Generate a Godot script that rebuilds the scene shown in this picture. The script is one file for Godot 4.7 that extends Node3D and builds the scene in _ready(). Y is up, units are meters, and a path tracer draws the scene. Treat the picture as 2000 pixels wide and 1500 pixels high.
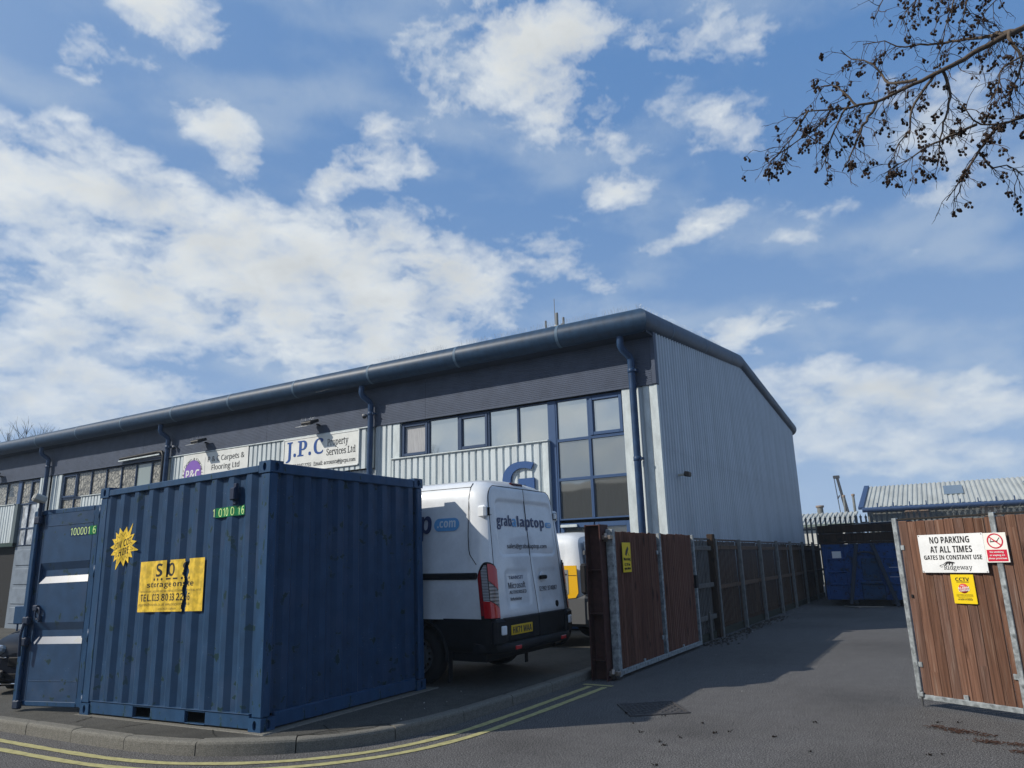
extends Node3D

var mats := {}
var texs := {}
var names := {}
var rng := RandomNumberGenerator.new()
const SUN := Vector3(-0.622, 0.575, 0.531)
const ZF := -14.416      # plane of the long front
const XG := -5.0         # plane of the end wall


func _ready():
	rng.seed = 7
	setup_view()
	setup_sky()
	build_ground()
	build_warehouse()
	build_far()
	build_fence()
	build_skip()
	build_container()
	build_vans()
	build_car()
	build_gates()
	build_tree()
	build_litter()


# ------------------------------------------------------------------ camera, sun, exposure
func setup_view():
	var cam := Camera3D.new()
	cam.name = "camera"
	cam.transform = Transform3D(Basis(Vector3(0.85490, -0.02545, -0.51816), Vector3(0.14517, 0.97063, 0.19184), Vector3(0.49806, -0.23923, 0.83349)).orthonormalized(), Vector3(0, 1.62, 0))
	cam.fov = 56.84
	cam.near = 0.05
	cam.far = 3000.0
	add_child(cam)
	cam.current = true
	var sun := DirectionalLight3D.new()
	sun.name = "sun"
	sun.light_energy = 1.6
	sun.light_color = Color(1.0, 0.97, 0.92)
	sun.light_angular_distance = 0.5
	sun.shadow_enabled = true
	sun.basis = Basis.looking_at(-SUN.normalized(), Vector3.UP)
	add_child(sun)


func setup_sky():
	var env := Environment.new()
	env.background_mode = Environment.BG_SKY
	env.tonemap_mode = Environment.TONE_MAPPER_LINEAR
	env.tonemap_exposure = 1.0
	env.sdfgi_enabled = true
	env.ssao_enabled = true
	env.ssil_enabled = true
	env.fog_enabled = true
	env.fog_density = 0.0009
	env.fog_light_color = Color(0.72, 0.79, 0.86)
	var sky := Sky.new()
	var pm := PanoramaSkyMaterial.new()
	pm.panorama = ImageTexture.create_from_image(sky_image())
	sky.sky_material = pm
	env.sky = sky
	var we := WorldEnvironment.new()
	we.name = "sky_environment"
	we.environment = env
	add_child(we)


# cloud masses: azimuth, elevation, half widths (degrees), turn, density
const CLOUDS := [
-67.1, 26.4, 6.01, 3.57, 16.0, 1.00, -59.6, 25.7, 6.66, 3.96, -16.6, 1.00, -52.7, 23.0, 8.57, 4.57, -9.0, 1.10,
-43.7, 23.4, 8.99, 4.34, -1.8, 1.10, -35.9, 22.5, 6.89, 3.44, -9.8, 1.00, -47.6, 18.1, 9.22, 3.56, 3.5, 1.00,
-64.0, 19.2, 7.29, 3.83, 10.1, 1.00, -64.9, 13.4, 7.09, 3.12, 6.9, 0.95, -57.2, 19.1, 5.45, 2.59, 7.4, 0.90,
-61.5, 10.9, 8.19, 2.15, 4.5, 0.90, -37.2, 18.4, 5.31, 2.45, 0.3, 0.85, -43.5, 15.9, 6.74, 1.82, 1.8, 0.80,
-59.0, 36.5, 3.82, 2.85, 15.9, 0.90, -64.3, 34.5, 3.26, 1.70, 18.7, 0.80, -65.8, 33.0, 2.31, 1.86, 19.1, 0.85,
-56.0, 38.0, 2.62, 1.42, 14.5, 0.70, -56.6, 32.4, 3.80, 1.78, -14.0, 0.85, -53.6, 30.3, 2.32, 1.85, -27.3, 0.80,
-61.5, 38.0, 2.44, 1.51, 18.4, 0.80, -53.6, 34.8, 1.36, 1.01, 11.9, 0.60, -70.0, 31.3, 0.74, 0.75, 21.3, 0.80,
-70.5, 34.8, 0.58, 0.43, 23.8, 0.70, -42.9, 31.0, 3.24, 2.41, 4.6, 0.75, -47.3, 28.9, 2.24, 1.19, 6.5, 0.80,
-42.2, 32.9, 1.51, 1.46, 4.7, 0.75, -38.4, 31.0, 1.17, 1.13, 2.4, 0.60, -31.9, 40.3, 7.29, 3.39, -19.4, 0.95,
-27.7, 37.2, 6.73, 3.19, -31.6, 1.00, -22.8, 39.9, 4.75, 3.65, -7.0, 0.75, -25.6, 34.2, 5.78, 1.81, -23.5, 0.80,
-40.5, 38.4, 2.21, 2.03, 4.5, 0.60, -35.8, 36.2, 3.69, 1.83, -27.3, 0.75, -14.5, 38.8, 3.53, 2.29, -12.1, 0.55,
-12.3, 31.9, 4.32, 2.13, -11.8, 0.65, -7.3, 37.1, 2.01, 1.28, -16.3, 0.50, -0.4, 31.6, 6.81, 2.28, -19.1, 0.50,
5.1, 27.6, 4.26, 2.24, -20.4, 0.42, -21.8, 28.5, 3.13, 1.38, -6.0, 0.90, -13.4, 25.8, 3.10, 1.55, 16.4, 0.80,
-27.0, 24.3, 3.64, 2.40, -3.2, 0.85, -23.2, 21.3, 2.42, 1.21, -4.4, 0.75, -17.4, 24.0, 4.20, 0.99, 13.1, 0.60,
-5.2, 25.0, 5.40, 1.44, -13.3, 0.45, -6.6, 23.0, 2.08, 0.74, -11.7, 0.60, 3.4, 24.0, 4.68, 1.67, -17.4, 0.35,
-10.0, 17.3, 5.41, 1.24, 2.4, 0.65, -5.2, 11.5, 7.69, 2.24, -12.8, 0.90, 1.1, 9.9, 6.51, 2.11, -8.0, 0.85,
-7.4, 8.0, 7.55, 1.89, -5.2, 0.70, -0.3, 6.2, 7.81, 1.76, -5.5, 0.70, 4.3, 14.4, 1.70, 0.85, -11.7, 0.30,
-12.8, 16.3, 2.25, 1.18, -6.9, 0.60, -50.2, 34.3, 2.01, 0.73, -21.2, 0.30, -51.1, 10.8, 9.24, 1.55, 2.2, 0.60,
-35.1, 16.0, 4.11, 1.65, -0.5, 0.60,
-150.0, 11.0, 40.0, 7.5, 0.0, 0.62, -158.0, 21.0, 26.0, 4.0, 6.0, 0.6,
-68.4, 31.2, 2.92, 1.20, 8.6, -0.80, -63.3, 31.2, 3.40, 0.89, -20.4, -0.80, -56.6, 28.7, 4.21, 1.24, -28.4, -0.80, -49.9, 29.7, 1.63, 2.55, 8.1, -0.70, -51.0, 36.6, 2.08, 4.02, 10.8, -0.80, -46.8, 34.8, 2.18, 2.10, 7.6, -0.50, -69.0, 34.5, 1.36, 1.47, 22.3, -0.60, -54.4, 15.6, 1.79, 1.50, -27.3, -0.40]


func sky_image() -> Image:
	var cn := FastNoiseLite.new()
	cn.seed = 11
	cn.noise_type = FastNoiseLite.TYPE_SIMPLEX_SMOOTH
	cn.frequency = 5.5
	cn.fractal_octaves = 7
	cn.fractal_gain = 0.62
	cn.domain_warp_enabled = true
	cn.domain_warp_amplitude = 0.035
	cn.domain_warp_frequency = 6.0
	cn.domain_warp_fractal_octaves = 3
	var soft := FastNoiseLite.new()
	soft.seed = 5
	soft.noise_type = FastNoiseLite.TYPE_SIMPLEX_SMOOTH
	soft.frequency = 2.6
	soft.fractal_octaves = 3
	# coarse map of where the cloud masses lie, every half degree of the whole upper sky
	var cw := 720
	var chh := 180
	var cov := PackedFloat32Array()
	cov.resize(cw * chh)
	for y in chh:
		var el := 90.0 - (y + 0.5) * 0.5
		for x in cw:
			var az := (x + 0.5) * 0.5 - 180.0
			var v := 0.0
			if az < -84.0 or az > 20.0 or el > 48.0:   # beyond the masses above: the same broken cloud goes on
				var d := direction(az, el)
				var e := clampf(maxf(maxf(-84.0 - az, az - 20.0), el - 48.0) / 12.0, 0.0, 1.0)
				v = e * clampf(0.16 + soft.get_noise_3d(d.x, d.y * 1.6, d.z) * 1.4, 0.0, 1.0)
			cov[y * cw + x] = v
	for i in range(0, CLOUDS.size(), 6):
		var ca: float = CLOUDS[i]
		var ce: float = CLOUDS[i + 1]
		var t := deg_to_rad(CLOUDS[i + 4])
		var ra: float = CLOUDS[i + 2]
		var re: float = CLOUDS[i + 3]
		var k := cos(deg_to_rad(ce))
		var span := maxf(ra, re) * 2.2
		for y in range(maxi(0, int((90.0 - ce - span) * 2.0)), mini(chh, int((90.0 - ce + span) * 2.0))):
			var de := 90.0 - (y + 0.5) * 0.5 - ce
			for x in range(maxi(0, int((ca + 180.0 - span / k) * 2.0)), mini(cw, int((ca + 180.0 + span / k) * 2.0))):
				var da := ((x + 0.5) * 0.5 - 180.0 - ca) * k
				var u := (da * cos(t) + de * sin(t)) / ra
				var w := (-da * sin(t) + de * cos(t)) / re
				var g: float = CLOUDS[i + 5] * exp(-pow(u * u + w * w, 1.3))
				var at := y * cw + x
				cov[at] = maxf(cov[at] + g, 0.0) if g < 0.0 else cov[at] + g * (1.0 - minf(cov[at], 1.0) * 0.75)
	var cimg := Image.create_from_data(cw, chh, false, Image.FORMAT_RF, cov.to_byte_array())
	# the sky in view at full size, the rest a quarter of it
	var full := Image.create(4096, 2048, false, Image.FORMAT_RGB8)
	var low := sky_part(cimg, cn, soft, 0, 0, 512, 256, 512)
	low.resize(4096, 2048, Image.INTERPOLATE_CUBIC)
	full.blit_rect(low, Rect2i(0, 0, 4096, 2048), Vector2i.ZERO)
	var x0 := int((180.0 - 84.0) / 360.0 * 4096.0)
	var x1 := int((180.0 + 16.0) / 360.0 * 4096.0)
	var y0 := int((90.0 - 47.0) / 180.0 * 2048.0)
	var y1 := 1040
	full.blit_rect(sky_part(cimg, cn, soft, x0, y0, x1 - x0, y1 - y0, 4096), Rect2i(0, 0, x1 - x0, y1 - y0), Vector2i(x0, y0))
	# the panorama starts at -z: azimuth 0 belongs at its left edge
	var turned := Image.create(4096, 2048, false, Image.FORMAT_RGB8)
	turned.blit_rect(full, Rect2i(2048, 0, 2048, 2048), Vector2i.ZERO)
	turned.blit_rect(full, Rect2i(0, 0, 2048, 2048), Vector2i(2048, 0))
	return turned


func direction(az: float, el: float) -> Vector3:
	var a := deg_to_rad(az)
	var e := deg_to_rad(el)
	return Vector3(sin(a) * cos(e), sin(e), -cos(a) * cos(e))


func sky_part(cimg: Image, cn: FastNoiseLite, soft: FastNoiseLite, x0: int, y0: int, w: int, h: int, wide: int) -> Image:
	var cov := Image.new()
	cov.copy_from(cimg)
	var s := wide / 720.0
	# the coarse map, brought to this size
	var cx0 := int(floor(x0 / s)) - 2
	var cy0 := int(floor(y0 / s)) - 2
	var cw2 := int(ceil(w / s)) + 5
	var ch2 := int(ceil(h / s)) + 5
	var piece := Image.create(cw2, ch2, false, Image.FORMAT_RF)
	for y in ch2:
		for x in cw2:
			piece.set_pixel(x, y, cov.get_pixel(posmod(cx0 + x, 720), clampi(cy0 + y, 0, 179)))
	var pw := int(round(cw2 * s))
	var ph := int(round(ch2 * s))
	piece.resize(pw, ph, Image.INTERPOLATE_BILINEAR)
	var data := piece.get_data().to_float32_array()
	var ox := x0 - int(round(cx0 * s))
	var oy := y0 - int(round(cy0 * s))
	var out := PackedByteArray()
	out.resize(w * h * 3)
	var r := RandomNumberGenerator.new()
	r.seed = 3
	var sx := -0.622
	var sz := 0.531
	for y in h:
		var el := PI / 2.0 - (y0 + y + 0.5) / wide * TAU
		var ce := cos(el)
		var dy := sin(el)
		var row := mini(oy + y, ph - 1) * pw
		var grad := pow(clampf(1.0 - maxf(dy, 0.0), 0.0, 1.0), 3.2)
		for x in w:
			var az := (x0 + x + 0.5) / wide * TAU - PI
			var dx := sin(az) * ce
			var dz := -cos(az) * ce
			# clear air: deep blue above, paler towards the horizon and towards the sun
			var towards := clampf(dx * sx + dy * 0.575 + dz * sz, -1.0, 1.0)
			var glow := pow(clampf(0.5 + 0.5 * towards, 0.0, 1.0), 9.0)
			var left := clampf(0.35 - 0.65 * dx, 0.0, 1.0) * 0.5
			var hz := clampf(grad + left * 0.22 * (1.0 - grad), 0.0, 1.0)
			var cr := lerpf(0.080, 0.42, hz) + glow * 0.40
			var cg := lerpf(0.215, 0.565, hz) + glow * 0.40
			var cb := lerpf(0.490, 0.77, hz) + glow * 0.34
			if dy > -0.02:
				var k := 1.0 / (maxf(dy, 0.0) + 0.32)
				var px := dx * k
				var pz := dz * k
				var n := cn.get_noise_3d(px, dy * 1.4, pz)
				var c := data[row + mini(ox + x, pw - 1)]
				var calm := smoothstep(0.08, 0.36, dy)
				var high := smoothstep(0.42, 0.60, dy)
				var d := c * lerpf(0.70, 0.84, calm) * (1.0 - 0.14 * high) + n * (1.0 + 0.22 * high) * (0.70 + 0.38 * minf(c, 1.0)) * lerpf(0.5, 1.0, calm) - lerpf(0.20, 0.32, calm)
				# thin high veils
				var ve := soft.get_noise_3d(px * 0.9 + 9.0, dy * 3.0, pz * 0.9) + n * 0.5
				if ve > -0.25:
					var va := smoothstep(-0.25, 0.75, ve) * 0.30
					cr = lerpf(cr, 0.68, va)
					cg = lerpf(cg, 0.75, va)
					cb = lerpf(cb, 0.78, va)
				if d > 0.0:
					var t := clampf(d / 0.92, 0.0, 1.0)
					t = t * (1.5 - 0.5 * t)
					# thick middles are greyer, rims turned to the sun are white
					var n2 := soft.get_noise_3d(px * 2.0 + 4.0, dy * 2.6, pz * 2.0)
					var thick := clampf(d - 0.42 + n2 * 0.5, 0.0, 1.0)
					var lum := 0.82 + 0.13 * left - thick * 0.26 + n * 0.10
					lum = lum + glow * 0.25
					var fade := 1.0 - 0.25 * grad
					t = t * 0.94
					cr = lerpf(cr, lum * 0.955 * fade + cr * (1.0 - fade), t)
					cg = lerpf(cg, lum * 0.99 * fade + cg * (1.0 - fade), t)
					cb = lerpf(cb, lum * 0.985 * fade + cb * (1.0 - fade), t)
			else:
				cr = 0.13
				cg = 0.13
				cb = 0.125
			var j := r.randf() * 0.99
			var at := (y * w + x) * 3
			out[at] = clampi(int(lin8(cr) + j), 0, 255)
			out[at + 1] = clampi(int(lin8(cg) + j), 0, 255)
			out[at + 2] = clampi(int(lin8(cb) + j), 0, 255)
	return Image.create_from_data(w, h, false, Image.FORMAT_RGB8, out)


func lin8(v: float) -> float:
	if v <= 0.0031308:
		return maxf(v, 0.0) * 12.92 * 255.0
	return (1.055 * pow(minf(v, 1.0), 0.4166667) - 0.055) * 255.0


# ------------------------------------------------------------------ nodes
func numbered(parent: Node, called: String) -> String:
	var key := str(parent.get_instance_id()) + called
	var n: int = names.get(key, 0)
	names[key] = n + 1
	return called if n == 0 else "%s_%03d" % [called, n]


func thing(called: String, label: String, category: String, at := Vector3.ZERO, turn := 0.0, group := "") -> Node3D:
	var o := Node3D.new()
	o.name = numbered(self, called)
	add_child(o, true)
	o.position = at
	o.rotation.y = turn
	tag(o, label, category, group)
	return o


func tag(o: Node3D, label: String, category: String, group := ""):
	o.set_meta("label", label)
	o.set_meta("category", category)
	if group != "":
		o.set_meta("group", group)


func part(parent: Node, called: String, what, m: Material, xf := Transform3D.IDENTITY, kind := "") -> MeshInstance3D:
	var o := MeshInstance3D.new()
	if what is SurfaceTool:
		what.generate_normals()
		o.mesh = what.commit()
	else:
		o.mesh = what
	o.material_override = m
	o.name = numbered(parent, called)
	parent.add_child(o, true)
	o.transform = xf
	o.cast_shadow = GeometryInstance3D.SHADOW_CASTING_SETTING_ON
	if kind != "":
		o.set_meta("kind", kind)
	return o


func struct(called: String, what, m: Material, xf := Transform3D.IDENTITY) -> MeshInstance3D:
	return part(self, called, what, m, xf, "structure")


# ------------------------------------------------------------------ materials
func lin(r: float, g: float, b: float) -> Color:
	return Color(r, g, b).linear_to_srgb()


func mat(key: String, c: Color, rough: float, o := {}) -> StandardMaterial3D:
	if mats.has(key):
		return mats[key]
	var m := StandardMaterial3D.new()
	m.resource_name = key
	m.albedo_color = c
	m.roughness = rough
	m.metallic = o.get("metal", 0.0)
	m.metallic_specular = o.get("spec", 0.33)
	if o.has("tex"):
		m.albedo_texture = o.tex
	if o.has("bump"):
		m.heightmap_enabled = true
		m.heightmap_texture = o.bump
		m.heightmap_scale = o.get("bump_scale", 0.1)
	if o.has("normal"):
		m.normal_enabled = true
		m.normal_texture = o.normal
		m.normal_scale = o.get("normal_scale", 1.0)
	if o.has("rtex"):
		m.roughness_texture = o.rtex
	if o.has("tri"):
		m.uv1_triplanar = true
		m.uv1_world_triplanar = o.get("world", false)
		var t = o.tri
		m.uv1_scale = t if t is Vector3 else Vector3(t, t, t)
	if o.get("vc", false):
		m.vertex_color_use_as_albedo = true
	if o.has("coat"):
		m.clearcoat_enabled = true
		m.clearcoat = o.coat
		m.clearcoat_roughness = o.get("coat_rough", 0.05)
	if o.get("scissor", false):
		m.transparency = BaseMaterial3D.TRANSPARENCY_ALPHA_SCISSOR
		m.alpha_scissor_threshold = 0.5
	mats[key] = m
	return m


func noise_bytes(n: int, freq: float, oct: int, sd: int, type := FastNoiseLite.TYPE_SIMPLEX_SMOOTH, rows := 0) -> PackedByteArray:
	var f := FastNoiseLite.new()
	f.seed = sd
	f.noise_type = type
	f.frequency = freq
	f.fractal_octaves = oct
	if type == FastNoiseLite.TYPE_CELLULAR:
		f.cellular_return_type = FastNoiseLite.RETURN_CELL_VALUE
		f.fractal_type = FastNoiseLite.FRACTAL_NONE
	var im := f.get_seamless_image(n, rows if rows > 0 else n, false, false, 0.12)
	im.convert(Image.FORMAT_L8)
	return im.get_data()


func gray_image(n: int, vals: PackedByteArray) -> ImageTexture:
	return ImageTexture.create_from_image(Image.create_from_data(n, vals.size() / n, false, Image.FORMAT_L8, vals))


# two noises laid over each other, as a pale multiplier between lo and hi (linear)
func mix_tex(key: String, n: int, f1: float, f2: float, share: float, lo: float, hi: float, sd: int, power := 1.0) -> ImageTexture:
	if texs.has(key):
		return texs[key]
	var a := noise_bytes(n, f1, 5, sd)
	var b := noise_bytes(n, f2, 3, sd + 1)
	var out := PackedByteArray()
	out.resize(n * n)
	for i in n * n:
		var v := (a[i] * (1.0 - share) + b[i] * share) / 255.0
		v = clampf((v - 0.5) * 1.7 + 0.5, 0.0, 1.0)
		out[i] = int(lin8(lerpf(lo, hi, pow(v, power))))
	texs[key] = gray_image(n, out)
	return texs[key]


func stone_tex(key: String, n: int, sd: int, contrast: float, f_blotch: float) -> ImageTexture:
	if texs.has(key):
		return texs[key]
	var a := noise_bytes(n, f_blotch, 4, sd)
	var b := noise_bytes(n, 0.09, 2, sd + 1)
	var c := noise_bytes(n, 0.22, 1, sd + 2)
	var r := RandomNumberGenerator.new()
	r.seed = sd
	var out := PackedByteArray()
	out.resize(n * n)
	for i in n * n:
		var v := 0.40 + (a[i] - 128) / 255.0 * 0.13 + (b[i] - 128) / 255.0 * 0.42 * contrast + (c[i] - 128) / 255.0 * 0.58 * contrast
		if c[i] > 205 and r.randf() < 0.45:
			v += 0.35 * contrast
		out[i] = clampi(int(lin8(maxf(v, 0.08))), 0, 255)
	texs[key] = gray_image(n, out)
	return texs[key]


func rgb_tex(n: int, h: int, out: PackedByteArray) -> ImageTexture:
	return ImageTexture.create_from_image(Image.create_from_data(n, h, false, Image.FORMAT_RGB8, out))


func put3(out: PackedByteArray, i: int, r: float, g: float, b: float):
	out[i * 3] = clampi(int(lin8(r)), 0, 255)
	out[i * 3 + 1] = clampi(int(lin8(g)), 0, 255)
	out[i * 3 + 2] = clampi(int(lin8(b)), 0, 255)


# boards: long grain, darker knots, pale worn streaks
func wood_tex(key: String, base: Vector3, pale: Vector3, dark: Vector3, sd: int) -> ImageTexture:
	if texs.has(key):
		return texs[key]
	var w := 384
	var h := 640
	var g := FastNoiseLite.new()
	g.seed = sd
	g.frequency = 1.0
	g.fractal_octaves = 4
	var s := FastNoiseLite.new()
	s.seed = sd + 9
	s.frequency = 1.0
	s.fractal_octaves = 3
	var r := RandomNumberGenerator.new()
	r.seed = sd
	var knots := []
	for k in 18:
		knots.append(Vector3(r.randf() * w, r.randf() * h, r.randf_range(5.0, 11.0)))
	var out := PackedByteArray()
	out.resize(w * h * 3)
	for y in h:
		var near := []
		for k in knots:
			if absf(k.y - y) < 70.0:
				near.append(k)
		for x in w:
			var bend := 0.0
			var dk := 0.0
			for k in near:
				var ddx: float = x - k.x
				var ddy: float = (y - k.y) * 0.45
				var q: float = sqrt(ddx * ddx + ddy * ddy) / k.z
				if q < 4.0:
					bend += exp(-q) * 8.0 * signf(ddx)
					if q < 1.2:
						dk = maxf(dk, 1.0 - q * 0.7)
			var v := g.get_noise_2d((x + bend) * 0.11, y * 0.004)
			var f := g.get_noise_2d((x + bend) * 0.5 + 90.0, y * 0.005)
			var p := clampf(s.get_noise_2d(x * 0.05, y * 0.006 + 40.0) * 2.2 - 0.25, 0.0, 1.0) * clampf(0.5 + f * 2.0, 0.0, 1.0)
			var c := base * (1.0 + v * 0.5 + f * 0.4)
			c = c.lerp(pale, p * 0.38)
			c = c.lerp(dark, clampf(dk + maxf(-f - 0.30, 0.0) * 0.8, 0.0, 0.85))
			put3(out, y * w + x, c.x, c.y, c.z)
	texs[key] = rgb_tex(w, h, out)
	return texs[key]


# container paint: blue, with flakes down to an older dark green coat, faint scuffs and runs
func paint_tex() -> ImageTexture:
	if texs.has("container_paint"):
		return texs.container_paint
	var n := 1024
	var a := noise_bytes(n, 0.008, 5, 21)
	var b := noise_bytes(n, 0.011, 5, 31)
	var d := noise_bytes(n, 0.004, 3, 51)
	var e := noise_bytes(n, 0.09, 3, 61)
	var out := PackedByteArray()
	out.resize(n * n * 3)
	for i in n * n:
		var v := 0.9 + (a[i] - 128) / 255.0 * 0.35 + (e[i] - 128) / 255.0 * 0.12
		var c := Vector3(0.019, 0.052, 0.112) * v
		c = c.lerp(Vector3(0.034, 0.060, 0.115), clampf((d[i] - 140) / 160.0, 0.0, 0.5))
		if b[i] > 191 and d[i] > 116:
			c = Vector3(0.010, 0.030, 0.036)
		elif b[i] > 187 and d[i] > 116:
			c = c.lerp(Vector3(0.10, 0.13, 0.17), 0.45)
		elif e[i] > 218 and a[i] > 160:
			c = c.lerp(Vector3(0.30, 0.33, 0.38), 0.6)
		put3(out, i, c.x, c.y, c.z)
	texs.container_paint = rgb_tex(n, n, out)
	return texs.container_paint


# crumpled sheet stuck behind a pane
func crumple_tex() -> ImageTexture:
	if texs.has("crumple"):
		return texs.crumple
	var n := 512
	var f := FastNoiseLite.new()
	f.seed = 77
	f.frequency = 0.011
	f.fractal_type = FastNoiseLite.FRACTAL_RIDGED
	f.fractal_octaves = 4
	f.domain_warp_enabled = true
	f.domain_warp_amplitude = 30.0
	var im := f.get_seamless_image(n, n)
	im.convert(Image.FORMAT_L8)
	var a := im.get_data()
	var b := noise_bytes(n, 0.03, 4, 88)
	var out := PackedByteArray()
	out.resize(n * n * 3)
	for i in n * n:
		var v := 0.42 - pow(a[i] / 255.0, 1.6) * 0.55 + (b[i] - 128) / 255.0 * 0.30
		v = maxf(v, 0.02)
		put3(out, i, v, v * 0.95, v * 0.80)
	texs.crumple = rgb_tex(n, n, out)
	return texs.crumple


# ------------------------------------------------------------------ mesh helpers
func st() -> SurfaceTool:
	var s := SurfaceTool.new()
	s.begin(Mesh.PRIMITIVE_TRIANGLES)
	s.set_smooth_group(-1)
	s.set_color(Color.WHITE)
	return s


func vtx(s: SurfaceTool, p: Vector3, uv := Vector2.ZERO):
	s.set_uv(uv)
	s.add_vertex(p)


# a, b, c, d run counter-clockwise seen from outside
func quad(s: SurfaceTool, a: Vector3, b: Vector3, c: Vector3, d: Vector3, ua := Vector2.ZERO, ub := Vector2(1, 0), uc := Vector2(1, 1), ud := Vector2(0, 1)):
	vtx(s, a, ua)
	vtx(s, c, uc)
	vtx(s, b, ub)
	vtx(s, a, ua)
	vtx(s, d, ud)
	vtx(s, c, uc)


func tri(s: SurfaceTool, a: Vector3, b: Vector3, c: Vector3):
	vtx(s, a)
	vtx(s, c)
	vtx(s, b)


# a block with its edges cut at ch; uv runs with the faces from uv0, by uvs per metre
func block(s: SurfaceTool, xf: Transform3D, size: Vector3, ch := 0.004, uv0 := Vector2.ZERO, uvs := Vector2.ONE, worn := Color.WHITE):
	s.set_color(Color.WHITE)
	var h := size * 0.5
	var c := minf(ch, minf(h.x, minf(h.y, h.z)) * 0.8)
	for axis in 3:
		var u := (axis + 1) % 3
		var w := (axis + 2) % 3
		for sg in [-1.0, 1.0]:
			var p := []
			for k in [[-1, -1], [1, -1], [1, 1], [-1, 1]]:
				var q := Vector3.ZERO
				q[axis] = h[axis] * sg
				q[u] = (h[u] - c) * k[0]
				q[w] = (h[w] - c) * k[1]
				p.append(q)
			if sg < 0:
				p.reverse()
			var uvq := []
			for q in p:
				var uu: float = q.x if axis != 0 else q.z
				var vv: float = q.y if axis != 1 else q.z
				uvq.append(uv0 + Vector2(uu * uvs.x, -vv * uvs.y))
			quad(s, xf * p[0], xf * p[1], xf * p[2], xf * p[3], uvq[0], uvq[1], uvq[2], uvq[3])
		s.set_color(worn if axis == 1 else Color.WHITE)
		for s1 in [-1.0, 1.0]:
			for s2 in [-1.0, 1.0]:
				var e := []
				for k in [[-1, 0], [1, 0], [1, 1], [-1, 1]]:
					var q := Vector3.ZERO
					q[axis] = (h[axis] - c) * k[0]
					q[u] = (h[u] - (c if k[1] else 0.0)) * s1
					q[w] = (h[w] - (0.0 if k[1] else c)) * s2
					e.append(q)
				if s1 * s2 > 0:
					e.reverse()
				quad(s, xf * e[3], xf * e[2], xf * e[1], xf * e[0], uv0, uv0, uv0, uv0)
		s.set_color(Color.WHITE)
	for sx in [-1.0, 1.0]:
		for sy in [-1.0, 1.0]:
			for sz in [-1.0, 1.0]:
				var a := Vector3(h.x * sx, (h.y - c) * sy, (h.z - c) * sz)
				var b := Vector3((h.x - c) * sx, h.y * sy, (h.z - c) * sz)
				var d := Vector3((h.x - c) * sx, (h.y - c) * sy, h.z * sz)
				if sx * sy * sz > 0:
					tri(s, xf * a, xf * b, xf * d)
				else:
					tri(s, xf * a, xf * d, xf * b)


func slab(s: SurfaceTool, a: Vector3, b: Vector3, ch := 0.003):
	block(s, Transform3D(Basis.IDENTITY, (a + b) * 0.5), (b - a).abs(), ch)


func slab_mesh(a: Vector3, b: Vector3, ch := 0.003) -> SurfaceTool:
	var s := st()
	slab(s, a, b, ch)
	return s


func bar(s: SurfaceTool, a: Vector3, b: Vector3, w: float, d: float, side := Vector3.UP, ch := 0.003):
	var y := (b - a).normalized()
	var x := side.cross(y)
	if x.length() < 0.01:
		x = Vector3.RIGHT.cross(y)
	x = x.normalized()
	block(s, Transform3D(Basis(x, y, x.cross(y)), (a + b) * 0.5), Vector3(w, a.distance_to(b), d), ch)


func tube(s: SurfaceTool, pts: Array, rs, n := 8, cap := true):
	var rings := []
	var up := Vector3.UP
	for i in pts.size():
		var t: Vector3 = (pts[mini(i + 1, pts.size() - 1)] - pts[maxi(i - 1, 0)]).normalized()
		var x := up.cross(t)
		if x.length() < 0.05:
			x = Vector3.RIGHT.cross(t)
		x = x.normalized()
		up = t.cross(x)
		var r: float = rs[i] if rs is Array else rs
		if i > 0 and i < pts.size() - 1:
			var half: float = (pts[i] - pts[i - 1]).angle_to(pts[i + 1] - pts[i]) * 0.5
			r = r / maxf(cos(half), 0.6)
		var ring := PackedVector3Array()
		for k in n:
			var a := TAU * k / n
			ring.append(pts[i] + (x * cos(a) + up * sin(a)) * r)
		rings.append(ring)
	loft(s, rings, true)
	if cap:
		s.set_smooth_group(-1)
		fan(s, rings[0], true)
		fan(s, rings[-1], false)


func fan(s: SurfaceTool, ring: PackedVector3Array, flip: bool):
	var c := Vector3.ZERO
	for p in ring:
		c += p
	c /= ring.size()
	for i in ring.size():
		var a := ring[i]
		var b := ring[(i + 1) % ring.size()]
		if flip:
			tri(s, c, b, a)
		else:
			tri(s, c, a, b)


func loft(s: SurfaceTool, rings: Array, closed := true, smooth := true, keep = null):
	s.set_smooth_group(0 if smooth else -1)
	for i in rings.size() - 1:
		var a: PackedVector3Array = rings[i]
		var b: PackedVector3Array = rings[i + 1]
		for k in (a.size() if closed else a.size() - 1):
			var l := (k + 1) % a.size()
			if keep != null and not keep.call((a[k] + b[l]) * 0.5):
				continue
			quad(s, a[k], a[l], b[l], b[k])
	s.set_smooth_group(-1)


func lathe(s: SurfaceTool, profile: Array, n: int, xf: Transform3D, smooth := true):   # profile of (radius, along y)
	var rings := []
	for p in profile:
		var ring := PackedVector3Array()
		for k in n:
			var a := -TAU * k / n
			ring.append(xf * Vector3(cos(a) * p.x, p.y, sin(a) * p.x))
		rings.append(ring)
	loft(s, rings, true, smooth)


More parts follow.
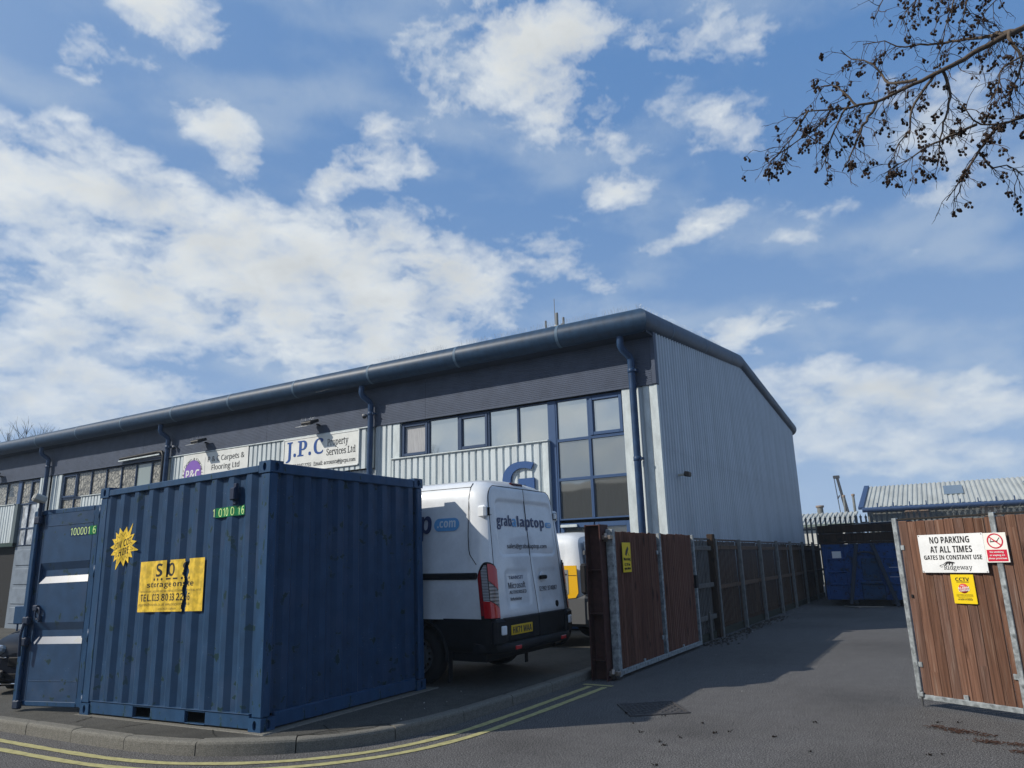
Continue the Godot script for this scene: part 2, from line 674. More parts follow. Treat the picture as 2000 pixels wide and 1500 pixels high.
func prism(s: SurfaceTool, poly: PackedVector2Array, xf: Transform3D, z0: float, z1: float):
	var ids := Geometry2D.triangulate_polygon(poly)
	var cw := Geometry2D.is_polygon_clockwise(poly)
	for i in range(0, ids.size(), 3):
		var p := [poly[ids[i]], poly[ids[i + 1]], poly[ids[i + 2]]]
		if (p[1] - p[0]).cross(p[2] - p[0]) < 0:
			p.reverse()
		tri(s, xf * Vector3(p[0].x, p[0].y, z1), xf * Vector3(p[1].x, p[1].y, z1), xf * Vector3(p[2].x, p[2].y, z1))
		if z0 != z1:
			tri(s, xf * Vector3(p[0].x, p[0].y, z0), xf * Vector3(p[2].x, p[2].y, z0), xf * Vector3(p[1].x, p[1].y, z0))
	if z0 != z1:
		for i in poly.size():
			var a := poly[i]
			var b := poly[(i + 1) % poly.size()]
			if not cw:
				var t := a
				a = b
				b = t
			quad(s, xf * Vector3(b.x, b.y, z0), xf * Vector3(a.x, a.y, z0), xf * Vector3(a.x, a.y, z1), xf * Vector3(b.x, b.y, z1))


# a plate w x h in the xy plane with an oval hole, the hole running depth back
func holed(s: SurfaceTool, xf: Transform3D, w: float, h: float, rx: float, ry: float, depth: float):
	var n := 20
	var o := []
	var q := []
	for k in n:
		var a := TAU * (k + 0.5) / n
		var d := Vector2(cos(a), sin(a))
		var f := minf(w * 0.5 / maxf(absf(d.x), 0.0001), h * 0.5 / maxf(absf(d.y), 0.0001))
		o.append(d * f)
		q.append(Vector2(d.x * rx, d.y * ry))
	# put the corners in
	for c in [Vector2(1, 1), Vector2(-1, 1), Vector2(-1, -1), Vector2(1, -1)]:
		var corner := Vector2(c.x * w * 0.5, c.y * h * 0.5)
		var best := 0
		for k in n:
			if o[k].distance_to(corner) < o[best].distance_to(corner):
				best = k
		o[best] = corner
	for k in n:
		var l := (k + 1) % n
		quad(s, xf * Vector3(q[k].x, q[k].y, 0), xf * Vector3(o[k].x, o[k].y, 0), xf * Vector3(o[l].x, o[l].y, 0), xf * Vector3(q[l].x, q[l].y, 0))
		quad(s, xf * Vector3(q[k].x, q[k].y, -depth), xf * Vector3(q[k].x, q[k].y, 0), xf * Vector3(q[l].x, q[l].y, 0), xf * Vector3(q[l].x, q[l].y, -depth))
		tri(s, xf * Vector3(0, 0, -depth), xf * Vector3(q[k].x, q[k].y, -depth), xf * Vector3(q[l].x, q[l].y, -depth))


# ribbed sheet standing in the plane of u and up, ribs proud along n; the top may follow a line
func ribbed(s: SurfaceTool, o: Vector3, u: Vector3, n: Vector3, width: float, y0: float, y1, pitch: float, depth: float, crest: float, slope: float, back := 0.0):
	var xs := []
	var x := 0.0
	while x < width - 0.0001:
		xs.append(Vector2(x, 0))
		for q in [Vector2(x + pitch - crest - slope * 2.0, 0), Vector2(x + pitch - crest - slope, depth), Vector2(x + pitch - slope, depth)]:
			if q.x < width:
				xs.append(q)
		x += pitch
	xs.append(Vector2(width, 0))
	for i in xs.size() - 1:
		var a: Vector2 = xs[i]
		var b: Vector2 = xs[i + 1]
		if b.x - a.x < 0.0005:
			continue
		var pa := o + u * a.x + n * (a.y + back)
		var pb := o + u * b.x + n * (b.y + back)
		var ta: float = y1.call(a.x) if y1 is Callable else y1
		var tb: float = y1.call(b.x) if y1 is Callable else y1
		quad(s, pa + Vector3.UP * y0, pb + Vector3.UP * y0, pb + Vector3.UP * tb, pa + Vector3.UP * ta, Vector2(a.x, -y0), Vector2(b.x, -y0), Vector2(b.x, -tb), Vector2(a.x, -ta))


# ------------------------------------------------------------------ lettering
func text_mesh(words: String, serif := false, bold := true, thick := 0.01) -> TextMesh:
	var f := SystemFont.new()
	f.font_names = PackedStringArray(["Droid Serif" if serif else "Droid Sans"])
	f.font_weight = 700 if bold else 400
	var t := TextMesh.new()
	t.font = f
	t.text = words
	t.font_size = 48
	t.pixel_size = 0.01
	t.depth = thick
	t.curve_step = 2.0
	return t


# words filling the rectangle (width w, height h) whose centre and facing xf gives; +z faces the reader
func letters(parent: Node, called: String, words: String, xf: Transform3D, w: float, h: float, m: Material, serif := false, bold := true, thick := 0.004) -> MeshInstance3D:
	var t := text_mesh(words, serif, bold, 0.01)
	var b := t.get_aabb()
	var sc := Vector3(w / maxf(b.size.x, 0.001), h / maxf(b.size.y, 0.001), thick / 0.01)
	var c := b.position + b.size * 0.5
	var o := part(parent, called, t, m)
	o.transform = xf * Transform3D(Basis.from_scale(sc), Vector3(-c.x * sc.x, -c.y * sc.y, -c.z * sc.z))
	return o


# prints words into a picture, filling the rectangle
func print_words(im: Image, words: String, rect: Rect2, col: Color, serif := false, bold := true):
	var t := text_mesh(words, serif, bold, 0.0)
	var arr := t.get_mesh_arrays()
	var b := t.get_aabb()
	var v: PackedVector3Array = arr[Mesh.ARRAY_VERTEX]
	var idx: PackedInt32Array = arr[Mesh.ARRAY_INDEX] if arr[Mesh.ARRAY_INDEX] != null else PackedInt32Array(range(v.size()))
	for i in range(0, idx.size(), 3):
		var p := []
		for k in 3:
			var q := v[idx[i + k]]
			p.append(Vector2(rect.position.x + (q.x - b.position.x) / b.size.x * rect.size.x, rect.position.y + (1.0 - (q.y - b.position.y) / b.size.y) * rect.size.y))
		print_tri(im, p[0], p[1], p[2], col)


func print_tri(im: Image, a: Vector2, b: Vector2, c: Vector2, col: Color):
	var x0 := maxi(0, int(floor(minf(a.x, minf(b.x, c.x)))))
	var x1 := mini(im.get_width() - 1, int(ceil(maxf(a.x, maxf(b.x, c.x)))))
	var y0 := maxi(0, int(floor(minf(a.y, minf(b.y, c.y)))))
	var y1 := mini(im.get_height() - 1, int(ceil(maxf(a.y, maxf(b.y, c.y)))))
	var area := (b - a).cross(c - a)
	if absf(area) < 0.0001:
		return
	for y in range(y0, y1 + 1):
		for x in range(x0, x1 + 1):
			var p := Vector2(x + 0.5, y + 0.5)
			var w0 := (b - a).cross(p - a) / area
			var w1 := (c - b).cross(p - b) / area
			var w2 := (a - c).cross(p - c) / area
			if w0 >= -0.001 and w1 >= -0.001 and w2 >= -0.001:
				im.set_pixel(x, y, col)


func print_oval(im: Image, c: Vector2, rx: float, ry: float, col: Color):
	for y in range(maxi(0, int(c.y - ry)), mini(im.get_height(), int(c.y + ry) + 1)):
		for x in range(maxi(0, int(c.x - rx)), mini(im.get_width(), int(c.x + rx) + 1)):
			if pow((x + 0.5 - c.x) / rx, 2) + pow((y + 0.5 - c.y) / ry, 2) <= 1.0:
				im.set_pixel(x, y, col)


func facing(at: Vector3, n: Vector3) -> Transform3D:   # +z along n, +y up
	var x := Vector3.UP.cross(n).normalized()
	return Transform3D(Basis(x, n.cross(x).normalized(), n), at)


func gy(x: float) -> float:
	return clampf(0.024 * (x + 5.7), -0.6, 0.0)


# ------------------------------------------------------------------ ground
const KERB := [Vector2(-60, -4.40), Vector2(-30, -4.40), Vector2(-12, -4.38), Vector2(-9, -4.34), Vector2(-7.5, -4.31), Vector2(-6.6, -4.33), Vector2(-5.9, -4.46), Vector2(-5.3, -4.80), Vector2(-4.85, -5.33), Vector2(-4.62, -6.0), Vector2(-4.55, -6.9), Vector2(-4.52, -8.0), Vector2(-4.5, -9.25), Vector2(-4.5, -11.5), Vector2(-4.5, -14.2)]
# oil stains (and, below zero, paler worn patches) on the asphalt: x, z, size
const STAINS := [Vector3(-2.3, -7.1, 0.35), Vector3(-1.2, -9.4, 0.6), Vector3(-2.9, -12.2, 0.8), Vector3(-3.2, -17.5, 0.9), Vector3(-0.9, -6.2, 0.4), Vector3(-3.6, -5.9, 0.3), Vector3(-1.4, -14.5, 1.1), Vector3(-3.0, -20.5, 1.2), Vector3(-1.8, -6.6, -0.5), Vector3(-2.6, -10.4, -0.9), Vector3(-0.9, -11.6, -0.8), Vector3(-2.2, -16.4, -1.3), Vector3(0.3, -6.6, -0.6), Vector3(-6.5, -3.4, 0.5)]
var kerb_line := PackedVector2Array()


func outward(line: PackedVector2Array, i: int) -> Vector2:
	var t := (line[mini(i + 1, line.size() - 1)] - line[maxi(i - 1, 0)]).normalized()
	return Vector2(-t.y, t.x)


func build_ground():
	var asphalt := mat("asphalt", lin(0.235, 0.229, 0.228), 0.92, {"tex": stone_tex("asphalt", 1024, 3, 3.0, 0.006), "tri": 0.55, "world": true, "vc": true, "bump": stone_tex("asphalt", 1024, 3, 3.0, 0.006), "bump_scale": 0.15, "spec": 0.22})
	var paving := mat("paving", lin(0.165, 0.160, 0.145), 0.95, {"tex": stone_tex("paving", 1024, 13, 0.8, 0.012), "tri": 0.4, "world": true, "vc": true, "bump": stone_tex("paving", 1024, 13, 0.8, 0.012), "bump_scale": 0.2, "spec": 0.35})
	var concrete := mat("kerb_concrete", lin(0.36, 0.345, 0.30), 0.93, {"tex": stone_tex("concrete", 512, 23, 0.75, 0.02), "tri": 1.3, "world": true, "bump": stone_tex("concrete", 512, 23, 0.75, 0.02), "bump_scale": 0.3, "spec": 0.35})
	# one sheet from the feet to the horizon, fine where it is near
	var xs := [-900.0, -400.0, -150.0, -80.0, -60.0, -45.0, -36.0, -30.7]
	var x := -24.0
	while x < -14.1:
		xs.append(x)
		x += 1.0
	while x < 6.0:
		xs.append(x)
		x += 0.25
	xs.append_array([6.5, 8.0, 12.0, 20.0, 40.0, 80.0, 200.0, 500.0, 900.0])
	var zs := [-900.0, -400.0, -200.0, -100.0, -60.0, -40.0, -34.0]
	var z := -30.0
	while z < 3.0:
		zs.append(z)
		z += 0.25
	zs.append_array([4.0, 6.0, 10.0, 20.0, 40.0, 80.0, 200.0, 500.0, 900.0])
	var f := FastNoiseLite.new()
	f.seed = 4
	f.frequency = 0.35
	f.fractal_octaves = 4
	var g := FastNoiseLite.new()
	g.seed = 9
	g.frequency = 1.1
	g.fractal_octaves = 3
	var s := st()
	s.set_smooth_group(0)
	for i in xs.size() - 1:
		for j in zs.size() - 1:
			var p := []
			for k in [[0, 1], [1, 1], [1, 0], [0, 0]]:
				var px: float = xs[i + k[0]]
				var pz: float = zs[j + k[1]]
				p.append(Vector3(px, gy(px), pz))
			for k in [0, 2, 1, 0, 3, 2]:
				var q: Vector3 = p[k]
				var v := 1.0 + f.get_noise_2d(q.x, q.z) * 0.13 + g.get_noise_2d(q.x * 0.7, q.z * 1.2) * 0.07
				for o in STAINS:
					var dd := Vector2(q.x - o.x, q.z - o.y).length() / absf(o.z)
					if dd < 2.5:
						v *= 1.0 - (0.20 if o.z > 0 else -0.13) * exp(-dd * dd)
				s.set_color(Color(v, v * 0.995, v * 0.985))
				vtx(s, q)
	struct("road", s, asphalt)
	# the kerb's outer edge, walked in small steps
	var c := Curve2D.new()
	for i in KERB.size():
		var t: Vector2 = (KERB[mini(i + 1, KERB.size() - 1)] - KERB[maxi(i - 1, 0)])
		var li: float = KERB[i].distance_to(KERB[maxi(i - 1, 0)])
		var lo: float = KERB[i].distance_to(KERB[mini(i + 1, KERB.size() - 1)])
		t = t.normalized()
		c.add_point(KERB[i], -t * li * 0.33, t * lo * 0.33)
	c.bake_interval = 0.02
	var total := c.get_baked_length()
	var step := 0.0915
	for i in int(total / step):
		kerb_line.append(c.sample_baked(i * step, true))
	var kerb := Node3D.new()
	kerb.name = "kerb"
	kerb.set_meta("kind", "structure")
	add_child(kerb)
	var prof := [Vector2(0, -0.06), Vector2(-0.004, 0.09), Vector2(-0.010, 0.107), Vector2(-0.022, 0.116), Vector2(-0.04, 0.119), Vector2(-0.122, 0.119), Vector2(-0.125, -0.06)]
	var first := 0
	for i in range(0, kerb_line.size() - 11, 10):
		if kerb_line[i].x < -26.0:
			first = i + 10
			continue
		var rings := []
		var lift := rng.randf_range(-0.004, 0.004)
		var lean := rng.randf_range(-0.004, 0.004)
		for k in 11:
			var p := kerb_line[i + k]
			var n := outward(kerb_line, i + k)
			var t := Vector2(n.y, -n.x)
			if k == 0:
				p += t * 0.005
			if k == 10:
				p -= t * 0.005
			var ring := PackedVector3Array()
			for q in prof:
				var at: Vector2 = p + n * (q.x + lean)
				var r: float = 0.0
				if k == 0 or k == 10:
					r = 0.003 if q.y > 0.1 else 0.0
				ring.append(Vector3(at.x, q.y - r + lift + gy(p.x), at.y))
			rings.append(ring)
		var ks := st()
		loft(ks, rings, false, false)
		fan(ks, rings[0], true)
		fan(ks, rings[-1], false)
		part(kerb, "kerb_stone", ks, concrete)
	if first > 0:   # far off along the road the stones run together
		var rings := []
		for i in range(0, first + 1, 10):
			var p := kerb_line[i]
			var n := outward(kerb_line, i)
			var ring := PackedVector3Array()
			for q in prof:
				ring.append(Vector3(p.x + n.x * q.x, q.y + gy(p.x), p.y + n.y * q.x))
			rings.append(ring)
		var ks := st()
		loft(ks, rings, false, false)
		part(kerb, "far_kerb", ks, concrete, Transform3D.IDENTITY, "stuff")
	# pavement and parking apron behind it, in strips across so that it can fall to the left
	var ps := st()
	ps.set_smooth_group(0)
	var cols := []
	for i in range(0, kerb_line.size(), 2):
		var p := kerb_line[i] - outward(kerb_line, i) * 0.121
		if p.x < -4.9:
			cols.append(p)
	var edge := []
	for i in range(0, kerb_line.size()):
		var p := kerb_line[i] - outward(kerb_line, i) * 0.121
		if p.x >= -4.9:
			edge.append(p)
	for i in cols.size() - 1:
		var a: Vector2 = cols[i]
		var b: Vector2 = cols[i + 1]
		if b.x - a.x < 0.001:
			continue
		pave_strip(ps, a, b, f, g)
	var last: Vector2 = cols[-1]
	# the tongue between the last column and the straight kerb
	for i in edge.size() - 1:
		var a: Vector2 = edge[i]
		var b: Vector2 = edge[i + 1]
		var q := [Vector2(last.x, minf(a.y, last.y)), a, b, Vector2(last.x, minf(b.y, last.y))]
		pave_quad(ps, q, f, g)
	struct("pavement", ps, paving)
	var pave: Node3D = get_node("pavement")
	# cracks and joints in the paving
	var dark := mat("crack_dirt", lin(0.02, 0.02, 0.016), 1.0)
	for line in [[-5.62, -4.72, -5.3, -4.98, -5.05, -5.16, -4.88, -5.5], [-5.25, -5.05, -4.98, -5.55, -4.80, -5.72], [-5.05, -5.2, -5.4, -5.35], [-6.0, -4.62, -6.3, -4.8], [-4.9, -6.6, -4.75, -6.7], [-7.4, -4.5, -7.3, -4.8], [-8.2, -4.55, -8.35, -4.8]]:
		var cs := st()
		for i in range(0, line.size() - 2, 2):
			var a := Vector2(line[i], line[i + 1])
			var b := Vector2(line[i + 2], line[i + 3])
			var prev := a
			for k in range(1, 6):
				var q := a.lerp(b, k / 5.0) + (Vector2(rng.randf_range(-0.02, 0.02), rng.randf_range(-0.02, 0.02)) if k < 5 else Vector2.ZERO)
				var w := rng.randf_range(0.004, 0.008)
				var nn := (q - prev).orthogonal().normalized() * w
				quad(cs, Vector3(prev.x - nn.x, 0.123 + gy(prev.x), prev.y - nn.y), Vector3(prev.x + nn.x, 0.123 + gy(prev.x), prev.y + nn.y), Vector3(q.x + nn.x, 0.123 + gy(q.x), q.y + nn.y), Vector3(q.x - nn.x, 0.123 + gy(q.x), q.y - nn.y))
				prev = q
		part(pave, "crack", cs, dark)
	# the concrete base under the container
	var cb := st()
	slab(cb, Vector3(-3.05, -0.1, -2.6), Vector3(0.10, 0.022, 0.055), 0.012)
	var base := struct("concrete_base", cb, concrete)
	base.position = Vector3(-5.69, 0.104, -4.85)
	base.rotation.z = 0.026
	# double yellow lines with their end bar, white bay lines
	var yellow := mat("yellow_paint", lin(0.43, 0.40, 0.19), 0.8, {"tex": mix_tex("road_paint", 512, 0.02, 0.2, 0.5, 0.45, 1.0, 71, 0.7), "tri": 1.1, "world": true})
	var white := mat("white_line_paint", lin(0.5, 0.5, 0.47), 0.8, {"tex": mix_tex("road_paint", 512, 0.02, 0.2, 0.5, 0.45, 1.0, 71, 0.7), "tri": 1.1, "world": true})
	for off in [0.25, 0.455]:
		var ls := st()
		var prev := []
		for i in kerb_line.size():
			var p := kerb_line[i]
			if p.y < -8.95:
				break
			var n := outward(kerb_line, i)
			var w := 0.041 + 0.003 * sin(i * 0.7) + 0.002 * sin(i * 1.9)
			var a: Vector2 = p + n * (off - w)
			var b: Vector2 = p + n * (off + w)
			var cur := [Vector3(a.x, 0.005 + gy(a.x), a.y), Vector3(b.x, 0.005 + gy(b.x), b.y)]
			if prev:
				quad(ls, prev[0], prev[1], cur[1], cur[0])
			prev = cur
		struct("yellow_line", ls, yellow).name = "yellow_line" if off < 0.3 else "yellow_line_001"
	var tb := st()
	quad(tb, Vector3(-4.40, 0.005, -8.95), Vector3(-3.985, 0.005, -8.95), Vector3(-3.985, 0.005, -9.03), Vector3(-4.40, 0.005, -9.03))
	struct("yellow_end_bar", tb, yellow)
	var wl := st()
	quad(wl, Vector3(-9.4, 0.125 + gy(-9.4), -11.88), Vector3(-5.0, 0.125, -11.88), Vector3(-5.0, 0.125, -11.98), Vector3(-9.4, 0.125 + gy(-9.4), -11.98))
	struct("white_bay_line", wl, white)
	# drain cover in the road
	var u := Vector3(0.773, 0, -0.634)
	var w := Vector3(0.58, 0, 0.815)
	var iron := mat("cast_iron", lin(0.085, 0.082, 0.084), 0.75, {"metal": 0.3, "tex": mix_tex("soft", 512, 0.01, 0.1, 0.4, 0.55, 1.0, 91), "tri": 2.0})
	var mh := thing("manhole_cover", "rectangular cast iron manhole cover set flush in the asphalt", "manhole cover", Vector3(-3.045, 0.0, -7.89))
	var xf := Transform3D(Basis(u, Vector3.UP, -w), Vector3.ZERO)
	var fs := st()
	for k in [-1.0, 1.0]:
		block(fs, xf * Transform3D(Basis.IDENTITY, Vector3(0, 0.002, 0.305 * k)), Vector3(0.66, 0.02, 0.035), 0.003)
		block(fs, xf * Transform3D(Basis.IDENTITY, Vector3(0.3125 * k, 0.003, 0)), Vector3(0.035, 0.02, 0.572), 0.003)
	part(mh, "rim", fs, iron)
	for k in [-1.0, 1.0]:
		var pl := st()
		block(pl, xf * Transform3D(Basis.IDENTITY, Vector3(0.145 * k, -0.001, 0)), Vector3(0.284, 0.02, 0.566), 0.003)
		for a in 5:
			for b in 9:
				var tilt := Basis(Vector3.UP, PI / 4 if (a + b) % 2 else -PI / 4)
				block(pl, xf * Transform3D(tilt, Vector3(0.145 * k + (a - 2) * 0.052, 0.010, (b - 4) * 0.06)), Vector3(0.045, 0.008, 0.012), 0.002)
		part(mh, "plate", pl, iron)


func pave_quad(s: SurfaceTool, q: Array, f: FastNoiseLite, g: FastNoiseLite):
	for k in [0, 2, 1, 0, 3, 2]:
		var p: Vector2 = q[k]
		var v := 1.0 + f.get_noise_2d(p.x + 50, p.y) * 0.5 + g.get_noise_2d(p.x, p.y + 30) * 0.3
		s.set_color(Color(v, v, v * 0.98))
		vtx(s, Vector3(p.x, 0.119 + gy(p.x), p.y))


func pave_strip(s: SurfaceTool, a: Vector2, b: Vector2, f: FastNoiseLite, g: FastNoiseLite):
	var n := 16
	for j in n:
		var t0 := pow(j / float(n), 1.6)
		var t1 := pow((j + 1) / float(n), 1.6)
		pave_quad(s, [Vector2(a.x, lerpf(a.y, -14.6, t0)), Vector2(b.x, lerpf(b.y, -14.6, t0)), Vector2(b.x, lerpf(b.y, -14.6, t1)), Vector2(a.x, lerpf(a.y, -14.6, t1))], f, g)


# ------------------------------------------------------------------ the long unit building
func roof_y(z: float) -> float:   # underside of the verge along the end wall
	var t := (ZF - z) / 16.24
	return 6.42 + 0.97 * (1.0 - absf(t - 0.5) * 2.0)


func build_warehouse():
	var b := thing("warehouse", "long metal-clad unit building with slate blue rounded eaves and glazed fronts", "building", Vector3(XG, 0, ZF))
	var xf := Transform3D(Basis.IDENTITY, -b.position)
	var streaks := mix_tex("cladding_dirt", 512, 0.006, 0.05, 0.3, 0.72, 1.0, 101)
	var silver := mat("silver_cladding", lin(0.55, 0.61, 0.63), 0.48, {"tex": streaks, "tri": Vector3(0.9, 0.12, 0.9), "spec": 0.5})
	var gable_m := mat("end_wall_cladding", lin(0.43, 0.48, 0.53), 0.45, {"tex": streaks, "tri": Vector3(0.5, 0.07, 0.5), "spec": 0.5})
	var white := mat("white_trim", lin(0.58, 0.64, 0.65), 0.45, {"tex": streaks, "tri": Vector3(1.4, 0.4, 1.4)})
	var blue := mat("eaves_blue", lin(0.022, 0.055, 0.108), 0.45, {"tex": mix_tex("soft", 512, 0.01, 0.1, 0.4, 0.55, 1.0, 91), "tri": 0.8})
	var pipe_m := mat("pipe_blue", lin(0.022, 0.058, 0.135), 0.45, {"tex": mix_tex("soft", 512, 0.01, 0.1, 0.4, 0.55, 1.0, 91), "tri": 0.8})
	var slate := mat("fascia_slate", lin(0.064, 0.083, 0.128), 0.55, {"tex": streaks, "tri": Vector3(0.6, 0.5, 0.6)})
	var frame := mat("frame_blue", lin(0.030, 0.055, 0.110), 0.45)
	var frame2 := mat("frame_blue_light", lin(0.040, 0.080, 0.170), 0.45)
	var dark := mat("dark_soffit", lin(0.018, 0.026, 0.045), 0.7)
	var inner := mat("dark_inside", lin(0.02, 0.02, 0.02), 0.9)
	var wavy := noise_normal()
	var glass := mat("window_glass", lin(0.50, 0.52, 0.51), 0.03, {"metal": 0.85, "spec": 0.8, "normal": wavy, "normal_scale": 0.012, "tri": Vector3(0.6, 0.6, 0.6)})
	var tint := mat("dark_glass", lin(0.34, 0.35, 0.34), 0.03, {"metal": 0.85, "spec": 0.8, "normal": wavy, "normal_scale": 0.012, "tri": Vector3(0.6, 0.6, 0.6)})
	var blind := mat("net_curtain", lin(0.40, 0.40, 0.41), 0.5, {"tex": mix_tex("curtain", 256, 0.05, 0.12, 0.3, 0.6, 1.0, 44), "tri": Vector3(3.0, 0.15, 3.0), "coat": 1.0, "coat_rough": 0.03})
	var foil := mat("crumpled_paper", lin(1, 1, 1), 0.55, {"tex": crumple_tex(), "tri": 0.75, "coat": 0.8, "coat_rough": 0.05})
	var gray_pane := mat("plain_backed_glass", lin(0.22, 0.26, 0.25), 0.3, {"coat": 1.0, "coat_rough": 0.03})

	# body behind the cladding
	var s := st()
	slab(s, Vector3(-60, -0.6, ZF - 0.45), Vector3(XG - 0.06, 6.3, ZF - 0.25), 0.01)
	part(b, "front_wall", s, inner, xf)
	s = st()
	for k in [[ZF - 0.28, roof_y(ZF) - 0.1, -22.5], [-22.5, 6.4, -30.6]]:
		slab(s, Vector3(XG - 0.25, -0.6, k[2]), Vector3(XG - 0.06, k[1], k[0]), 0.01)
	slab(s, Vector3(-60, -0.6, -30.62), Vector3(XG - 0.03, 6.3, -30.5), 0.01)
	part(b, "rear_wall", s, inner, xf)
	# roof
	s = st()
	var zr := ZF - 8.12
	for k in [[ZF + 0.41, 6.56, zr, 7.56], [zr, 7.56, -31.07, 6.56]]:
		quad(s, Vector3(-60, k[1], k[0]), Vector3(XG - 0.12, k[1], k[0]), Vector3(XG - 0.12, k[3], k[2]), Vector3(-60, k[3], k[2]))
	part(b, "roof", s, blue, xf)
	# end wall in two lifts of ribbed sheet
	s = st()
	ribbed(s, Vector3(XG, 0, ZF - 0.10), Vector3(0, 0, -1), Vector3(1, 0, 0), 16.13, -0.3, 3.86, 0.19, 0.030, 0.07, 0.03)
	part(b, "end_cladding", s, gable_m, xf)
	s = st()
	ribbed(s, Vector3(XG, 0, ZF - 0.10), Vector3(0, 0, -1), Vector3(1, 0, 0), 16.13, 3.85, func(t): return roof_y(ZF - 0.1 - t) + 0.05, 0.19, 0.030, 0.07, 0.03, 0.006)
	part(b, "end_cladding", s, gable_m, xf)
	s = st()
	slab(s, Vector3(XG - 0.06, 5.22, ZF - 0.13), Vector3(XG + 0.042, 6.45, ZF + 0.035), 0.006)
	part(b, "corner_flashing", s, slate, xf)
	# fascia panels, micro ribbed
	var joints := [-5.0, -11.25, -17.31, -23.6, -29.62, -35.9, -42.0, -48.0, -54.0, -60.0]
	for i in joints.size() - 1:
		s = st()
		var x1: float = joints[i] - (0.062 if i == 0 else 0.004)
		var x0: float = joints[i + 1] + 0.004
		var y := 5.235
		var zf := ZF + 0.016
		var pr := [Vector2(5.215, -0.03), Vector2(5.215, 0.02)]
		while y < 6.28:
			pr.append_array([Vector2(y, 0.02), Vector2(y + 0.022, 0.02), Vector2(y + 0.027, 0.015), Vector2(y + 0.040, 0.015)])
			y += 0.045
		for k in pr.size() - 1:
			quad(s, Vector3(x0, pr[k].x, zf + pr[k].y), Vector3(x1, pr[k].x, zf + pr[k].y), Vector3(x1, pr[k + 1].x, zf + pr[k + 1].y), Vector3(x0, pr[k + 1].x, zf + pr[k + 1].y))
		part(b, "fascia_panel", s, slate, xf)
	s = st()
	slab(s, Vector3(-60, 6.285, ZF - 0.02), Vector3(XG + 0.03, 6.34, ZF + 0.42), 0.004)
	part(b, "soffit", s, dark, xf)
	# rounded eaves and verge: lengths of tube, mitred where they turn
	var r := 0.27
	var line := [Vector3(-60, 6.56, ZF + 0.41), Vector3(XG - 0.12, 6.56, ZF + 0.41), Vector3(XG - 0.12, 7.56, zr), Vector3(XG - 0.12, 6.56, -31.07)]
	for leg in 3:
		var a: Vector3 = line[leg]
		var c: Vector3 = line[leg + 1]
		var d := (c - a).normalized()
		var na := d
		var nc := d
		if leg > 0:
			na = (d + (a - line[leg - 1]).normalized()).normalized()
		if leg < 2:
			nc = (d + (line[leg + 2] - c).normalized()).normalized()
		var length := a.distance_to(c)
		var cuts := [0.0]
		var each := 2.85
		var t := fmod(length, each) + 0.001 if leg == 0 else 1.6
		if leg == 0:
			t = length - 19 * each + 0.95
			t = fmod(t, each)
		while t < length - 0.4:
			cuts.append(t)
			t += each
		cuts.append(length)
		for i in cuts.size() - 1:
			s = st()
			var pa: Vector3 = a + d * cuts[i]
			var pc: Vector3 = a + d * cuts[i + 1]
			var n0: Vector3 = na if i == 0 else d
			var n1: Vector3 = nc if i == cuts.size() - 2 else d
			loft(s, [tube_end(pa + d * (0.0 if i == 0 else 0.003), d, n0, r), tube_end(pc - d * (0.0 if i == cuts.size() - 2 else 0.003), d, n1, r)], true)
			if leg == 2 and i == cuts.size() - 2 or leg == 0 and i == 0:
				fan(s, tube_end(pc if leg == 2 else pa, d, d, r), leg == 0)
			var seg := part(b, "eaves_tube" if leg == 0 else "verge_tube", s, blue, xf)
			if i > 0:   # sleeve over the joint
				var js := st()
				loft(js, [tube_end(pa - d * 0.035, d, d, r + 0.005), tube_end(pa + d * 0.035, d, d, r + 0.005)], true)
				part(seg, "joint_sleeve", js, mat("joint_dust", lin(0.07, 0.12, 0.18), 0.55))
	# bird spikes along the corner
	s = st()
	for k in 150:
		if k % 37 in [3, 4, 5, 19, 20] or k > 96 and k < 106:
			continue
		for e in [-1.0, 1.0]:
			var p := Vector3(XG - 0.05 - k * 0.05, 6.82, ZF + 0.41 + e * 0.02)
			var q := p + Vector3(rng.randf_range(-0.03, 0.03), rng.randf_range(0.10, 0.15), e * 0.05)
			tube(s, [p, q], 0.0022, 3, false)
	for k in 150:
		var t := k * 0.045
		var p := Vector3(XG - 0.12, 6.82 + t * 0.123, ZF + 0.41 - t)
		tube(s, [p, p + Vector3((1.0 if k % 2 else -1.0) * 0.05, rng.randf_range(0.10, 0.15), rng.randf_range(-0.03, 0.03))], 0.0022, 3, false)
	part(b, "bird_spikes", s, mat("thin_wire", lin(0.35, 0.37, 0.38), 0.4, {"metal": 0.6}), xf, "stuff")
	# down pipes with their swan necks
	for px in [-5.46, -13.02, -22.02, -29.62, -37.2, -46.0]:
		s = st()
		var z1 := ZF + 0.16
		tube(s, [Vector3(px - 0.13, 6.36, ZF + 0.40), Vector3(px - 0.13, 6.10, ZF + 0.40), Vector3(px - 0.11, 6.02, ZF + 0.37), Vector3(px - 0.02, 5.88, z1 + 0.03), Vector3(px, 5.80, z1), Vector3(px, 5.4, z1), Vector3(px, 0.02 + gy(px), z1)], 0.078, 14)
		var pp := part(b, "down_pipe", s, pipe_m, xf)
		for cy in [5.55, 3.62, 1.9]:
			var js := st()
			lathe(js, [Vector2(0.0785, -0.05), Vector2(0.088, -0.045), Vector2(0.088, 0.045), Vector2(0.0785, 0.05)], 14, Transform3D(Basis.IDENTITY, Vector3(px, cy, z1)))
			block(js, Transform3D(Basis.IDENTITY, Vector3(px + 0.09, cy, z1 - 0.03)), Vector3(0.05, 0.05, 0.14), 0.004)
			part(pp, "collar", js, pipe_m)

	# --- first bay, by the corner
	s = st()
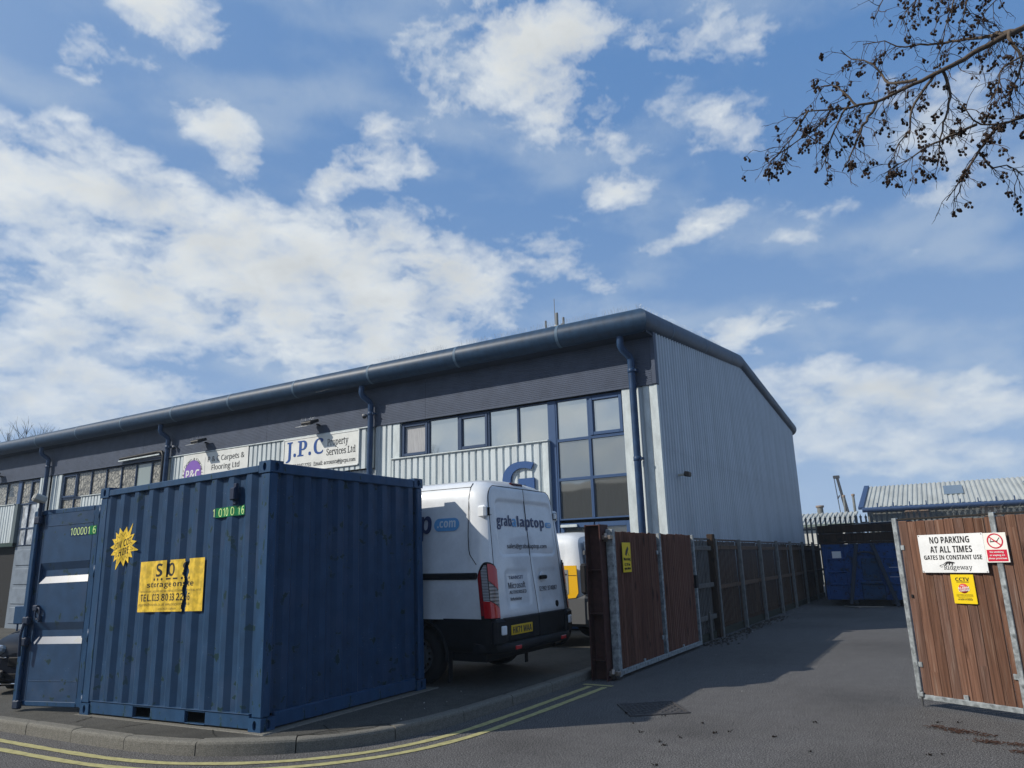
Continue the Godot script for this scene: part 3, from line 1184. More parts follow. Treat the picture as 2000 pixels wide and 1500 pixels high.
	slab(s, Vector3(-5.79, -0.1, ZF - 0.1), Vector3(-5.53, 5.21, ZF + 0.005), 0.006)
	part(b, "white_jamb", s, white, xf)
	s = st()
	ribbed(s, Vector3(-5.53, 0, ZF - 0.03), Vector3(1, 0, 0), Vector3(0, 0, 1), 0.24, -0.1, 5.21, 0.2, 0.035, 0.06, 0.03)
	part(b, "front_cladding", s, silver, xf)
	s = st()
	slab(s, Vector3(-5.29, -0.1, ZF - 0.1), Vector3(-5.155, 5.21, ZF + 0.003), 0.004)
	slab(s, Vector3(-5.145, -0.1, ZF - 0.1), Vector3(XG + 0.034, 5.21, ZF + 0.006), 0.004)
	part(b, "corner_panel", s, white, xf)
	clad_panel(b, xf, -12.36, -7.66, -0.1, 4.245, silver, white)
	s = st()
	ribbed(s, Vector3(-13.0, 0, ZF - 0.03), Vector3(1, 0, 0), Vector3(0, 0, 1), 0.64, -0.1, 5.21, 0.2, 0.035, 0.13, 0.015)
	part(b, "front_cladding", s, silver, xf)
	s = st()
	slab(s, Vector3(-12.36, 4.27, ZF - 0.14), Vector3(-12.13, 5.21, ZF - 0.002), 0.004)
	part(b, "white_jamb", s, white, xf)
	glazing(b, xf, [-12.12, -11.22, -10.27, -9.36, -8.52, -7.68], [4.28, 5.19], {"0,0": true, "2,0": true}, [blind, glass, glass, glass, glass], frame, 0.05)
	s = st()
	slab(s, Vector3(-7.70, -0.1, ZF - 0.15), Vector3(-7.50, 5.20, ZF - 0.06), 0.006)
	part(b, "blue_post", s, frame2, xf)
	glazing(b, xf, [-7.50, -6.655, -5.79], [2.43, 3.34, 4.24, 5.19], {"1,2": true}, [glass, glass, tint, tint, tint, tint], frame2, 0.065, 2.43)
	# doors under the glazed screen
	for k in 2:
		var x0 := -7.48 + k * 0.85
		s = st()
		for e in [[x0, x0 + 0.09], [x0 + 0.73, x0 + 0.82]]:
			slab(s, Vector3(e[0], 0.12, ZF - 0.15), Vector3(e[1], 2.36, ZF - 0.07), 0.005)
		for e in [[0.12, 0.42], [1.0, 1.08], [2.26, 2.36]]:
			slab(s, Vector3(x0 + 0.091, e[0], ZF - 0.148), Vector3(x0 + 0.729, e[1], ZF - 0.072), 0.005)
		var dr := part(b, "door", s, frame2, xf)
		s = st()
		slab(s, Vector3(x0 + 0.07, 0.2, ZF - 0.125), Vector3(x0 + 0.75, 2.3, ZF - 0.11), 0.002)
		part(dr, "pane", s, tint)
		s = st()
		tube(s, [Vector3(x0 + 0.68, 0.9, ZF - 0.02), Vector3(x0 + 0.68, 1.3, ZF - 0.02)], 0.014, 8)
		part(dr, "handle", s, mat("steel", lin(0.5, 0.5, 0.5), 0.3, {"metal": 0.9}))
	s = st()
	slab(s, Vector3(-7.46, 2.27, ZF - 0.069), Vector3(-7.05, 2.33, ZF - 0.02), 0.004)
	part(b, "door_closer", s, white, xf)
	# the big letter on the cladding
	letters(b, "letter_g", "G", xf * Transform3D(Basis.IDENTITY, Vector3(-8.46, 3.37, ZF + 0.075)), 0.86, 0.92, mat("letter_blue", lin(0.035, 0.085, 0.22), 0.4), false, true, 0.05)

	# --- second bay: two sign boards over a door opening
	clad_panel(b, xf, -21.95, -13.05, 4.10, 5.205, silver, white)
	s = st()
	ribbed(s, Vector3(-21.95, 0, ZF - 0.12), Vector3(1, 0, 0), Vector3(0, 0, 1), 8.9, -0.5, 4.08, 0.2, 0.02, 0.13, 0.015)
	part(b, "front_cladding", s, gable_m, xf)
	# --- third bay: a strip of papered windows
	s = st()
	ribbed(s, Vector3(-29.55, 0, ZF - 0.03), Vector3(1, 0, 0), Vector3(0, 0, 1), 0.55, -0.6, 5.205, 0.2, 0.035, 0.06, 0.03)
	part(b, "front_cladding", s, silver, xf)
	s = st()
	slab(s, Vector3(-29.0, -0.6, ZF - 0.14), Vector3(-28.80, 5.205, ZF - 0.0), 0.004)
	slab(s, Vector3(-22.43, 3.4, ZF - 0.14), Vector3(-22.23, 5.205, ZF + 0.004), 0.004)
	part(b, "white_jamb", s, white, xf)
	glazing(b, xf, [-28.8, -27.82, -26.88, -25.92, -24.98, -24.10, -23.2, -22.43], [4.27, 5.19], {"0,0": true}, [foil, foil, foil, foil, foil, gray_pane, foil], frame, 0.05)
	glazing(b, xf, [-28.8, -27.95, -27.22], [2.6, 3.4, 4.25], {}, [foil, foil, tint, tint], frame, 0.05)
	clad_panel(b, xf, -27.22, -22.1, -0.5, 4.25, silver, white)
	s = st()
	bar(s, Vector3(-24.9, 5.33, ZF + 0.12), Vector3(-22.5, 5.36, ZF + 0.12), 0.05, 0.05, Vector3(0, 0, 1), 0.01)
	part(b, "white_rail", s, white, xf)
	s = st()
	tube(s, [Vector3(-24.85, 5.41, ZF + 0.10), Vector3(-22.7, 5.46, ZF + 0.10), Vector3(-22.42, 5.44, ZF + 0.10), Vector3(-22.33, 5.30, ZF + 0.10), Vector3(-22.33, 3.9, ZF + 0.10)], 0.045, 8)
	part(b, "black_pipe", s, mat("black_plastic", lin(0.012, 0.012, 0.013), 0.5), xf)
	# --- fourth bay: papered lights, posters behind glass, an opening with a grey door
	s = st()
	ribbed(s, Vector3(-30.42, 0, ZF - 0.03), Vector3(1, 0, 0), Vector3(0, 0, 1), 0.72, -0.7, 5.205, 0.2, 0.035, 0.13, 0.015)
	part(b, "front_cladding", s, silver, xf)
	glazing(b, xf, [-34.9, -34.0, -33.1, -32.18], [4.28, 5.19], {}, [foil, foil, foil], frame, 0.05)
	s = st()
	slab(s, Vector3(-32.18, 2.7, ZF - 0.15), Vector3(-31.92, 5.2, ZF - 0.06), 0.006)
	part(b, "blue_post", s, frame2, xf)
	var poster := mat("faded_posters", lin(0.62, 0.66, 0.70), 0.4, {"tex": mix_tex("poster", 256, 0.012, 0.04, 0.3, 0.15, 1.0, 117), "tri": Vector3(0.6, 0.45, 0.6), "coat": 1.0, "coat_rough": 0.04})
	glazing(b, xf, [-31.92, -31.17, -30.44], [2.62, 3.28, 4.25, 5.19], {"1,2": true}, [foil, foil, poster, poster, poster, poster], frame, 0.05)
	clad_panel(b, xf, -36.5, -32.05, 2.75, 4.25, silver, white)
	s = st()
	slab(s, Vector3(-32.05, 2.62, ZF - 0.3), Vector3(-31.82, 4.27, ZF + 0.03), 0.006)
	part(b, "end_return", s, mat("green_grey_trim", lin(0.10, 0.13, 0.14), 0.6), xf)
	s = st()
	slab(s, Vector3(-36.5, 2.60, ZF - 0.4), Vector3(-31.82, 2.74, ZF + 0.035), 0.006)
	part(b, "canopy_soffit", s, mat("green_soffit", lin(0.02, 0.045, 0.04), 0.7), xf)
	# grey door leaf with pressed panels
	var gray := mat("pale_grey_door", lin(0.20, 0.24, 0.29), 0.5, {"tex": streaks, "tri": 0.6})
	s = st()
	slab(s, Vector3(-31.85, -0.5, ZF - 0.22), Vector3(-30.44, 2.6, ZF - 0.10), 0.01)
	for k in 4:
		var y := -0.3 + k * 0.72
		slab(s, Vector3(-31.62, y, ZF - 0.105), Vector3(-30.5, y + 0.60, ZF - 0.07), 0.025)
	part(b, "grey_door", s, gray, xf)
	s = st()
	ribbed(s, Vector3(-36.5, 0, ZF - 0.3), Vector3(1, 0, 0), Vector3(0, 0, 1), 4.6, -0.7, 2.6, 0.3, 0.04, 0.15, 0.03)
	part(b, "shutter", s, gray, xf)
	# the bays further along
	for k in 3:
		var x0 := -36.6 - k * 7.8
		clad_panel(b, xf, x0 - 7.7, x0, -0.7, 4.25, silver, white)
		glazing(b, xf, [x0 - 7.7, x0 - 6.4, x0 - 5.1, x0 - 3.8, x0 - 2.5, x0 - 1.2, x0], [4.28, 5.19], {}, [glass, glass, glass, glass, glass, glass], frame, 0.05)

	build_signs(white)
	var lamp_m := mat("lamp_black", lin(0.012, 0.013, 0.015), 0.5)
	var lamp_glass := mat("lamp_glass", lin(0.35, 0.36, 0.36), 0.15, {"spec": 0.7})
	var lamp_labels := ["black floodlight with bird spikes above the blue lettered white sign", "black floodlight with bird spikes above the round purple logo", "black floodlight on the fascia over the papered windows at far left"]
	var lx := [-15.05, -20.05, -33.4]
	for i in 3:
		var l := thing("floodlight", lamp_labels[i], "floodlight", Vector3(lx[i], 5.50, ZF + 0.04), 0.0, "floodlights under the eaves")
		s = st()
		bar(s, Vector3(0, -0.02, 0), Vector3(0, 0.0, 0.14), 0.05, 0.05, Vector3.UP, 0.008)
		part(l, "bracket", s, lamp_m)
		var hx := Transform3D(Basis(Vector3.RIGHT, 0.38), Vector3(-0.12, 0.05, 0.28))
		s = st()
		block(s, hx, Vector3(0.40, 0.09, 0.34), 0.02)
		part(l, "housing", s, lamp_m)
		s = st()
		block(s, hx * Transform3D(Basis.IDENTITY, Vector3(-0.05, -0.05, 0.14)), Vector3(0.46, 0.012, 0.36), 0.004)
		part(l, "lamp_glass", s, lamp_glass)
		s = st()
		for k in 14:
			var p := hx * Vector3(-0.3 + k * 0.035, 0.045, 0.1 * (k % 2))
			tube(s, [p, p + Vector3(rng.randf_range(-0.04, 0.04), 0.11, rng.randf_range(-0.04, 0.04))], 0.002, 3, false)
		part(l, "bird_spikes", s, mat("thin_wire", lin(0.35, 0.37, 0.38), 0.4, {"metal": 0.6}), Transform3D.IDENTITY, "stuff")
	var cam_labels := ["small black dome camera left of the drainpipe beside the blue lettered sign", "small black dome camera right of the drainpipe beside the purple logo sign"]
	var cx := [-13.28, -21.72]
	for i in 2:
		var l := thing("security_camera", cam_labels[i], "security camera", Vector3(cx[i], 5.50, ZF + 0.04), 0.0, "dome cameras on the fascia")
		s = st()
		lathe(s, [Vector2(0.001, 0.05), Vector2(0.06, 0.05), Vector2(0.06, 0.0), Vector2(0.05, -0.01)], 14, Transform3D(Basis.IDENTITY, Vector3(0, 0.02, 0.09)))
		block(s, Transform3D(Basis.IDENTITY, Vector3(0, 0.05, 0.03)), Vector3(0.05, 0.05, 0.09), 0.006)
		part(l, "mount", s, mat("camera_grey", lin(0.25, 0.25, 0.26), 0.4))
		s = st()
		lathe(s, [Vector2(0.052, 0.0), Vector2(0.05, -0.03), Vector2(0.035, -0.055), Vector2(0.001, -0.065)], 14, Transform3D(Basis.IDENTITY, Vector3(0, 0.01, 0.09)))
		part(l, "dome", s, mat("camera_dome", lin(0.008, 0.008, 0.01), 0.08))
	var l := thing("wall_lamp", "small cream bulkhead camera on the grey ribbed end wall", "security camera", Vector3(XG + 0.03, 3.33, -15.4))
	s = st()
	bar(s, Vector3(0, 0, 0), Vector3(0.16, 0, 0), 0.05, 0.05, Vector3.UP, 0.006)
	part(l, "arm", s, mat("cream_plastic", lin(0.5, 0.48, 0.40), 0.5))
	s = st()
	block(s, Transform3D(Basis(Vector3.FORWARD, 0.15), Vector3(0.22, 0.0, 0.04)), Vector3(0.12, 0.11, 0.2), 0.02)
	part(l, "housing", s, mat("brown_plastic", lin(0.06, 0.045, 0.035), 0.5))


func noise_normal() -> ImageTexture:
	if texs.has("wavy"):
		return texs.wavy
	var f := FastNoiseLite.new()
	f.seed = 8
	f.frequency = 0.008
	f.fractal_octaves = 2
	var im := f.get_seamless_image(256, 256)
	im.convert(Image.FORMAT_RGBA8)
	im.bump_map_to_normal_map(6.0)
	texs.wavy = ImageTexture.create_from_image(im)
	return texs.wavy


func tube_end(p: Vector3, d: Vector3, n: Vector3, r: float) -> PackedVector3Array:   # round section about d, cut by the plane with normal n
	var x := Vector3.UP.cross(d).normalized()
	var y := d.cross(x)
	var ring := PackedVector3Array()
	for k in 24:
		var a := TAU * k / 24
		var o := (x * cos(a) + y * sin(a)) * r
		ring.append(p + o - d * (o.dot(n) / d.dot(n)))
	return ring


func clad_panel(b: Node3D, xf: Transform3D, x0: float, x1: float, y0: float, y1: float, m: Material, trim: Material):
	var s := st()
	ribbed(s, Vector3(x0 + 0.06, 0, ZF), Vector3(1, 0, 0), Vector3(0, 0, 1), x1 - x0 - 0.22, y0, y1, 0.2, 0.035, 0.13, 0.015)
	var p := part(b, "front_cladding", s, m, xf)
	s = st()
	slab(s, Vector3(x0 - 0.01, y1, ZF - 0.14), Vector3(x1 + 0.01, y1 + 0.03, ZF + 0.075), 0.004)
	part(p, "sill", s, trim)
	s = st()
	slab(s, Vector3(x1 - 0.165, y0, ZF - 0.14), Vector3(x1 - 0.003, y1 - 0.002, ZF + 0.042), 0.006)
	part(p, "edge_trim", s, trim)
	s = st()
	slab(s, Vector3(x0 + 0.003, y0, ZF - 0.14), Vector3(x0 + 0.07, y1 - 0.002, ZF + 0.042), 0.006)
	part(p, "edge_trim", s, trim)


# frames and panes between the mullions xs and the rails ys; opening lights have a second frame
func glazing(b: Node3D, xf: Transform3D, xs: Array, ys: Array, opening: Dictionary, panes: Array, fm: Material, w: float, _head := 0.0):
	var z0 := ZF - 0.15
	var rows := ys.size() - 1
	var cols := xs.size() - 1
	for j in rows:
		for i in cols:
			var s := st()
			var a := Vector3(xs[i], ys[j], 0)
			var c := Vector3(xs[i + 1], ys[j + 1], 0)
			var h := w * 0.5
			# each light carries half of the bars round it
			slab(s, Vector3(a.x, a.y, z0), Vector3(a.x + h, c.y, ZF - 0.07), 0.003)
			slab(s, Vector3(c.x - h, a.y, z0), Vector3(c.x, c.y, ZF - 0.07), 0.003)
			slab(s, Vector3(a.x + h, a.y, z0), Vector3(c.x - h, a.y + h, ZF - 0.072), 0.003)
			slab(s, Vector3(a.x + h, c.y - h, z0), Vector3(c.x - h, c.y, ZF - 0.072), 0.003)
			if opening.has("%d,%d" % [i, j]):
				var e := h + 0.004
				var q := 0.075
				slab(s, Vector3(a.x + e, a.y + e, z0), Vector3(a.x + e + q, c.y - e, ZF - 0.05), 0.008)
				slab(s, Vector3(c.x - e - q, a.y + e, z0), Vector3(c.x - e, c.y - e, ZF - 0.05), 0.008)
				slab(s, Vector3(a.x + e + q, a.y + e, z0), Vector3(c.x - e - q, a.y + e + q, ZF - 0.052), 0.008)
				slab(s, Vector3(a.x + e + q, c.y - e - q, z0), Vector3(c.x - e - q, c.y - e, ZF - 0.052), 0.008)
			var win := part(b, "window", s, fm, xf)
			s = st()
			slab(s, Vector3(a.x + h * 0.5, a.y + h * 0.5, z0 + 0.02), Vector3(c.x - h * 0.5, c.y - h * 0.5, ZF - 0.115), 0.001)
			var k := (rows - 1 - j) * cols + i
			var pm: Material = panes[mini(k, panes.size() - 1)]
			var pane := part(win, "pane", s, pm)
			pane.rotation = Vector3(rng.randf_range(-0.003, 0.003), rng.randf_range(-0.004, 0.004), 0)
			pane.position = Vector3.ZERO
			pivot(pane, (a + c) * 0.5 + Vector3(0, 0, ZF - 0.12))


func pivot(o: Node3D, c: Vector3):   # turn about c instead of the origin
	o.position = c - o.basis * c


func build_signs(_white: Material):
	var board := mat("white_board", lin(0.70, 0.71, 0.68), 0.35, {"tex": mix_tex("soft_pale", 512, 0.006, 0.06, 0.3, 0.86, 1.0, 95), "tri": 0.7})
	var navy := mat("print_navy", lin(0.02, 0.07, 0.25), 0.4)
	var ink := mat("print_black", lin(0.02, 0.02, 0.022), 0.45)
	var gray := mat("print_grey", lin(0.09, 0.10, 0.13), 0.45)
	# blue lettered board
	var g := thing("sign_board", "white framed board with big blue serif lettering on ribbed cladding", "sign", Vector3(-15.0, 4.71, ZF + 0.065))
	part(g, "board", slab_mesh(Vector3(-1.49, -0.46, -0.02), Vector3(1.49, 0.48, 0.0), 0.004), board)
	var s := st()
	for k in [-1.0, 1.0]:
		slab(s, Vector3(minf(1.46 * k, 1.50 * k), -0.47, -0.02), Vector3(maxf(1.46 * k, 1.50 * k), 0.49, 0.014), 0.004)
		slab(s, Vector3(-1.459, minf(0.455 * k, 0.495 * k), -0.02), Vector3(1.459, maxf(0.455 * k, 0.495 * k), 0.012), 0.004)
	part(g, "frame", s, mat("white_frame", lin(0.66, 0.68, 0.67), 0.35))
	letters(g, "lettering", "J.P.C", Transform3D(Basis.IDENTITY, Vector3(-0.62, 0.10, 0.004)), 1.50, 0.60, navy, true, true)
	letters(g, "lettering", "Property", Transform3D(Basis.IDENTITY, Vector3(0.69, 0.21, 0.004)), 0.80, 0.25, ink, true, false)
	letters(g, "lettering", "Services Ltd", Transform3D(Basis.IDENTITY, Vector3(0.82, -0.03, 0.004)), 1.10, 0.20, ink, true, false)
	letters(g, "lettering", "Tel: 023 9247 2755   Email: accounts@jpcps.com", Transform3D(Basis.IDENTITY, Vector3(0.0, -0.335, 0.004)), 2.75, 0.15, ink, true, false)
	# purple logo board
	g = thing("sign_board", "white carpet fitters' board with a round purple logo on ribbed cladding", "sign", Vector3(-19.66, 4.62, ZF + 0.06))
	part(g, "board", slab_mesh(Vector3(-1.60, -0.58, -0.015), Vector3(1.60, 0.57, 0.0), 0.004), board)
	s = st()
	lathe(s, [Vector2(0.001, 0.0035), Vector2(0.44, 0.0035), Vector2(0.44, 0.0)], 40, Transform3D(Basis(Vector3.RIGHT, PI / 2), Vector3(-1.06, -0.06, 0.0)), false)
	part(g, "logo_disc", s, mat("print_purple", lin(0.20, 0.10, 0.40), 0.4))
	letters(g, "lettering", "P&C", Transform3D(Basis.IDENTITY, Vector3(-1.06, -0.07, 0.006)), 0.68, 0.27, board, false, true)
	s = st()
	var arc := "P & C Carpets & Flooring Ltd"
	for i in arc.length():
		if arc[i] == " ":
			continue
		var t := text_mesh(arc[i], false, false, 0.01)
		var a := PI - 0.05 + 0.35 - (PI + 0.6) * i / (arc.length() - 1.0)
		var ab := t.get_aabb()
		var sc := 0.098 / 0.36
		var bs := Basis(Vector3(0, 0, 1), a - PI / 2).scaled(Vector3(sc, sc, 0.4))
		var cc := ab.position + ab.size * 0.5
		cc.y = 0.17
		s.append_from(t, 0, Transform3D(bs, Vector3(-1.06 + cos(a) * 0.515, -0.06 + sin(a) * 0.515, 0.003) - bs * cc))
	part(g, "lettering", s.commit(), ink)
	part(g, "divider", slab_mesh(Vector3(-0.47, -0.5, 0.0), Vector3(-0.463, 0.42, 0.003), 0.0005), gray)
	letters(g, "lettering", "P & C Carpets &", Transform3D(Basis.IDENTITY, Vector3(0.55, 0.31, 0.004)), 1.75, 0.22, ink, false, false)
	letters(g, "lettering", "Flooring Ltd", Transform3D(Basis.IDENTITY, Vector3(0.55, 0.04, 0.004)), 1.32, 0.23, ink, false, false)
	letters(g, "lettering", "Professional Flooring", Transform3D(Basis.IDENTITY, Vector3(0.55, -0.20, 0.004)), 1.12, 0.12, gray, false, false)
	letters(g, "lettering", "Contractors to the building industry", Transform3D(Basis.IDENTITY, Vector3(0.55, -0.36, 0.004)), 1.85, 0.12, gray, false, false)


# ------------------------------------------------------------------ beyond the yard and behind the camera
func build_far():
	var roof_m := mat("far_roof_white", lin(0.40, 0.42, 0.40), 0.55, {"tex": mix_tex("cladding_dirt", 512, 0.006, 0.05, 0.3, 0.72, 1.0, 101), "tri": Vector3(0.3, 0.1, 0.3)})
	var trim := mat("far_trim_blue", lin(0.030, 0.058, 0.13), 0.5)
	var wall := mat("far_wall_grey", lin(0.20, 0.21, 0.20), 0.7, {"tex": mix_tex("soft", 512, 0.01, 0.1, 0.4, 0.55, 1.0, 91), "tri": 0.3})
	var light_m := mat("rooflight", lin(0.12, 0.155, 0.18), 0.25, {"coat": 0.5})
	# the blue edged shed
	var b := thing("industrial_shed", "low industrial shed with pale ribbed roof edged in blue behind the palisade", "building", Vector3(-4.0, 0, -48))
	var r0 := Vector3(-0.1, 4.02, 0.4)
	var r1 := Vector3(0.16, 5.66, -5.2)
	var up := (Vector3(0, r1.y, r1.z) - Vector3(0, r0.y, r0.z))
	var slope_len := up.length()
	up = up / slope_len
	var nn := Vector3(1, 0, 0).cross(up).normalized()
	var bs := Basis(Vector3(1, 0, 0), up, nn)
	var rx := Transform3D(bs, Vector3(-0.25, r0.y, r0.z))
	var s := st()
	ribbed(s, Vector3.ZERO, Vector3(1, 0, 0), Vector3(0, 0, 1), 40.0, 0.0, slope_len, 0.26, 0.05, 0.10, 0.04)
	part(b, "roof", s, roof_m, rx)
	for k in 4:
		s = st()
		block(s, Transform3D(Basis.IDENTITY, Vector3(4.75 + k * 4.1, 3.3, 0.06)), Vector3(1.0, 2.3, 0.05), 0.01)
		part(b, "rooflight", s, light_m, rx)
	s = st()
	tube(s, [Vector3(-0.3, r0.y - 0.12, r0.z + 0.12), Vector3(40, r0.y - 0.12, r0.z + 0.12)], 0.14, 8)
	part(b, "gutter", s, trim)
	s = st()
	block(s, rx * Transform3D(Basis.IDENTITY, Vector3(-0.12, slope_len * 0.5, 0.02)), Vector3(0.30, slope_len + 0.2, 0.16), 0.02)
	part(b, "verge_trim", s, trim)
	s = st()
	slab(s, Vector3(-0.1, -0.2, -11.0), Vector3(39.8, 3.95, 0.1), 0.02)
	part(b, "wall", s, wall)
	s = st()
	quad(s, Vector3(-0.25, r1.y, r1.z), Vector3(39.7, r1.y, r1.z), Vector3(39.7, 4.0, -11.2), Vector3(-0.25, 4.0, -11.2))
	part(b, "rear_roof", s, roof_m)
	s = st()
	slab(s, Vector3(5.6, 3.25, 0.10), Vector3(6.6, 3.93, 0.20), 0.01)
	slab(s, Vector3(1.9, 3.3, 0.10), Vector3(3.1, 3.85, 0.16), 0.01)
	part(b, "wall_panel", s, mat("rust_patch", lin(0.28, 0.21, 0.17), 0.8))
	for k in 14:
		s = st()
		slab(s, Vector3(0.5 + k * 0.84, 4.02, 0.42), Vector3(0.56 + k * 0.84, 4.28, 0.5), 0.01)
		part(b, "snow_guard", s, trim)
	# white roofed store to its left
	b = thing("small_store", "small white-walled store with low pale ribbed roof beside the blue edged shed", "building", Vector3(-5.6, 0, -44))
	var q0 := Vector3(-2.6, 2.98, 2.0)
	var upb := Vector3(0, 0.75, -3.2).normalized()
	var bx := Transform3D(Basis(Vector3(1, 0, 0), upb, Vector3(1, 0, 0).cross(upb)), q0)
	s = st()
	ribbed(s, Vector3.ZERO, Vector3(1, 0, 0), Vector3(0, 0, 1), 3.9, 0.0, 3.2, 0.26, 0.05, 0.10, 0.04)
	part(b, "roof", s, roof_m, bx)
	s = st()
	slab(s, Vector3(-2.5, -0.2, -4.2), Vector3(1.2, 2.88, 1.8), 0.02)
	part(b, "wall", s, mat("far_wall_white", lin(0.52, 0.53, 0.50), 0.7))
	s = st()
	bar(s, Vector3(-2.6, 2.94, 2.05), Vector3(1.35, 2.94, 2.05), 0.16, 0.1, Vector3(0, 0, 1), 0.01)
	part(b, "eaves_board", s, mat("far_green_grey", lin(0.16, 0.20, 0.18), 0.7))
	var labels := ["stout grey flue with a cowl standing left of the blue edged shed", "thin rusty flue with a flared top beside the blue edged shed", "short grey flue right beside the blue edged shed's verge"]
	var fx := [[-6.35, 0.17, 4.2, 3.4], [-5.0, 0.065, 4.72, 3.0], [-4.5, 0.07, 4.75, 3.0]]
	for i in 3:
		var f := thing("flue", labels[i], "flue", Vector3(fx[i][0], 0.0, -45.5), 0.0, "flues beside the shed")
		s = st()
		lathe(s, [Vector2(fx[i][1], 0.0), Vector2(fx[i][1], fx[i][2] - 0.12)], 12, Transform3D.IDENTITY)
		part(f, "pipe", s, wall)
		s = st()
		lathe(s, [Vector2(fx[i][1], fx[i][2] - 0.14), Vector2(fx[i][1] * 1.35, fx[i][2] - 0.1), Vector2(fx[i][1] * 1.35, fx[i][2]), Vector2(0.001, fx[i][2] + 0.02)], 12, Transform3D.IDENTITY)
		part(f, "cowl", s, mat("flue_cap", lin(0.22, 0.18, 0.15), 0.7))
	# heap of scrap and rubble behind the fence
	s = st()
	for k in 420:
		var p := Vector3(rng.randf_range(-3.6, 6.5), 0, rng.randf_range(-34.5, -31.8))
		p.y = rng.randf_range(0.0, 1.0) * (2.62 - absf(p.z + 33.0) * 0.5)
		block(s, Transform3D(Basis.from_euler(Vector3(rng.randf() * 3, rng.randf() * 3, rng.randf() * 3)), p), Vector3(rng.randf_range(0.15, 0.6), rng.randf_range(0.04, 0.25), rng.randf_range(0.1, 0.4)), 0.01)
	var heap := part(self, "scrap_heap", s, mat("scrap", lin(0.17, 0.165, 0.16), 0.85, {"tex": mix_tex("scrap", 256, 0.05, 0.15, 0.4, 0.15, 1.0, 141), "tri": 0.7}), Transform3D.IDENTITY, "stuff")
	tag(heap, "grey heap of scrap and rubble piled behind the palisade fence", "scrap heap")
	# crane far away
	var far := mat("crane_dark", lin(0.03, 0.03, 0.032), 0.6)
	var c := thing("mobile_crane", "distant telescopic crane boom leaning up between the warehouse and the shed", "crane", Vector3(-13.1, 0, -120))
	s = st()
	bar(s, Vector3(0.9, 2.2, 0), Vector3(-0.2, 9.6, 0), 0.55, 0.55, Vector3(0, 0, 1), 0.05)
	part(c, "boom", s, far)
	s = st()
	bar(s, Vector3(-0.2, 9.2, 0), Vector3(-0.65, 12.5, 0), 0.38, 0.38, Vector3(0, 0, 1), 0.05)
	block(s, Transform3D(Basis.IDENTITY, Vector3(-0.75, 12.6, 0)), Vector3(0.9, 0.45, 0.6), 0.05)
	part(c, "boom_tip", s, far)
	s = st()
	tube(s, [Vector3(-1.1, 12.5, 0), Vector3(-0.7, 5.0, 0)], 0.06, 4)
	tube(s, [Vector3(-0.95, 9.3, 0.0), Vector3(-0.62, 9.8, 0)], 0.1, 4)
	part(c, "hoist_rope", s, far)
	s = st()
	block(s, Transform3D(Basis.IDENTITY, Vector3(2.4, 1.3, 0)), Vector3(8.5, 1.2, 2.5), 0.1)
	block(s, Transform3D(Basis.IDENTITY, Vector3(5.6, 2.3, 0)), Vector3(1.8, 1.5, 2.4), 0.1)
	part(c, "carrier", s, mat("crane_yellow", lin(0.4, 0.28, 0.05), 0.5))
	for k in 4:
		s = st()
		lathe(s, [Vector2(0.001, 1.3), Vector2(0.6, 1.3), Vector2(0.6, -1.3), Vector2(0.001, -1.3)], 16, Transform3D(Basis(Vector3.RIGHT, PI / 2), Vector3(-0.8 + k * 2.0, 0.6, 0)))
		part(c, "wheel", s, far)
	# telephone mast behind the roof
	var steel := mat("mast_steel", lin(0.16, 0.16, 0.15), 0.6)
	var m := thing("antenna_mast", "phone mast with panel antennas and a whip aerial rising behind the roof", "antenna mast", Vector3(-27.2, 0, -53.6))
	s = st()
	lathe(s, [Vector2(0.42, 0), Vector2(0.26, 21.6)], 10, Transform3D.IDENTITY)
	part(m, "pole", s, mat("mast_pale", lin(0.42, 0.40, 0.33), 0.6))
	s = st()
	for k in 3:
		var a := k * TAU / 3 + 0.5
		var d := Vector3(cos(a), 0, sin(a))
		bar(s, Vector3(0, 21.0, 0), Vector3(0, 21.0, 0) + d * 1.0, 0.1, 0.1, Vector3.UP, 0.01)
		bar(s, Vector3(0, 21.5, 0), Vector3(0, 21.5, 0) + d * 0.6, 0.1, 0.1, Vector3.UP, 0.01)
	part(m, "headframe", s, steel)
	for k in 3:
		var a := k * TAU / 3 + 0.5
		var d := Vector3(cos(a), 0, sin(a)) * 1.0
		s = st()
		bar(s, d + Vector3(0, 20.2, 0), d + Vector3(0, 22.1, 0), 0.18, 0.16, Vector3(d.x, 0, d.z), 0.03)
		part(m, "panel_antenna", s, steel)
	s = st()
	lathe(s, [Vector2(0.14, 21.4), Vector2(0.14, 22.8)], 8, Transform3D.IDENTITY)
	tube(s, [Vector3(-0.2, 21.8, 0), Vector3(-0.2, 24.2, 0)], 0.03, 5)
	part(m, "whip_aerial", s, steel)
	# lamp post beyond the fence
	s = st()
	tube(s, [Vector3(0, 0, 0), Vector3(0, 5.2, 0), Vector3(0.0, 5.3, 0)], 0.06, 6)
	bar(s, Vector3(-0.3, 5.3, 0), Vector3(0.3, 5.3, 0), 0.1, 0.14, Vector3.UP, 0.02)
	var lp := part(self, "lamp_post", s, steel, Transform3D(Basis.IDENTITY, Vector3(-11.5, 0, -80)))
	tag(lp, "thin distant lamp post just right of the warehouse's end wall", "lamp post")
	# palisade fence
	var gal := mat("palisade_galvanised", lin(0.13, 0.14, 0.14), 0.55, {"metal": 0.4})
	var f := thing("palisade_fence", "grey galvanised palisade fence with pointed pales behind the skip", "fence", Vector3(0, 0.24, -30.5))
	for y in [0.5, 2.2]:
		s = st()
		bar(s, Vector3(-5.3, y, -0.05), Vector3(9.0, y, -0.05), 0.06, 0.05, Vector3(0, 0, 1), 0.004)
		part(f, "rail", s, gal)
	s = st()
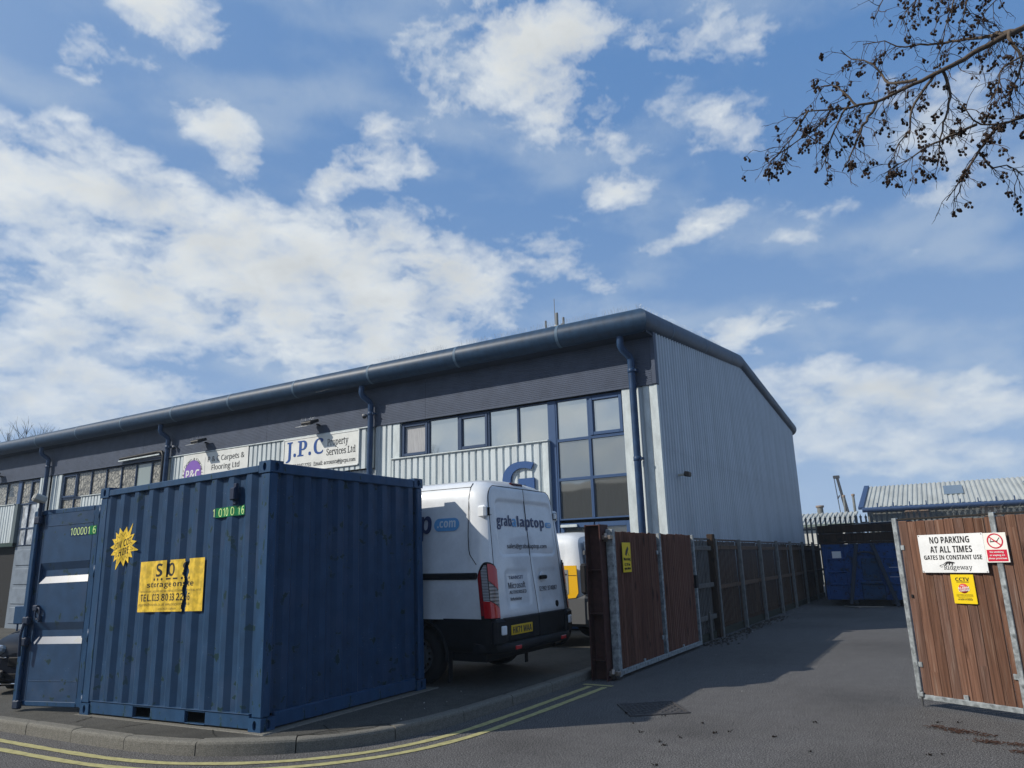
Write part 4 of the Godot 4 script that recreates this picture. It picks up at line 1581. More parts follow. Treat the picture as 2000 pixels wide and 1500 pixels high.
	var pale := PackedVector2Array([Vector2(-0.034, 0.1), Vector2(0.034, 0.1), Vector2(0.034, 2.55), Vector2(0.052, 2.62), Vector2(0.022, 2.64), Vector2(0.0, 2.74), Vector2(-0.022, 2.64), Vector2(-0.052, 2.62), Vector2(-0.034, 2.55)])
	prism(s, pale, Transform3D.IDENTITY, 0.0, 0.012)
	bar(s, Vector3(0, 0.1, 0.02), Vector3(0, 2.6, 0.02), 0.022, 0.02, Vector3(0, 0, 1), 0.003)
	s.generate_normals()
	var pm := s.commit()
	for k in 78:
		part(f, "pale", pm, gal, Transform3D(Basis.IDENTITY, Vector3(-5.2 + k * 0.18, 0.02 * sin(k * 1.7) + maxf(0, k - 50) * 0.002, 0)))
	for k in 6:
		s = st()
		slab(s, Vector3(-5.3 + k * 2.75, 0, -0.12), Vector3(-5.2 + k * 2.75, 2.6, -0.07), 0.005)
		part(f, "post", s, gal)
	s = st()   # razor wire coil along its top at the right
	var prev := Vector3.ZERO
	for k in 260:
		var a := k * 0.42
		var p := Vector3(-1.9 + k * 0.034, 2.74 + sin(a) * 0.12, cos(a) * 0.12)
		if k:
			tube(s, [prev, p], 0.007, 3, false)
		prev = p
	part(f, "wire_coil", s, gal, Transform3D.IDENTITY, "stuff")
	# units across the road behind the camera: they show in the glass
	b = thing("opposite_unit", "dark ribbed industrial unit across the road, seen only mirrored in the glass", "building", Vector3(-12, 0, 34))
	s = st()
	ribbed(s, Vector3(34, 0, 0), Vector3(-1, 0, 0), Vector3(0, 0, -1), 68.0, 0, 8.2, 0.4, 0.05, 0.2, 0.05)
	part(b, "wall", s, mat("opposite_cladding", lin(0.035, 0.05, 0.055), 0.6))
	s = st()
	slab(s, Vector3(-34, 0, 0.05), Vector3(34, 8.15, 16), 0.02)
	part(b, "body", s, mat("opposite_body", lin(0.05, 0.055, 0.06), 0.8))
	s = st()
	prism(s, PackedVector2Array([Vector2(0.4, 8.2), Vector2(-8, 9.8), Vector2(-16.4, 8.2)]), Transform3D(Basis(Vector3.UP, PI / 2), Vector3(0, 0, 0)), -34.2, 34.2)
	part(b, "roof", s, mat("opposite_roof", lin(0.022, 0.03, 0.035), 0.7))
	# winter trees
	var t0 := bare_tree("leafless tree with many upright shoots rising behind the far left roof", Vector3(-57, 0, -25.5), 12.3, 31)
	t0.rotation.y = 0.4
	bare_tree("leafless tree behind the camera, mirrored small in the upstairs windows", Vector3(-41.5, 0, 25), 12.6, 32)


func bare_tree(label: String, at: Vector3, height: float, sd: int) -> Node3D:
	var bark := mat("far_bark", lin(0.085, 0.075, 0.065), 0.9)
	var r := RandomNumberGenerator.new()
	r.seed = sd
	var t := thing("bare_tree", label, "tree", at)
	var s := st()
	tube(s, [Vector3.ZERO, Vector3(0.1, height * 0.25, 0), Vector3(0.0, height * 0.5, 0.1)], [0.28, 0.22, 0.15], 7)
	part(t, "trunk", s, bark)
	var tw := st()
	for k in 34:
		var a := r.randf() * TAU
		var y0 := height * r.randf_range(0.2, 0.5)
		var p := Vector3(0, y0, 0)
		var pts := [p]
		var reach := r.randf_range(0.8, 3.6)
		var top := height * r.randf_range(0.80, 1.0) - reach * 0.5
		for j in range(1, 6):
			var q := j / 5.0
			pts.append(Vector3(cos(a) * reach * sqrt(q), lerpf(y0, top, q), sin(a) * reach * sqrt(q)) + Vector3(r.randf_range(-0.15, 0.15), 0, r.randf_range(-0.15, 0.15)))
		s = st()
		tube(s, pts, [0.08, 0.06, 0.045, 0.035, 0.022, 0.008], 4, false)
		part(t, "limb", s, bark)
		for j in 46:
			var q := r.randf_range(1.2, 4.9)
			var i := int(q)
			var o: Vector3 = pts[i].lerp(pts[i + 1], q - i)
			var d := Vector3(r.randf_range(-1, 1), r.randf_range(0.9, 2.4), r.randf_range(-1, 1)).normalized() * r.randf_range(0.5, 1.5)
			tube(tw, [o, o + d * 0.5 + Vector3(0, 0.03, 0), o + d], [0.018, 0.012, 0.004], 3, false)
			for e in 2:
				var oo := o + d * r.randf_range(0.3, 0.8)
				tube(tw, [oo, oo + (d + Vector3(r.randf_range(-0.6, 0.6), 0.2, r.randf_range(-0.6, 0.6))) * 0.4], [0.010, 0.004], 3, false)
	part(t, "twigs", tw, bark, Transform3D.IDENTITY, "stuff")
	return t


# ------------------------------------------------------------------ close-boarded fence along the yard
func build_fence():
	var wood := mat("old_fence_wood", lin(1, 1, 1), 0.9, {"tex": wood_tex("old_wood", Vector3(0.105, 0.066, 0.044), Vector3(0.16, 0.13, 0.10), Vector3(0.02, 0.016, 0.012), 201), "spec": 0.3})
	var gray_wood := mat("grey_fence_wood", lin(1, 1, 1), 0.9, {"tex": wood_tex("gray_wood", Vector3(0.115, 0.108, 0.100), Vector3(0.20, 0.19, 0.18), Vector3(0.03, 0.028, 0.025), 202), "spec": 0.3})
	var gal := mat("fence_post_grey", lin(0.20, 0.205, 0.20), 0.6, {"tex": mix_tex("soft", 512, 0.01, 0.1, 0.4, 0.55, 1.0, 91), "tri": 1.5})
	var moss := mat("fence_base_board", lin(0.035, 0.036, 0.026), 0.95)
	var f := thing("timber_fence", "dark weathered close-boarded timber fence with pale grey posts along the yard", "fence", Vector3(-4.27, 0, -13.3))
	var zs := [-9.75, -14.98, -16.95, -19.0, -21.05, -23.05, -25.1, -27.15, -29.1]
	for i in zs.size() - 1:
		var z0: float = zs[i] + 13.3
		var z1: float = zs[i + 1] + 13.3
		var m: Material = gray_wood if i == 0 else wood
		var top := 1.90 - i * 0.010
		var s := st()
		var z := z0 - 0.06
		while z > z1 + 0.05:
			var w := 0.105
			var lean := rng.randf_range(-0.004, 0.004)
			block(s, Transform3D(Basis(Vector3.UP, 0.20) * Basis(Vector3.RIGHT, lean), Vector3(-0.02, top * 0.5 + 0.06 + rng.randf_range(-0.012, 0.012), z - w * 0.5)), Vector3(0.016, top - 0.16, w - 0.002), 0.004, Vector2(rng.randf(), rng.randf()), Vector2(0.8, 0.45))
			z -= 0.096
		part(f, "board_run", s, m, Transform3D.IDENTITY, "stuff")
		for y in ([0.42, 1.02, top - 0.17] if i == 0 else [0.95, top - 0.15]):
			s = st()
			block(s, Transform3D(Basis.IDENTITY, Vector3(0.025, y, (z0 + z1) * 0.5)), Vector3(0.055, 0.085, absf(z1 - z0) - 0.06), 0.006, Vector2(rng.randf(), rng.randf()), Vector2(0.5, 0.5))
			part(f, "rail", s, m)
		s = st()
		block(s, Transform3D(Basis.IDENTITY, Vector3(0.0, 0.07, (z0 + z1) * 0.5)), Vector3(0.04, 0.14, absf(z1 - z0) - 0.04), 0.006)
		part(f, "gravel_board", s, moss)
		s = st()
		block(s, Transform3D(Basis.IDENTITY, Vector3(-0.005, top + 0.01, (z0 + z1) * 0.5)), Vector3(0.06, 0.03, absf(z1 - z0) * 0.96), 0.006, Vector2(rng.randf(), rng.randf()), Vector2(0.5, 0.5))
		part(f, "capping", s, m)
	for i in range(1, zs.size()):
		var z: float = zs[i] + 13.3
		var s := st()
		var lean := rng.randf_range(-0.012, 0.012)
		block(s, Transform3D(Basis(Vector3.RIGHT, lean), Vector3(0.085, 0.955, z)), Vector3(0.075, 1.93, 0.075), 0.008)
		part(f, "post", s, gal)
	var s := st()
	block(s, Transform3D(Basis.IDENTITY, Vector3(0.04, 1.01, -1.56)), Vector3(0.13, 2.0, 0.15), 0.01, Vector2(0.3, 0.2), Vector2(0.5, 0.5))
	part(f, "timber_post", s, mat("dark_post_wood", lin(0.4, 0.4, 0.4), 0.9, {"tex": texs.old_wood}))
	s = st()
	block(s, Transform3D(Basis(Vector3.RIGHT, 0.05), Vector3(0.07, 0.25, -0.95)), Vector3(0.04, 0.55, 0.09), 0.006, Vector2(0.1, 0.5), Vector2(0.5, 0.5))
	part(f, "brace", s, gray_wood)
	# short return of the fence at the end of the yard
	var g := thing("corner_fence", "short dark end panel of timber fence beside the blue skip", "fence", Vector3(-4.1, 0, -28.4))
	s = st()
	for k in 6:
		block(s, Transform3D(Basis.IDENTITY, Vector3(0.05 + k * 0.096, 0.93, 0)), Vector3(0.1, 1.78, 0.018), 0.003, Vector2(rng.randf(), rng.randf()), Vector2(0.8, 0.45))
	part(g, "board_run", s, wood, Transform3D.IDENTITY, "stuff")
	s = st()
	slab(s, Vector3(0.0, 0, 0.012), Vector3(0.09, 2.0, 0.10), 0.006)
	part(g, "post", s, moss)


# ------------------------------------------------------------------ blue skip at the end of the yard
func build_skip():
	var paint := mat("skip_paint", lin(0.28, 0.42, 0.60), 0.65, {"tex": skip_tex(), "tri": 0.5, "spec": 0.25})
	var rust := mat("skip_dirty_frame", lin(0.030, 0.040, 0.058), 0.75)
	var timber := mat("skip_timber", lin(0.30, 0.27, 0.25), 0.9, {"tex": wood_tex("old_wood", Vector3.ZERO, Vector3.ZERO, Vector3.ZERO, 201)})
	var b := thing("skip_container", "blue hook-lift skip topped with dark timber boards at the yard's end", "skip", Vector3(-2.2, 0, -24.1))
	var s := st()
	for e in [[-1.27, -1.19], [1.19, 1.27]]:
		slab(s, Vector3(e[0], 0.18, -5.2), Vector3(e[1], 1.80, -0.02), 0.01)
	slab(s, Vector3(-1.19, 0.18, -5.2), Vector3(1.19, 1.78, -5.1), 0.01)
	slab(s, Vector3(-1.19, 0.18, -5.1), Vector3(1.19, 0.26, -0.1), 0.01)
	part(b, "shell", s, paint)
	s = st()
	slab(s, Vector3(-1.19, 0.18, -0.10), Vector3(1.19, 1.80, -0.04), 0.01)
	part(b, "front_plate", s, paint)
	for y in [0.62, 0.98, 1.36]:
		for e in [[-1.16, -0.62], [0.30, 1.16]]:
			s = st()
			slab(s, Vector3(e[0], y - 0.02, -0.045), Vector3(e[1], y + 0.02, -0.005), 0.012)
			part(b, "rib", s, paint)
	s = st()
	slab(s, Vector3(-0.28, 0.20, -0.045), Vector3(0.34, 0.60, 0.0), 0.02)
	slab(s, Vector3(-0.30, 0.62, -0.045), Vector3(0.30, 0.70, 0.03), 0.02)
	slab(s, Vector3(-0.22, 0.74, -0.045), Vector3(0.24, 1.38, -0.02), 0.02)
	part(b, "centre_plate", s, mat("skip_paint_worn", lin(0.26, 0.34, 0.36), 0.7, {"tex": skip_tex(), "tri": 0.6}))
	for e in [[-0.62, 0.06, -0.28, 1.80], [0.62, 0.02, 0.14, 1.80]]:
		s = st()
		bar(s, Vector3(e[0], e[1], 0.06), Vector3(e[2], e[3], 0.03), 0.10, 0.10, Vector3(0, 0, 1), 0.008)
		part(b, "frame_leg", s, rust)
	for e in [[-0.58, 0.16, 0.06, -0.04], [-1.22, 0.10, 0.08, -0.03], [1.22, 0.10, 0.08, -0.03]]:
		s = st()
		bar(s, Vector3(e[0], 0.18, e[3]), Vector3(e[0], 1.80, e[3]), e[1], e[2], Vector3(0, 0, 1), 0.008)
		part(b, "stile", s, paint)
	s = st()
	var hook := []
	for k in 9:
		var a := PI * k / 8
		hook.append(Vector3(-0.09 - cos(a) * 0.24, 1.47 + sin(a) * 0.09, 0.03))
	tube(s, hook, 0.022, 7)
	part(b, "hook_bar", s, rust)
	for y in [2.25, 1.995, 1.84]:
		var h := 0.225 if y > 2.1 else (0.24 if y > 1.9 else 0.06)
		s = st()
		block(s, Transform3D(Basis(Vector3(0, 0, 1), rng.randf_range(-0.006, 0.006)), Vector3(0.0, y, 0.0 if y > 2.1 else -0.04)), Vector3(2.66, h, 0.07), 0.012, Vector2(rng.randf(), rng.randf()), Vector2(0.3, 0.5))
		part(b, "timber_board", s, timber)
	for e in [-1.28, 1.28]:
		s = st()
		slab(s, Vector3(e - 0.035, 1.80, -5.2), Vector3(e + 0.035, 2.34, -0.05), 0.012)
		part(b, "side_board", s, timber)
	s = st()
	block(s, Transform3D(Basis(Vector3(0, 0, 1), 0.02), Vector3(-0.6, 2.40, -0.5)), Vector3(0.9, 0.03, 0.5), 0.008)
	part(b, "loose_sheet", s, mat("dark_sheet", lin(0.02, 0.02, 0.02), 0.8))
	s = st()
	block(s, Transform3D(Basis(Vector3(0, 0, 1), 0.03), Vector3(0.5, 2.41, -0.7)), Vector3(1.5, 0.03, 1.0), 0.008)
	part(b, "pale_sheet", s, mat("pale_sheet", lin(0.22, 0.24, 0.25), 0.6))
	s = st()
	block(s, Transform3D(Basis.IDENTITY, Vector3(-0.87, 1.49, -0.028)), Vector3(0.25, 0.20, 0.006), 0.001)
	part(b, "paper_notice", s, mat("paper_white", lin(0.66, 0.66, 0.64), 0.7))
	for k in 3:
		s = st()
		slab(s, Vector3(0.50, 1.36 - k * 0.27, -0.038), Vector3(0.50 + 0.30 + k * 0.05, 1.375 - k * 0.27, -0.034), 0.001)
		part(b, "scrape", s, mat("bare_scrape", lin(0.4, 0.42, 0.44), 0.5))
	s = st()
	for e in [-0.5, 0.5]:
		slab(s, Vector3(e - 0.06, 0.06, -5.0), Vector3(e + 0.06, 0.18, -0.1), 0.01)
	part(b, "runner", s, rust)
	for e in [[-0.5, -4.5], [0.5, -4.5]]:
		s = st()
		lathe(s, [Vector2(0.001, 0.1), Vector2(0.10, 0.1), Vector2(0.10, -0.1), Vector2(0.001, -0.1)], 12, Transform3D(Basis(Vector3(0, 0, 1), PI / 2), Vector3(e[0] * 1.8, 0.1, e[1])))
		part(b, "roller", s, rust)
	for i in 2:
		s = st()
		block(s, Transform3D(Basis(Vector3.UP, -0.9 + i * 1.0), Vector3.ZERO), Vector3(0.75, 0.025, 0.06), 0.006)
		var w := part(self, "wood_offcut" if i == 0 else "wood_offcut_001", s, mat("offcut", lin(0.26, 0.23, 0.20), 0.8), Transform3D(Basis.IDENTITY, Vector3(-2.75 + i * 0.45, 0.02, -23.55 - i * 0.02)))
		tag(w, ["pale wooden offcut lying slantwise on asphalt before the skip", "pale wooden offcut lying parallel to the skip's foot"][i], "offcut", "offcuts before the skip")


func skip_tex() -> ImageTexture:
	if texs.has("skip"):
		return texs.skip
	var n := 512
	var a := noise_bytes(n, 0.012, 5, 161)
	var b := noise_bytes(n, 0.03, 4, 171)
	var out := PackedByteArray()
	out.resize(n * n * 3)
	for i in n * n:
		var c := Vector3(0.035, 0.115, 0.27) * (0.8 + a[i] / 255.0 * 0.5)
		if b[i] > 178:
			c = c.lerp(Vector3(0.02, 0.022, 0.022), clampf((b[i] - 178) / 30.0, 0, 0.85))
		if a[i] < 70:
			c = c.lerp(Vector3(0.06, 0.08, 0.07), 0.7)
		put3(out, i, c.x, c.y, c.z)
	texs.skip = rgb_tex(n, n, out)
	return texs.skip


# ------------------------------------------------------------------ the blue container
const CL := 2.99
const CH := 2.53
const CW := 2.45


func casting(s: SurfaceTool, c: Vector3, outx: float, outz: float, top: bool):
	# corner casting 0.178 long, 0.118 high, 0.162 deep with oval holes on its two outer faces
	var sz := Vector3(0.17, 0.118, 0.17)
	var m := c - Vector3(outx * sz.x, 0, outz * sz.z) * 0.5
	var xs := facing(m + Vector3(0, 0, outz * sz.z * 0.5), Vector3(0, 0, outz))
	holed(s, xs, sz.x, sz.y, 0.026, 0.042, 0.03)
	xs = facing(m + Vector3(outx * sz.x * 0.5, 0, 0), Vector3(outx, 0, 0))
	holed(s, xs, sz.z, sz.y, 0.030, 0.042, 0.03)
	var h := sz * 0.5
	for k in [1.0, -1.0]:
		var y: float = m.y + h.y * k
		var q := [Vector3(m.x - h.x, y, m.z + h.z), Vector3(m.x + h.x, y, m.z + h.z), Vector3(m.x + h.x, y, m.z - h.z), Vector3(m.x - h.x, y, m.z - h.z)]
		if k < 0:
			q.reverse()
		quad(s, q[0], q[1], q[2], q[3])
	var zi: float = m.z - outz * h.z
	quad(s, Vector3(m.x - h.x, m.y - h.y, zi), Vector3(m.x + h.x, m.y - h.y, zi), Vector3(m.x + h.x, m.y + h.y, zi), Vector3(m.x - h.x, m.y + h.y, zi))
	var xi: float = m.x - outx * h.x
	quad(s, Vector3(xi, m.y - h.y, m.z - h.z), Vector3(xi, m.y - h.y, m.z + h.z), Vector3(xi, m.y + h.y, m.z + h.z), Vector3(xi, m.y + h.y, m.z - h.z))
	var _t := top


func side_depth(x: float) -> float:   # how far in the long side's ribbed sheet lies at x
	var p := 0.278
	var t := fposmod(x + 2.86, p)
	if t < 0.072:
		return 0.0
	if t < 0.140:
		return (t - 0.072) / 0.068 * 0.036
	if t < 0.210:
		return 0.036
	return 0.036 - (t - 0.210) / 0.068 * 0.036


func build_container():
	var pt := paint_tex()
	var paint := mat("container_blue", lin(1, 1, 1), 0.45, {"tex": pt, "tri": Vector3(0.43, 0.43, 0.43), "spec": 0.28})
	var post_m := mat("container_frame_blue", lin(1.15, 1.2, 1.2), 0.45, {"tex": pt, "tri": Vector3(0.9, 0.35, 0.9), "spec": 0.28})
	var black := mat("void_black", lin(0.004, 0.004, 0.004), 1.0)
	var c := thing("shipping_container", "short dark blue shipping container with yellow stickers standing on the pavement corner", "shipping container", Vector3(-5.69, 0.123, -4.85))
	c.rotation.z = 0.026
	var s := st()
	# posts, rails
	for e in [[0.0, 0.0, 1.0, 1.0], [-CL, 0.0, -1.0, 1.0], [0.0, -CW, 1.0, -1.0], [-CL, -CW, -1.0, -1.0]]:
		s = st()
		slab(s, Vector3(minf(e[0], e[0] - e[2] * 0.145), 0.119, minf(e[1] - e[3] * 0.006, e[1] - e[3] * 0.11)), Vector3(maxf(e[0], e[0] - e[2] * 0.145) - 0.0, CH - 0.119, maxf(e[1] - e[3] * 0.006, e[1] - e[3] * 0.11)), 0.012)
		part(c, "corner_post", s, post_m)
		for y in [0.059, CH - 0.059]:
			s = st()
			casting(s, Vector3(e[0] + e[2] * 0.004, y, e[1] + e[3] * 0.004), e[2], e[3], y > 1)
			part(c, "corner_casting", s, post_m)
	for z in [-0.03, -CW + 0.03]:
		s = st()
		slab(s, Vector3(-CL + 0.17, CH - 0.105, z - 0.03), Vector3(-0.17, CH - 0.035, z + 0.03), 0.006)
		part(c, "top_rail", s, post_m)
		# bottom rail broken by two fork pockets
		var cuts := [-CL + 0.17, -2.01, -1.71, -1.13, -0.82, -0.17]
		for k in [0, 2, 4]:
			s = st()
			slab(s, Vector3(cuts[k], 0.018, z - 0.025), Vector3(cuts[k + 1], 0.145, z + 0.02), 0.006)
			part(c, "bottom_rail", s, post_m)
		for k in [1, 3]:
			s = st()
			slab(s, Vector3(cuts[k], 0.128, z - 0.025), Vector3(cuts[k + 1], 0.145, z + 0.02), 0.004)
			slab(s, Vector3(cuts[k], 0.016, z - 0.025), Vector3(cuts[k + 1], 0.024, z + 0.02), 0.002)
			part(c, "pocket_strap", s, post_m)
		s = st()
		slab(s, Vector3(-CL + 0.17, 0.146, z - 0.04), Vector3(-0.17, 0.152, z + 0.03), 0.002)
		part(c, "bottom_flange", s, post_m)
	for x in [-0.03, -CL + 0.03]:
		s = st()
		slab(s, Vector3(x - 0.03, CH - 0.125, -CW + 0.17), Vector3(x + 0.026, CH - 0.02, -0.17), 0.008)
		part(c, "end_rail", s, post_m)
		s = st()
		slab(s, Vector3(x - 0.03, 0.016, -CW + 0.17), Vector3(x + 0.024, 0.15, -0.17), 0.008)
		part(c, "end_rail", s, post_m)
	# ribbed long sides
	for z in [[-0.012, 1.0], [-CW + 0.012, -1.0]]:
		s = st()
		var xs := []
		var x := -CL + 0.13
		while x < -0.13:
			xs.append(x)
			var t := fposmod(x + 2.86, 0.278)
			var nx := x + 0.278 - t + 0.072
			for e in [0.072, 0.140, 0.210, 0.278]:
				if e > t + 0.0005:
					nx = x + e - t
					break
			x = nx
		xs.append(-0.13)
		for i in xs.size() - 1:
			var za: float = z[0] - z[1] * side_depth(xs[i] + 0.00001)
			var zb: float = z[0] - z[1] * side_depth(xs[i + 1] - 0.00001)
			if z[1] > 0:
				quad(s, Vector3(xs[i], 0.15, za), Vector3(xs[i + 1], 0.15, zb), Vector3(xs[i + 1], CH - 0.1, zb), Vector3(xs[i], CH - 0.1, za))
			else:
				quad(s, Vector3(xs[i + 1], 0.15, zb), Vector3(xs[i], 0.15, za), Vector3(xs[i], CH - 0.1, za), Vector3(xs[i + 1], CH - 0.1, zb))
		part(c, "side_panel", s, paint)
	# blank end: ribs shallower
	s = st()
	ribbed(s, Vector3(-0.062, 0, -0.12), Vector3(0, 0, -1), Vector3(1, 0, 0), CW - 0.24, 0.14, CH - 0.1, 0.245, 0.040, 0.085, 0.045)
	part(c, "end_panel", s, paint)
	s = st()
	slab(s, Vector3(-CL + 0.05, CH - 0.06, -CW + 0.05), Vector3(-0.05, CH - 0.045, -0.05), 0.004)
	part(c, "roof_panel", s, paint)
	s = st()
	slab(s, Vector3(-CL + 0.1, 0.12, -CW + 0.1), Vector3(-0.1, 0.15, -0.08), 0.004)
	part(c, "floor", s, black)
	s = st()
	slab(s, Vector3(-CL + 0.02, 0.15, -CW + 0.15), Vector3(-CL + 0.07, CH - 0.1, -CW * 0.5), 0.006)
	part(c, "closed_door", s, paint)
	# ventilator by the top
	s = st()
	slab(s, Vector3(-0.555, 2.17, -0.02), Vector3(-0.475, 2.30, 0.045), 0.012)
	slab(s, Vector3(-0.54, 2.30, -0.02), Vector3(-0.49, 2.345, 0.012), 0.006)
	slab(s, Vector3(-0.54, 2.125, -0.02), Vector3(-0.49, 2.17, 0.012), 0.006)
	part(c, "ventilator", s, mat("vent_dark_blue", lin(0.015, 0.025, 0.055), 0.5))
	# stickers follow the ribs
	var bm := mat("banner_print", lin(1, 1, 1), 0.42, {"tex": banner_tex(), "spec": 0.5})
	var keep := func(u, v): return not ((u > 0.700 + 0.012 * sin(v * 19) and u < 0.782 - 0.02 * v + 0.010 * sin(v * 31)) or (u > 0.43 and u < 0.482 - 0.03 * v * 3.0 and v < 0.34))
	drape(c, "hire_banner", -2.098, -0.977, 1.085, 1.622, bm, keep, "torn yellow hire banner pasted across the ribs")
	var sm := mat("star_print", lin(1, 1, 1), 0.42, {"tex": star_tex(), "scissor": true})
	drape(c, "star_sticker", -2.745, -2.175, 1.56, 2.08, sm, null, "yellow star-shaped hire sticker")
	var nm := mat("number_print", lin(1, 1, 1), 0.42, {"tex": number_tex("1 010 0 16", [0.10, 0.88])})
	drape(c, "number_strip", -0.88, -0.375, 2.015, 2.115, nm, null, "green number strip with pale yellow digits", 1.0)
	container_door(c, paint, post_m)


func drape(c: Node3D, called: String, x0: float, x1: float, y0: float, y1: float, m: Material, keep, label: String, flat := 1.0):
	var s := st()
	var n := 150
	var pts := []
	var run := 0.0
	for i in n + 1:
		var x := lerpf(x0, x1, i / float(n))
		var p := Vector2(x, -0.012 - side_depth(x) * 0.42 + 0.0035)
		if i:
			run += p.distance_to(pts[i - 1][0])
		pts.append([p, run])
	var rows := 24
	for i in n:
		for j in rows:
			var u0: float = lerpf(pts[i][1] / run, i / float(n), flat)
			var u1: float = lerpf(pts[i + 1][1] / run, (i + 1) / float(n), flat)
			var v0 := j / float(rows)
			var v1 := (j + 1) / float(rows)
			if keep != null and not keep.call((u0 + u1) * 0.5, (v0 + v1) * 0.5):
				continue
			var a: Vector2 = pts[i][0]
			var b: Vector2 = pts[i + 1][0]
			var ya := lerpf(y1, y0, v1)
			var yb := lerpf(y1, y0, v0)
			quad(s, Vector3(a.x, ya, a.y), Vector3(b.x, ya, b.y), Vector3(b.x, yb, b.y), Vector3(a.x, yb, a.y), Vector2(u0, v1), Vector2(u1, v1), Vector2(u1, v0), Vector2(u0, v0))
	part(c, called, s, m).set_meta("label", label)


func dirty(im: Image, amount: float, sd: int):
	var f := FastNoiseLite.new()
	f.seed = sd
	f.frequency = 0.015
	f.fractal_octaves = 4
	for y in im.get_height():
		for x in im.get_width():
			var c := im.get_pixel(x, y)
			var v := 1.0 - amount * clampf(0.5 + f.get_noise_2d(x, y) * 1.4, 0, 1)
			im.set_pixel(x, y, Color(c.r * v, c.g * v, c.b * v, c.a))


func banner_tex() -> ImageTexture:
	var im := Image.create(768, 352, false, Image.FORMAT_RGBA8)
	im.fill(Color(0.90, 0.75, 0.22))
	var k := Color(0.06, 0.06, 0.06)
	print_words(im, "S", Rect2(205, 20, 88, 92), k)
	print_words(im, "O", Rect2(345, 20, 96, 92), k)
	print_words(im, "S", Rect2(520, 20, 88, 92), k)
	for x in [185, 240, 290, 520, 570, 612]:
		print_oval(im, Vector2(x, 130), 10, 9, k)
	im.fill_rect(Rect2i(330, 124, 55, 11), k)
	im.fill_rect(Rect2i(425, 124, 55, 11), k)
	print_words(im, "storage onsite", Rect2(110, 146, 560, 50), k)
	print_words(im, "CONTAINERS AND CABINS HIRE AND SALES NEW AND USED AVAILABLE DELIVERY ALL AREAS", Rect2(22, 205, 724, 14), k, false, false)
	print_words(im, "TEL.023 80 33 22 66", Rect2(45, 230, 590, 50), k, false, true)
	print_words(im, "enquiries@sosonsite.co.uk  www.storageonsite.co.uk", Rect2(14, 292, 625, 25), k, false, false)
	print_words(im, "A VICKERY COMPANY", Rect2(270, 326, 215, 14), k, false, false)
	dirty(im, 0.16, 5)
	return ImageTexture.create_from_image(im)


func star_tex() -> ImageTexture:
	var im := Image.create(320, 300, false, Image.FORMAT_RGBA8)
	im.fill(Color(0.9, 0.75, 0.2, 0))
	var k := Color(0.06, 0.06, 0.06, 1)
	var c := Vector2(158, 152)
	for pass_i in 3:
		var col := [Color(0.90, 0.76, 0.24, 1), k, Color(0.90, 0.76, 0.24, 1)][pass_i] as Color
		var sc: float = [1.0, 0.72, 0.685][pass_i]
		var pts := []
		for i in 30:
			var a := TAU * i / 30.0 - 0.2
			var r := 100.0 if i % 2 else 142.0
			if i % 2 == 0 and i in [26]:
				r = 185.0
			if i % 2 == 0 and i in [10]:
				r = 180.0
			if i % 2 == 0 and i in [2]:
				r = 168.0
			pts.append(c + Vector2(cos(a) * 1.05, sin(a) * 0.92) * r * sc)
		for i in 30:
			print_tri(im, c, pts[i], pts[(i + 1) % 30], col)
	# words slope up to the right
	var line := Image.create(320, 300, false, Image.FORMAT_RGBA8)
	line.fill(Color(0, 0, 0, 0))
	print_words(line, "LOW COST", Rect2(62, 108, 190, 46), k)
	print_words(line, "HIRE", Rect2(122, 164, 95, 46), k)
	for y in 300:
		for x in 320:
			var sy := int(y + (x - 158) * 0.22)
			if sy >= 0 and sy < 300 and line.get_pixel(x, sy).a > 0.5:
				im.set_pixel(x, y, k)
	dirty(im, 0.14, 6)
	return ImageTexture.create_from_image(im)


func number_tex(words: String, green: Array) -> ImageTexture:
	var im := Image.create(384, 84, false, Image.FORMAT_RGBA8)
	im.fill(Color(0.13, 0.22, 0.36))
	im.fill_rect(Rect2i(int(384 * green[0]), 0, int(384 * (1.0 - green[0])), 84), Color(0.05, 0.45, 0.27))
	print_words(im, words, Rect2(6, 6, 366, 72), Color(0.84, 0.93, 0.60), false, false)
	dirty(im, 0.12, 7)
	return ImageTexture.create_from_image(im)


